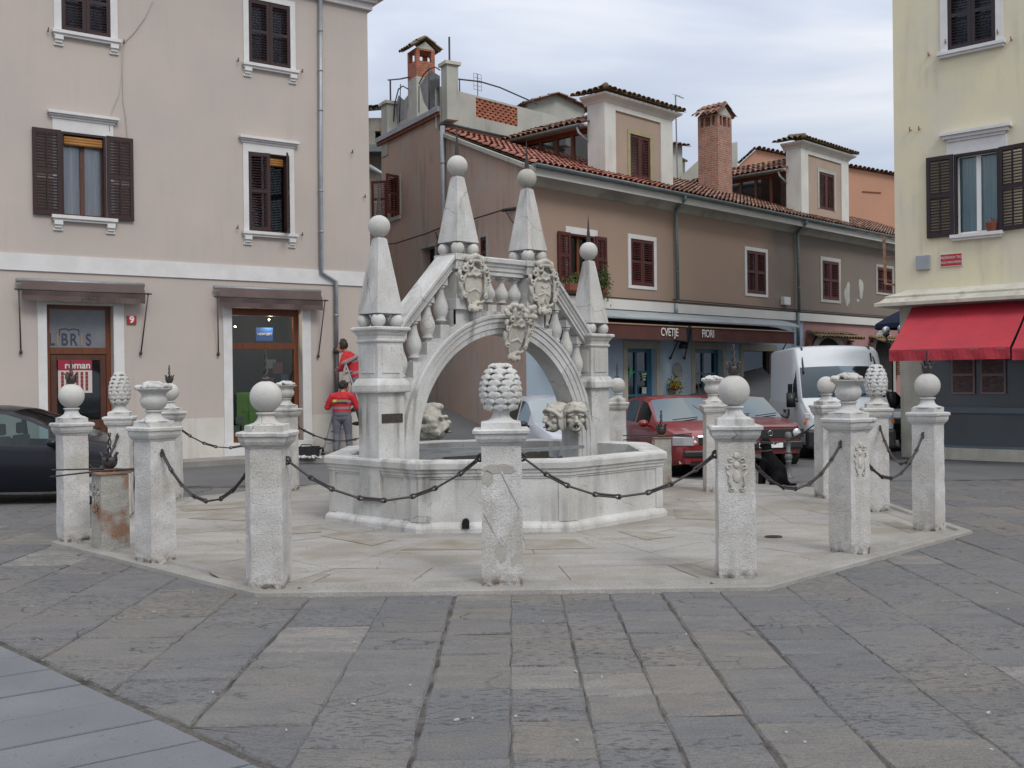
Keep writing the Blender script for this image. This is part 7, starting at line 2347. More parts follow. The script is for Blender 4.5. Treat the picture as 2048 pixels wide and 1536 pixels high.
def car(name, M, P, paint, label, cat='car', group=None):
    """local x forward (front bumper at x=0, body towards -x), y left, z up"""
    root = empty(name, M, label, cat, group)
    L_, W_ = P['L'], P['W']/2
    top, belt = P['top'], P['belt']
    ws, we = P['ws'], P['we']          # windscreen base / top x
    rs, re_ = P['rs'], P['re']         # rear screen top / base x
    wr = P.get('wr', 0.76)
    xs = sorted(set([-L_, -L_+.03, -L_+.1, -L_+.2, 0, -.02, -.06, -.12, -.2, ws, we, rs, re_] + [x for q in P['win'] for x in q] + [-L_*i/26 for i in range(1, 26)]))
    wtab = [(-L_, .80), (-L_+.06, .9), (-L_+.25, .97), (-L_*.6, 1.0), (-L_*.3, 1.0), (-.45, .97), (-.2, .9), (-.08, .83), (0, .72)] if not P.get('van') else [(-L_, .95), (-L_+.1, 1.0), (-L_*.3, 1.0), (-.5, .98), (-.2, .94), (-.06, .86), (0, .78)]
    sec = []
    for x in xs:
        w = W_*interp(wtab, x)
        zt = interp(top, x)
        zb = min(interp(belt, x), zt - .015)
        z0 = interp(P.get('bot', [(-L_, .28), (-L_+.3, .2), (-.35, .2), (0, .26)]), x)
        gh = max(0, min(1, (zt - zb)/(P['H'] - interp(belt, (ws+re_)/2))))
        wtop = w*lerp(.93, wr, gh)
        s_ = lerp(.012, .07, gh)
        sec.append([(w*.93, z0), (w*.99, z0+.1), (w*1.0, lerp(z0, zb, .5)), (w*.995, zb-.1), (w*.965, zb-.02), (w*.945, zb+.003),
                    (wtop+s_*.35, zt - s_), (wtop - s_*.6, zt - s_*.15), (wtop*.5, zt+.012*gh+.004), (0, zt+.02*gh+.006)])
    def cls(i, k):
        xm = (xs[i]+xs[i+1])/2
        if k == 5:
            for q in P['win']:
                if q[0] < xm < q[1]: return 'side'
        if k in (7, 8):
            if we < xm < ws: return 'ws'
            if re_ < xm < rs and not P.get('van'): return 'rw'
        return 'body'
    groups = {'body': MB(), 'side': MB(), 'ws': MB(), 'rw': MB()}
    for g_ in groups.values(): g_.smooth = True
    for sgn in (1, -1):
        ids = {k: {} for k in groups}
        for i in range(len(xs)-1):
            for k in range(9):
                c = cls(i, k); mb = groups[c]
                f_ = []
                for (ii, kk) in ((i, k), (i, k+1), (i+1, k+1), (i+1, k)):
                    key = (ii, kk)
                    if key not in ids[c]:
                        y_, z_ = sec[ii][kk]
                        ids[c][key] = mb.pt((xs[ii], sgn*y_, z_))
                    f_.append(ids[c][key])
                mb.face(f_ if sgn == -1 else list(reversed(f_)))
    g_ = groups['body']
    for i, fl in ((0, 1), (-1, 0)):
        pts = [(xs[i], y_, z_) for y_, z_ in sec[i]] + [(xs[i], -y_, z_) for y_, z_ in reversed(sec[i][:-1])]
        g_.smooth = False
        g_.poly(pts if fl else list(reversed(pts)))
    g_.poly([(-.25, W_*.85, .25), (-L_+.25, W_*.85, .25), (-L_+.25, -W_*.85, .25), (-.25, -W_*.85, .25)])
    body = g_.build('body', [paint], root)
    bm = bmesh.new(); bm.from_mesh(body.data); bmesh.ops.remove_doubles(bm, verts=bm.verts, dist=.0005); bm.to_mesh(body.data); bm.free()
    gl = P.get('glass', MT['pane_car'])
    if groups['side'].f: groups['side'].build('side_window', gl, root, auto='keep')
    groups['ws'].build('windscreen', gl, root, auto='keep')
    if groups['rw'].f: groups['rw'].build('rear_window', gl, root, auto='keep')
    # cabin: dashboard, seats
    m = MB()
    zb = interp(belt, ws-.4)
    m.box(re_+.1, ws-.05, -W_*.8, W_*.8, .3, zb-.1)
    for xx in ((ws+we)/2 - .75, (ws+we)/2 - 1.55):
        if xx < re_+.2: continue
        for s_ in (-1, 1):
            m.box(xx-.08, xx+.06, s_*W_*.42-.2, s_*W_*.42+.2, .4, zb+.12); m.box(xx-.06, xx+.02, s_*W_*.42-.11, s_*W_*.42+.11, zb+.14, zb+.32)
    m.build('seats', plain('seat_cloth', (.03, .032, .036), .9), root, bevel=.03)
    # wheels
    R_ = P.get('R', .3)
    for x in P['wheels']:
        for s_ in (-1, 1):
            T = Matrix.Translation((x, s_*(W_-.1), R_)) @ Matrix.Rotation(-s_*pi/2, 4, 'X')
            m = MB(T); m.smooth = True
            m.lathe([(R_*.62, -.1), (R_*.9, -.105), (R_, -.08), (R_, .07), (R_*.93, .1), (R_*.66, .098), (R_*.62, .05)], 32)
            wh = m.build('wheel', MT['rubber'], root)
            m = MB(T); m.smooth = True
            m.lathe([(R_*.63, .06), (R_*.64, .09), (R_*.58, .092), (R_*.5, .075), (R_*.2, .085), (R_*.16, .1), (0, .104)], 28)
            m.build('hubcap', MT['rim'], wh)
            m = MB(T)
            for k in range(12):
                a = 2*pi*k/12; m.lathe([(.018, .0), (.018, .093), (0, .094)], 8, cx=R_*.5*cos(a), cy=R_*.5*sin(a))
            m.build('trim_hole', MT['black'], wh)
            m = MB(T); m.lathe([(R_*1.16, -.3), (R_*1.16, .085), (R_*1.02, .085), (R_*1.02, -.3)], 32)
            m.build('wheel_arch', MT['black'], root)
    fx = P.get('fx', lambda y, z: 0.0)
    for d_ in P.get('detail', []): d_(root, W_)
    # mirrors
    for s_ in (-1, 1):
        m = MB(); m.smooth = True
        mx, mz, ms = P.get('mirror', (ws-.28, interp(belt, ws)+.06, (.09, .1, .07)))
        if P.get('van'): m.box(mx-.05, mx+.05, s_*(W_+.1)-.09, s_*(W_+.1)+.09, mz-.17, mz+.15)
        else: m.ell((mx, s_*(W_+.08), mz), ms, 14, 10)
        m.tube([(mx, s_*(W_-.06), mz-.05), (mx, s_*(W_+.05), mz-.01)], .025, 8)
        m.build('door_mirror', P.get('mirmat', paint), root)
    # wipers
    m = MB()
    zw = interp(top, ws)
    for y_ in (-.45, .15): m.bar((ws+.02, y_*W_*1.2, zw+.03), (ws-.07, (y_+.5)*W_*1.2, zw+.035 + (interp(top, ws-.07)-zw)), .016)
    m.build('wiper', MT['black'], root)
    return root

MT['car_side_dark'] = plain('dark_side_glass', (.01, .012, .014), .06, 0, .6)
def paintm(name, c, coat=.6, rough=.35): return plain(name, c, rough, 0.0, .5, coat)
MT['pane_car'] = glass_mat('car_glass', (.38, .46, .46), .06, .03, (.3, .34, .34))
MT['pane_ws'] = glass_mat('windscreen_glass', (.35, .42, .44), .1, .06, (.17, .2, .215))
MT['fogged'] = MT['pane_ws']

def heading(fx_, fy_, hx, hy):
    return Matrix.Translation((fx_, fy_, 0.006)) @ Matrix.Rotation(atan2(hy, hx), 4, 'Z')

def lampbox(root, x, y, z, w, h, name='headlight', mat='lamp', d_=.05, bev=.012, ang=0):
    m = MB(Matrix.Translation((x, y, z)) @ Matrix.Rotation(ang, 4, 'Z')); m.box(-.12, d_, -w/2, w/2, -h/2, h/2)
    return m.build(name, MT[mat] if isinstance(mat, str) else mat, root, bevel=bev)

# red hatchback with slanted headlights
def det_a(root, W_):
    for s_ in (-1, 1):
        o = lampbox(root, -.055, s_*.60, .665, .38, .16, ang=s_*.38)
        m = MB(Matrix.Translation((-.06, s_*.60, .665)) @ Matrix.Rotation(s_*.38, 4, 'Z') @ Matrix.Rotation(pi/2, 4, 'Y')); m.smooth = True
        m.lathe([(.06, .045), (.065, .053), (.05, .054), (0, .03)], 18); m.build('reflector', MT['chrome'], o)
        lampbox(root, -.06, s_*.58, .30, .2, .09, 'fog_light', 'lamp', .03, ang=s_*.3)
    m = MB(); m.box(-.1, -.0, -.36, .36, .57, .76); g_ = m.build('grille', MT['chrome'], root, bevel=.02)
    m = MB(); m.box(-.02, .006, -.33, .33, .6, .74); m.build('grille_mesh', MT['black'], g_, bevel=.01)
    m = MB(); m.box(-.08, .03, -.62, .62, .37, .5); m.build('bumper_strip', MT['black'], root, bevel=.03)
    m = MB(); m.box(0.0, .038, -.26, .26, .385, .485); m.build('number_plate', MT['white'], root, bevel=.003)
    m = MB(); m.box(-.06, .0, -.5, .5, .22, .33); m.build('lower_intake', MT['black'], root, bevel=.02)
    m = MB(); m.tube([(-1.55, .3, 1.38), (-1.9, .33, 1.72)], .006, 5); m.build('aerial', MT['black'], root)
skoda = dict(L=4.3, W=1.74, H=1.43, top=[(-4.3, .98), (-4.22, 1.02), (-3.95, 1.12), (-3.3, 1.39), (-2.7, 1.43), (-2.1, 1.42), (-1.85, 1.38), (-1.05, .98), (-.6, .9), (-.2, .8), (-.06, .72), (0, .6)],
             belt=[(-4.3, .9), (-3.9, .95), (-2.5, .93), (-1.0, .88), (-.5, .8), (-.15, .7), (0, .52)], ws=-1.05, we=-1.85, rs=-3.3, re=-3.95,
             win=[(-3.75, -3.15), (-3.08, -2.35), (-2.27, -1.42)], wheels=(-.85, -3.4), R=.3, detail=[det_a], mirmat=None)
red1 = paintm('deep_red_paint', (.19, .01, .012))
skoda['mirmat'] = red1
skoda['glass'] = MT['pane_ws']
car('red_car', heading(3.64, 18.75, .17, -1), skoda, red1, 'dark red hatchback with slanted headlights and chrome grille, just behind the basin’s right rim')

# boxy red hatchback with round lamps
def det_g(root, W_):
    m = MB(); m.box(-.1, .012, -.72, .72, .58, .76); g_ = m.build('grille', MT['black'], root, bevel=.01)
    for s_ in (-1, 1):
        m = MB(Matrix.Translation((0, s_*.56, .67)) @ Matrix.Rotation(pi/2, 4, 'Y')); m.smooth = True
        m.lathe([(.0, .0), (.088, .01), (.09, .03), (.08, .04), (.05, .05), (0, .054)], 22); o = m.build('headlight', MT['lamp'], root)
    m = MB(Matrix.Translation((.016, 0, .67)) @ Matrix.Rotation(pi/2, 4, 'Y')); m.smooth = True
    m.tube([(.05*cos(t), .05*sin(t), .004) for t in [2*pi*k/20 for k in range(20)]], .006, 6, closed=True)
    e_ = m.build('emblem_ring', MT['chrome'], root)
    T = Matrix.Translation((.019, 0, .69)) @ Matrix.Rotation(pi/2, 4, 'Z') @ UPR
    text_obj('V', .045, MT['chrome'], e_, T, .002, 'emblem_letter'); T2 = Matrix.Translation((.019, 0, .655)) @ Matrix.Rotation(pi/2, 4, 'Z') @ UPR
    text_obj('W', .045, MT['chrome'], e_, T2, .002, 'emblem_letter')
    m = MB(); m.box(-.1, .06, -.68, .68, .36, .52); m.build('bumper', MT['black'], root, bevel=.03)
    m = MB(); m.box(.05, .066, -.25, .25, .385, .485); m.build('number_plate', MT['white'], root, bevel=.003)
golf = dict(L=3.95, W=1.67, H=1.40, top=[(-3.95, 1.0), (-3.85, 1.1), (-3.55, 1.36), (-3.0, 1.4), (-2.2, 1.4), (-1.75, 1.36), (-1.12, .95), (-.5, .89), (-.12, .83), (0, .79)],
            belt=[(-3.95, .9), (-2.5, .9), (-1.1, .88), (-.4, .82), (-.1, .77), (0, .72)], ws=-1.12, we=-1.75, rs=-3.5, re=-3.85,
            win=[(-3.45, -2.95), (-2.88, -2.2), (-2.12, -1.35)], wheels=(-.75, -3.2), R=.28, detail=[det_g])
red2 = paintm('faded_red_paint', (.13, .009, .011), .4)
golf['mirmat'] = MT['black']; golf['glass'] = MT['pane_ws']
gc = car('red_car', heading(5.12, 20.9, .16, -1), golf, red2, 'older boxy red hatchback with round headlights, parked beside the white van')
m = MB(); m.smooth = True      # grey sun-shade behind its windscreen
m.poly([(-1.32, -.1, .98), (-1.75, -.05, 1.32), (-1.72, -.5, 1.33), (-1.3, -.68, 1.0)])
m.build('sun_shade', plain('grey_shade', (.3, .32, .36), .6), gc, auto='keep')

# white delivery van
def det_v(root, W_):
    for s_ in (-1, 1):
        o = lampbox(root, -.16, s_*.80, .92, .26, .16, ang=s_*.5, bev=.02)
        lampbox(root, -.155, s_*.81, .805, .27, .07, 'indicator', 'orange_l', .05, ang=s_*.5)
    m = MB(); m.box(-.16, .05, -.93, .93, .24, .66); m.build('bumper', MT['black'], root, bevel=.06)
    m = MB(); m.box(.045, .058, -.26, .26, .44, .55); m.build('number_plate', MT['white'], root, bevel=.003)
    for s_ in (-1, 1):
        for (xa, xb, xc) in ((-1.02, -1.62, -1.28), (-1.7, -2.35, -1.7)):
            m = MB()
            def yy_(z): return s_*(lerp(W_*.945, W_*.9, (z-1.25)/1.15) + .008)
            m.poly([(xa, yy_(1.3), 1.3), (xb, yy_(1.3), 1.3), (xb, yy_(1.98), 1.98), (xc, yy_(1.98), 1.98)])
            m.build('side_window', MT['car_side_dark'], root, auto='keep')
    m = MB(); m.box(-.1, .012, -.42, .42, .78, .88); m.build('grille', MT['black'], root, bevel=.01)
    m = MB(); m.box(-2.6, -2.25, -W_-.012, -W_+.02, .95, 1.02); m.box(-2.0, -1.78, -W_-.012, -W_+.02, .88, 1.04); m.build('door_handle', MT['black'], root)
    m = MB()
    for s_ in (-1, 1): m.tube([(-.98, s_*.80, 1.88), (-1.25, s_*.78, 2.16), (-1.55, s_*.74, 2.44), (-2.2, s_*.7, 2.47)], .022, 6)
    m.build('roof_seam', MT['black'], root)
    m = MB(); m.tube([(-1.2, .72, 2.1), (-1.28, .72, 2.3)], .02, 6); m.build('aerial', MT['black'], root)
    m = MB(); m.smooth = False
    zf = lambda x: 1.12 + ( -.62 - x)*(1.84-1.12)/.42
    def sp(x, y, o=.022): return (x + o, y, zf(x) + .02)
    pts = [(-.7, .78), (-.7, .32), (-.85, .3), (-.98, .12), (-1.02, -.15), (-1.03, .8)]
    m.poly([sp(*p) for p in pts]); 
    m = MB(Matrix.Translation(sp(-.95, .1, .03)) @ Matrix.Rotation(radians(60), 4, 'Y')); m.lathe([(.03, 0), (.045, .0), (.045, .004), (.03, .004)], 16); m.build('sticker', MT['white'], root)
van = dict(L=5.2, W=1.98, H=2.46, van=True, top=[(-5.2, 2.4), (-5.0, 2.46), (-2.0, 2.48), (-1.65, 2.46), (-1.42, 2.38), (-1.1, 2.0), (-.64, 1.32), (-.4, 1.18), (-.14, 1.04), (0, .84)],
           belt=[(-5.2, 1.25), (-2.0, 1.25), (-1.0, 1.25), (-.6, 1.22), (-.3, 1.05), (0, .72)], ws=-.64, we=-1.1, rs=-5.1, re=-5.15, wr=.9,
           win=[], wheels=(-.95, -4.2), R=.33, bot=[(-5.2, .35), (-.3, .3), (0, .34)], detail=[det_v], mirror=(-.95, 1.28, (.06, .11, .2)), mirmat=MT['black'])
van['glass'] = MT['pane_ws']
van['detail'] = [det_v]
vm = surf('white_van_paint', (.56, .59, .61), .35, (.51, .54, .56), 1.2, .6, .03, 60, 0, 1, coat=.4)
car('white_van', heading(7.2, 22.35, -.10, -1), van, vm, 'tall white delivery van facing the square, parked before the pink shop', 'van')

# silver estate
def det_s(root, W_):
    for s_ in (-1, 1): lampbox(root, -.12, s_*.6, .62, .34, .14, ang=s_*.4)
    m = MB(); m.box(-.05, .02, -.35, .35, .55, .66); m.build('grille', MT['black'], root, bevel=.01)
    m = MB(); m.box(-.05, .03, -.7, .7, .34, .46); m.build('bumper_strip', MT['black'], root, bevel=.03)
est = dict(L=4.0, W=1.7, H=1.44, top=[(-4.0, 1.0), (-3.9, 1.3), (-3.6, 1.42), (-2.6, 1.45), (-2.0, 1.43), (-1.75, 1.38), (-1.0, .96), (-.5, .87), (-.15, .76), (0, .58)],
           belt=[(-4.0, .92), (-2.5, .9), (-1.0, .87), (-.5, .79), (-.15, .68), (0, .5)], ws=-1.0, we=-1.75, rs=-3.75, re=-3.92,
           win=[(-3.7, -3.1), (-3.03, -2.3), (-2.22, -1.4)], wheels=(-.8, -3.2), R=.3, detail=[det_s], mirmat=MT['black'])
car('silver_car', heading(1.42, 19.35, .26, -1), est, paintm('silver_paint', (.42, .45, .5), .5, .3), 'silver-grey estate car glimpsed through the fountain’s arch')
# black car at the left
blk = dict(skoda); blk['glass'] = MT['pane_car']; blk['L'] = 4.45
blk['H'] = 1.46
blk['top'] = [(-4.45, .95), (-4.2, 1.05), (-3.6, 1.3), (-2.9, 1.45), (-2.4, 1.47), (-2.05, 1.43), (-1.7, 1.31), (-1.15, 1.04), (-.95, .97), (-.55, .9), (-.25, .8), (-.08, .68), (0, .55)]
blk['ws'] = -1.0; blk['we'] = -2.0; blk['win'] = [(-3.6, -3.1), (-3.02, -2.4), (-2.32, -1.35)]; blk['wheels'] = (-.72, -3.4); blk['R'] = .315
bp_ = plain('black_paint', (.006, .007, .012), .3, 0, .3, .12)
blk['mirmat'] = bp_
wq = gnd(188, 1010)
hd = Vector((1, .06)).normalized()
fcn = Vector((wq.x, wq.y)) + hd*.72 + Vector((-hd.y, hd.x))*.87
def det_b(root, W_):
    for s_ in (-1, 1): lampbox(root, -.16, s_*.6, .64, .34, .13, ang=s_*.45)
blk['detail'] = [det_b]
car('black_car', heading(fcn.x, fcn.y, hd.x, hd.y), blk, bp_, 'black car standing side-on at the left edge of the photo, nose hidden by stone posts')
# dark car behind the van
dg = dict(est); dgp = paintm('dark_green_paint', (.02, .035, .033), .5)
dg['mirmat'] = MT['black']
dg['H'] = 1.44
car('dark_green_car', heading(9.12, 24.9, 0, -1), dg, dgp, 'dark green car squeezed between the white van and the corner pillar')

# ------------------------------------------------------------------ people
def limb(mb, pts, rs):
    mb.smooth = True
    mb.tube(pts, rs, 12)
    for p, r in zip(pts, rs): mb.ell(p, r, 12, 8)

def hand(mb, w, palm, spread, length=.09, curl=None, thumb=None):
    """palm ellipsoid at w towards direction 'palm'; fingers fan across 'spread'"""
    d = Vector(palm).normalized(); s_ = Vector(spread).normalized(); c = Vector(curl or (0, 0, -1)).normalized()
    mb.tube([Vector(w), Vector(w) + d*.085], [.03, .034], 10)
    for i, (k, l) in enumerate(((-1.5, .8), (-.5, 1.0), (.5, .95), (1.5, .75))):
        a = Vector(w) + d*.08 + s_*(k*.017)
        b = a + (d*.8 + c*.35).normalized()*length*.5*l
        e_ = b + (d*.35 + c*.8).normalized()*length*.45*l
        mb.tube([a, b, e_], [.0105, .0095, .008], 8)
    a = Vector(w) + d*.03 - s_*.03
    t_ = Vector(thumb) if thumb else (-s_ + d*.8)
    b = a + t_.normalized()*.04
    mb.tube([a, b, b + (t_.normalized()*.4 + d*.6)*.04], [.013, .012, .009], 8)

skin = surf('skin', (.42, .22, .15), .6, (.36, .18, .12), 14, .6, .04, 60, 0, 1)
hairm = surf('black_hair', (.02, .016, .014), .6, (.035, .028, .022), 30, .7, .2, 90, .5, 90, .01)
jred = surf('red_work_jacket', (.5, .03, .035), .8, (.4, .02, .03), 6, .8, .08, 40, .5, 14, .02)
jgrey = surf('grey_work_cloth', (.15, .15, .175), .85, (.11, .112, .135), 6, .8, .08, 40, .6, 14, .025)
refl = surf('reflective_tape', (.22, .21, .24), .6, (.17, .17, .19), 6, .8, .08, 40, .2, 40, .004)
boot = plain('dark_boots', (.02, .02, .022), .7)

def person_build(name, M, J, lab, face_dir):
    """J: joint dictionary in local metres (feet at z=0)"""
    root = empty(name, M, lab, 'person')
    b = MB(); b.smooth = True
    h = Vector(J['head']); fd = Vector(face_dir).normalized(); sd = fd.cross(Vector((0, 0, 1))).normalized()
    yaw = atan2(fd.y, fd.x)
    T = Matrix.Rotation(yaw, 4, 'Z')
    b.ell(h + Vector((0, 0, .015)), (.094, .076, .112), 18, 14, T)
    b.ell(h + fd*.03 - Vector((0, 0, .06)), (.066, .056, .058), 14, 10, T)
    b.ell(h + fd*.098 - Vector((0, 0, .018)), (.019, .014, .024), 8, 6, T)          # nose
    b.ell(h + fd*.088 + Vector((0, 0, .022)), (.014, .05, .01), 8, 6, T)            # brow
    b.ell(h + fd*.084 - Vector((0, 0, .062)), (.012, .024, .011), 8, 6, T)          # lips
    for s_ in (-1, 1): b.ell(h + sd*s_*.078 - fd*.005 - Vector((0, 0, .012)), (.018, .009, .03), 8, 6, T)
    limb(b, [h - Vector((0, 0, .05)) - fd*.02, Vector(J['neck'])], [.052, .056])
    limb(b, [J['neck'], J['chest'], J['hip']], [.06, .1, .1])
    for s_ in ('L', 'R'):
        limb(b, [J['neck'], J['sh'+s_], J['el'+s_], J['wr'+s_]], [.05, .04, .034, .028])
        limb(b, [J['hip'], J['hp'+s_], J['kn'+s_], J['an'+s_]], [.08, .07, .045, .035])
        hand(b, J['wr'+s_], J['pd'+s_], J['ps'+s_], curl=J.get('pc'+s_))
    body = remeshed(b, 'body', skin, root, .0105, 1)
    # jacket with grey lower parts
    b = MB(); b.smooth = True
    ch, hp, nk = Vector(J['chest']), Vector(J['hip']), Vector(J['neck'])
    sh = (Vector(J['shR']) - Vector(J['shL'])).normalized()
    yw = atan2(sh.y, sh.x)
    TR = Matrix.Rotation(yw, 4, 'Z')
    n = 9
    for i in range(n+1):
        t = i/n
        p = ch.lerp(hp, t) if t > 0 else ch
        b.ell(p, (lerp(.2, .185, t), lerp(.135, .14, t), .09), 18, 10, TR)
    b.ell(nk.lerp(ch, .55), (.19, .115, .1), 18, 10, TR)
    b.tube([nk + Vector((0, 0, .015)), nk.lerp(ch, .5)], [.075, .12], 14)
    for s_ in ('L', 'R'):
        limb(b, [nk - Vector((0, 0, .015)), Vector(J['sh'+s_]) + Vector((0, 0, -.015))], [.07, .082])
        limb(b, [Vector(J['sh'+s_]) - Vector((0, 0, .02)), Vector(J['sh'+s_]).lerp(J['el'+s_], .5), J['el'+s_], Vector(J['el'+s_]).lerp(J['wr'+s_], .5), Vector(J['el'+s_]).lerp(J['wr'+s_], .93)], [.08, .078, .068, .06, .05])
    jk = remeshed(b, 'jacket', jred, body, .013, 1)
    me = jk.data; me.materials.append(jgrey); me.materials.append(refl)
    ax = (ch - hp).normalized()
    wL, wR, eL, eR = [Vector(J[k]) for k in ('wrL', 'wrR', 'elL', 'elR')]
    for f_ in me.polygons:
        c = f_.center
        t = (c - hp).dot(ax)
        L0 = (ch-hp).length
        dl = min((c-wL).length, (c-wR).length)
        torso = abs((c - hp).dot(sh)) < .2 and -.16 < t < L0 + .25
        if dl < .17: f_.material_index = 1
        elif .19 < dl < .235: f_.material_index = 2
        elif torso:
            if t < .06: f_.material_index = 1
            elif .13 < t < .18 or L0 - .02 < t < L0 + .035: f_.material_index = 2
    # trousers
    b = MB(); b.smooth = True
    b.ell(hp - Vector((0, 0, .06)), (.17, .125, .13), 16, 12, TR)
    for s_ in ('L', 'R'):
        limb(b, [J['hp'+s_], Vector(J['hp'+s_]).lerp(J['kn'+s_], .5), J['kn'+s_], Vector(J['kn'+s_]).lerp(J['an'+s_], .5), Vector(J['an'+s_]) + Vector((0, 0, .04))], [.105, .095, .076, .07, .07])
    remeshed(b, 'trousers', jgrey, body, .013, 1)
    b = MB(); b.smooth = True
    for s_ in ('L', 'R'):
        a_ = Vector(J['an'+s_]); f2 = Vector(J['toe'+s_]).normalized()
        b.ell(a_ + f2*.07 - Vector((0, 0, .035)), (.14, .052, .045), 14, 8, Matrix.Rotation(atan2(f2.y, f2.x), 4, 'Z')); b.tube([a_ - Vector((0, 0, .03)), a_ + Vector((0, 0, .08))], [.05, .055], 10)
    remeshed(b, 'boots', boot, body, .012, 1)
    b = MB(); b.smooth = True
    b.ell(h - fd*.018 + Vector((0, 0, .035)), (.103, .088, .105), 16, 12, T)
    rr_ = random.Random(J.get('seed', 1))
    for k in range(J.get('tufts', 30)):
        a = rr_.uniform(-2.2, 2.2) + pi + yaw; e_ = rr_.uniform(-.35, 1.3)
        r_ = .088
        b.ell(h - fd*.01 + Vector((r_*cos(a)*cos(e_), r_*sin(a)*cos(e_)*.9, .03 + .1*sin(e_))), (.03, .03, .04 + J.get('long', 0)), 8, 6)
    remeshed(b, 'hair', hairm, body, .011, 1)
    return root, body, jk

g0 = at(685, 905, 24.3)
J = dict(head=(.05, .03, 1.565), neck=(.02, 0, 1.42), chest=(0, 0, 1.22), hip=(0, -.01, .93),
         shL=(-.185, 0, 1.36), shR=(.2, 0, 1.36), elL=(-.3, .03, 1.1), elR=(.31, .03, 1.09), wrL=(-.33, .24, 1.17), wrR=(.2, .2, 1.02),
         pdL=(-.25, .35, .6), psL=(-1, 0, .1), pdR=(-.7, .5, .1), psR=(0, 0, 1),
         hpL=(-.095, 0, .88), hpR=(.095, 0, .88), knL=(-.115, .03, .48), knR=(.12, .05, .48), anL=(-.13, -.02, .09), anR=(.15, .02, .09),
         toeL=(-.2, 1, 0), toeR=(.25, 1, 0), seed=3)
r_, body_, jk_ = person_build('person', Matrix.Translation((g0.x, 24.3, .12)) @ Matrix.Diagonal((1.13, 1.1, 1, 1)), J, 'worker in red and grey seen from behind, standing on the ground beside the stepladder', (.85, .55, 0))
m = MB(); m.box(-.155, -.085, -.165, -.13, 1.225, 1.28); m.build('yellow_badge', plain('yellow_badge', (.7, .5, .02), .6), jk_)
m = MB(); m.box(-.08, .15, -.168, -.13, 1.225, 1.275); m.build('faded_lettering_strip', plain('olive_strip', (.25, .22, .1), .6), jk_)

g1 = at(705, 760, 25.0)
zf_ = at(722, 835, 25.0).z - .2
# the climber, leaning left to the pipe
J = dict(head=(-.2, -.05, 1.68), neck=(-.1, -.02, 1.55), chest=(.0, 0, 1.36), hip=(.1, 0, .98),
         shL=(-.13, -.14, 1.49), shR=(-.02, .16, 1.49), elL=(-.2, -.19, 1.22), elR=(-.2, .12, 1.24), wrL=(-.3, .02, 1.2), wrR=(-.36, .2, 1.22),
         pdL=(-.4, .6, -.25), psL=(0, 0, -1), pdR=(-.3, .7, -.1), psR=(0, 0, 1),
         hpL=(.08, -.09, .96), hpR=(.12, .09, .96), knL=(.1, -.1, .52), knR=(.2, .12, .6), anL=(.19, -.08, .09), anR=(.3, .1, .2),
         toeL=(-1, -.1, 0), toeR=(-1, .1, 0), seed=5, tufts=46, long=.02)
person_build('person', Matrix.Translation((g1.x, 25.0, zf_)) @ Matrix.Scale(1.12, 4), J, 'worker with long dark hair up the stepladder, reaching for the drainpipe', (-1, -.35, -.12))

# stepladder
lad = empty('stepladder', Matrix.Translation((g1.x, 25.0, .12)), 'aluminium stepladder leaning open beside the drainpipe, with a worker on it', 'ladder')
def lp(px, py, y): p = at(px, py, y); return Vector((p.x - g1.x, y - 25.0, p.z - .12))
tA, tB = lp(692, 728, 24.6), lp(716, 712, 25.0)
fA, fB = lp(646, 925, 24.2), lp(676, 920, 24.7)
fA.z = 0; fB.z = 0
bA, bB = lp(752, 918, 24.75), lp(760, 914, 25.25)
bA.z = bB.z = 0
alu = plain('aluminium', (.5, .51, .52), .35, .7)
m = MB(); m.bar(fA, tA, .05, .03); m.bar(fB, tB, .05, .03)
for k in range(1, 8):
    t = k/8; m.bar(fA.lerp(tA, t), fB.lerp(tB, t), .07, .03)
m.build('front_rails', alu, lad)
m = MB(); m.bar(bA, tA, .045, .03); m.bar(bB, tB, .045, .03)
for t in (.2, .45, .7): m.bar(bA.lerp(tA, t), bB.lerp(tB, t), .04, .03)
m.build('rear_rails', alu, lad)
m = MB(); c_ = (tA + tB)/2; m.bar(tA + Vector((-.06, -.03, .02)), tB + Vector((.0, .03, .02)), .14, .05); m.build('top_step', alu, lad)
m = MB()
for p in (fA, fB, bA, bB): m.box(p.x-.04, p.x+.04, p.y-.03, p.y+.03, -.0, .06)
m.build('rubber_foot', MT['black'], lad)

# tool bag and rags
p = at(616, 912, 23.5)
tb_ = empty('tool_bag', Matrix.Translation((p.x, 23.5, .12)), 'open black tool bag on the pavement left of the stepladder', 'tool bag')
m = MB(); m.sqsweep([(.14, 0), (.16, .04), (.165, .24), (.15, .25), (.14, .1), (0, .1)], 4); 
for i, v in enumerate(m.v): m.v[i] = (v[0]*1.45, v[1], v[2] + .01*sin(v[0]*14))
m.build('bag', surf('black_canvas', (.02, .02, .022), .8, (.035, .033, .032), 9, .8, .1, 60, .4, 20, .01), tb_, bevel=.02)
m = MB(); m.smooth = True; m.tube([(-.17, -.15, .22), (-.1, -.19, .3), (.1, -.19, .3), (.17, -.15, .22)], .012, 6); m.tube([(.26, .0, .2), (.33, 0, .22), (.34, 0, .12)], .03, 8); m.build('handle', MT['black'], tb_)
m = MB(); m.smooth = True
rr_ = random.Random(12)
for k in range(34): m.ell((rr_.uniform(-.27, .27), rr_.uniform(-.07, .07), rr_.uniform(.0, .045)), (rr_.uniform(.03, .07), .04, rr_.uniform(.012, .03)), 8, 6, Euler((rr_.uniform(-.6, .6), rr_.uniform(-.6, .6), rr_.uniform(0, 3))).to_matrix().to_4x4())
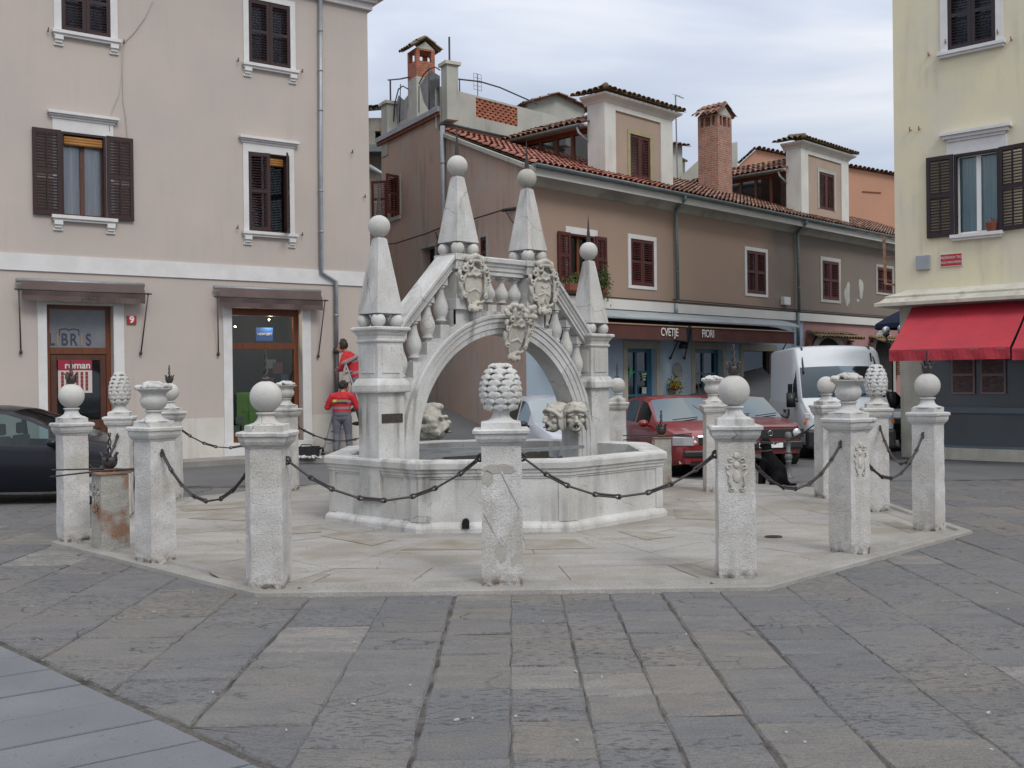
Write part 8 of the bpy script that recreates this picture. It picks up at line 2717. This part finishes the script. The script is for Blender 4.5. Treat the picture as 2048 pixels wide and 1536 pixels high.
o = remeshed(m, 'rag', surf('white_rag', (.5, .5, .5), .9, (.3, .3, .32), 12, .8, .1, 60, .5, 20, .01), None, .012, 1, Matrix.Translation((p.x + .08, 23.15, .13)))
tag(o, 'crumpled white rags lying on the pavement in front of the black tool bag', 'rags')

# ------------------------------------------------------------------ dog
D_ = 17.35
d0 = gnd(1540, 974)
def dp(px, py, dy=0.0): q = at(px, py, d0.y + dy); return (q.x - d0.x, dy, q.z)
m = MB(); m.smooth = True
limb(m, [dp(1560, 958, 0.0), dp(1553, 942, 0.0), dp(1541, 924, .0), dp(1534, 908, 0), dp(1533, 893, 0)], [.13, .165, .14, .1, .075])
m.ell(dp(1531, 884), (.085, .095, .075), 16, 12)                   # skull
limb(m, [dp(1531, 884), dp(1526, 886, .12)], [.06, .04])           # muzzle, pointing away
limb(m, [dp(1525, 886, .05), dp(1521, 893, .06)], [.03, .022]); limb(m, [dp(1538, 885, .0), dp(1541, 893, .0)], [.03, .022])   # ears
limb(m, [dp(1534, 922, .08), dp(1529, 945, .12), dp(1526, 969, .12)], [.075, .05, .035]); limb(m, [dp(1530, 922, -.04), dp(1522, 945, -.02), dp(1520, 970, -.02)], [.07, .045, .034])
m.ell(dp(1523, 973, .14), (.06, .05, .03), 10, 6); m.ell(dp(1516, 973, .0), (.06, .045, .03), 10, 6)
limb(m, [dp(1556, 955, -.1), dp(1548, 965, -.15), dp(1560, 970, -.15)], [.12, .08, .045]); m.ell(dp(1546, 973, -.15), (.1, .045, .03), 10, 6)   # haunch
limb(m, [dp(1556, 955, .1), dp(1550, 966, .13)], [.11, .07])
limb(m, [dp(1570, 962, 0), dp(1580, 970, -.02), dp(1592, 968, -.02)], [.05, .035, .022])
fur = surf('black_fur', (.004, .004, .005), .8, (.008, .007, .008), 14, .8, .2, 80, .5, 60, .01, spec=.1)
m.M = Matrix()
DG = remeshed(m, 'dog', fur, None, .0135, 2, Matrix.Translation((d0.x, d0.y, 0.0)))
tag(DG, 'black dog sitting with its back to the square in front of the older red car', 'dog')
m = MB(Matrix.Translation((d0.x, d0.y, 0))); m.smooth = True
c = Vector(dp(1533, 901)); m.tube([c + Vector((.088*cos(t), .088*sin(t), .01*cos(t))) for t in [2*pi*k/20 for k in range(20)]], .012, 6, closed=True)
co = m.build('collar', plain('dark_collar', (.05, .04, .03), .6))
co.parent = DG; co.matrix_parent_inverse = DG.matrix_world.inverted()

# metal bollard
p = gnd(1579, 957)
m = MB(); m.smooth = True
bo = empty('metal_bollard', Matrix.Translation((p.x, p.y + .05, 0)), 'slim grey metal bollard with a ball collar between the dog and the white van', 'bollard')
m.lathe([(.075, 0), (.075, .03), (.05, .05), (.045, .28), (.055, .29), (.055, .31), (.04, .315), (.06, .34), (.07, .38), (.06, .42), (.04, .445), (.055, .45), (.055, .47), (.04, .48), (.038, .7), (.055, .71), (.06, .74), (.055, .8), (.03, .82), (0, .825)], 18)
m.build('shaft', surf('grey_iron', (.1, .1, .1), .5, (.14, .14, .14), 14, .8, .1, 60, .1, 60, .002, spec=.5), bo)

# flowers at the shop door (small green pot plant), bits of litter on the paving
m = MB()
rr_ = random.Random(31)
for k in range(26):
    x_, y_ = rr_.uniform(40, 2030), 1180 + rr_.random()*330
    q_ = gnd(x_, y_)
    if conc_side(q_.x, q_.y) > -.2: continue
    a = rr_.uniform(0, 3); l = rr_.choice([.005, .006, .008, .015]); w_ = rr_.choice([.004, .005])
    T = Matrix.Translation((q_.x, q_.y, .021)) @ Matrix.Rotation(a, 4, 'Z'); m.box(-l, l, -w_, w_, -.004, .004, T)
tag(m.build('litter', plain('litter_white', (.42, .41, .38), .8)), 'small pale scraps scattered over the flagstones', 'litter', kind='stuff')

# ------------------------------------------------------------------ one mesh per separate piece where a part repeats
def cluster_split(o, margin=0.03):
    me = o.data
    bm = bmesh.new(); bm.from_mesh(me)
    bm.verts.ensure_lookup_table(); bm.faces.ensure_lookup_table()
    seen, isl = {}, []
    for f in bm.faces:
        if f.index in seen: continue
        st, cur = [f], []
        seen[f.index] = 1
        while st:
            g_ = st.pop(); cur.append(g_.index)
            for v in g_.verts:
                for h_ in v.link_faces:
                    if h_.index not in seen: seen[h_.index] = 1; st.append(h_)
        co = [v.co for i in cur for v in bm.faces[i].verts]
        lo_ = Vector([min(c[k] for c in co) for k in range(3)]); hi_ = Vector([max(c[k] for c in co) for k in range(3)])
        isl.append([set(cur), lo_, hi_])
    bm.free()
    ch = True
    while ch:
        ch = False
        for i in range(len(isl)):
            for j in range(i+1, len(isl)):
                a_, b_ = isl[i], isl[j]
                if all(a_[1][k] - margin <= b_[2][k] and b_[1][k] - margin <= a_[2][k] for k in range(3)):
                    a_[0] |= b_[0]; a_[1] = Vector([min(a_[1][k], b_[1][k]) for k in range(3)]); a_[2] = Vector([max(a_[2][k], b_[2][k]) for k in range(3)])
                    isl.pop(j); ch = True; break
            if ch: break
    if len(isl) < 2: return
    for k, (fs, _, _) in enumerate(isl):
        m2 = me.copy()
        b2 = bmesh.new(); b2.from_mesh(m2); b2.faces.ensure_lookup_table()
        bmesh.ops.delete(b2, geom=[f for f in b2.faces if f.index not in fs], context='FACES')
        b2.to_mesh(m2); b2.free()
        if k == 0: o.data = m2
        else:
            c = o.copy(); c.data = m2; COL.objects.link(c)
base_names = {'mortar_patch', 'side_window', 'side_window_surround', 'plaster_patch', 'shutter_hook', 'door_handle', 'wiper', 'roof_seam', 'spot_bulb', 'displayed_books', 'green_card',
              'rubber_foot', 'old_print', 'awning_arm', 'iron_bar', 'straw_blind', 'wall_cable', 'terrace_railing', 'netting', 'pane', 'brick_quoin'}
for o in list(COL.objects):
    if o.type == 'MESH' and o.name.split('.')[0] in base_names and not o.get('category'):
        cluster_split(o, 0.09 if o.name.startswith('brick_quoin') else 0.02)
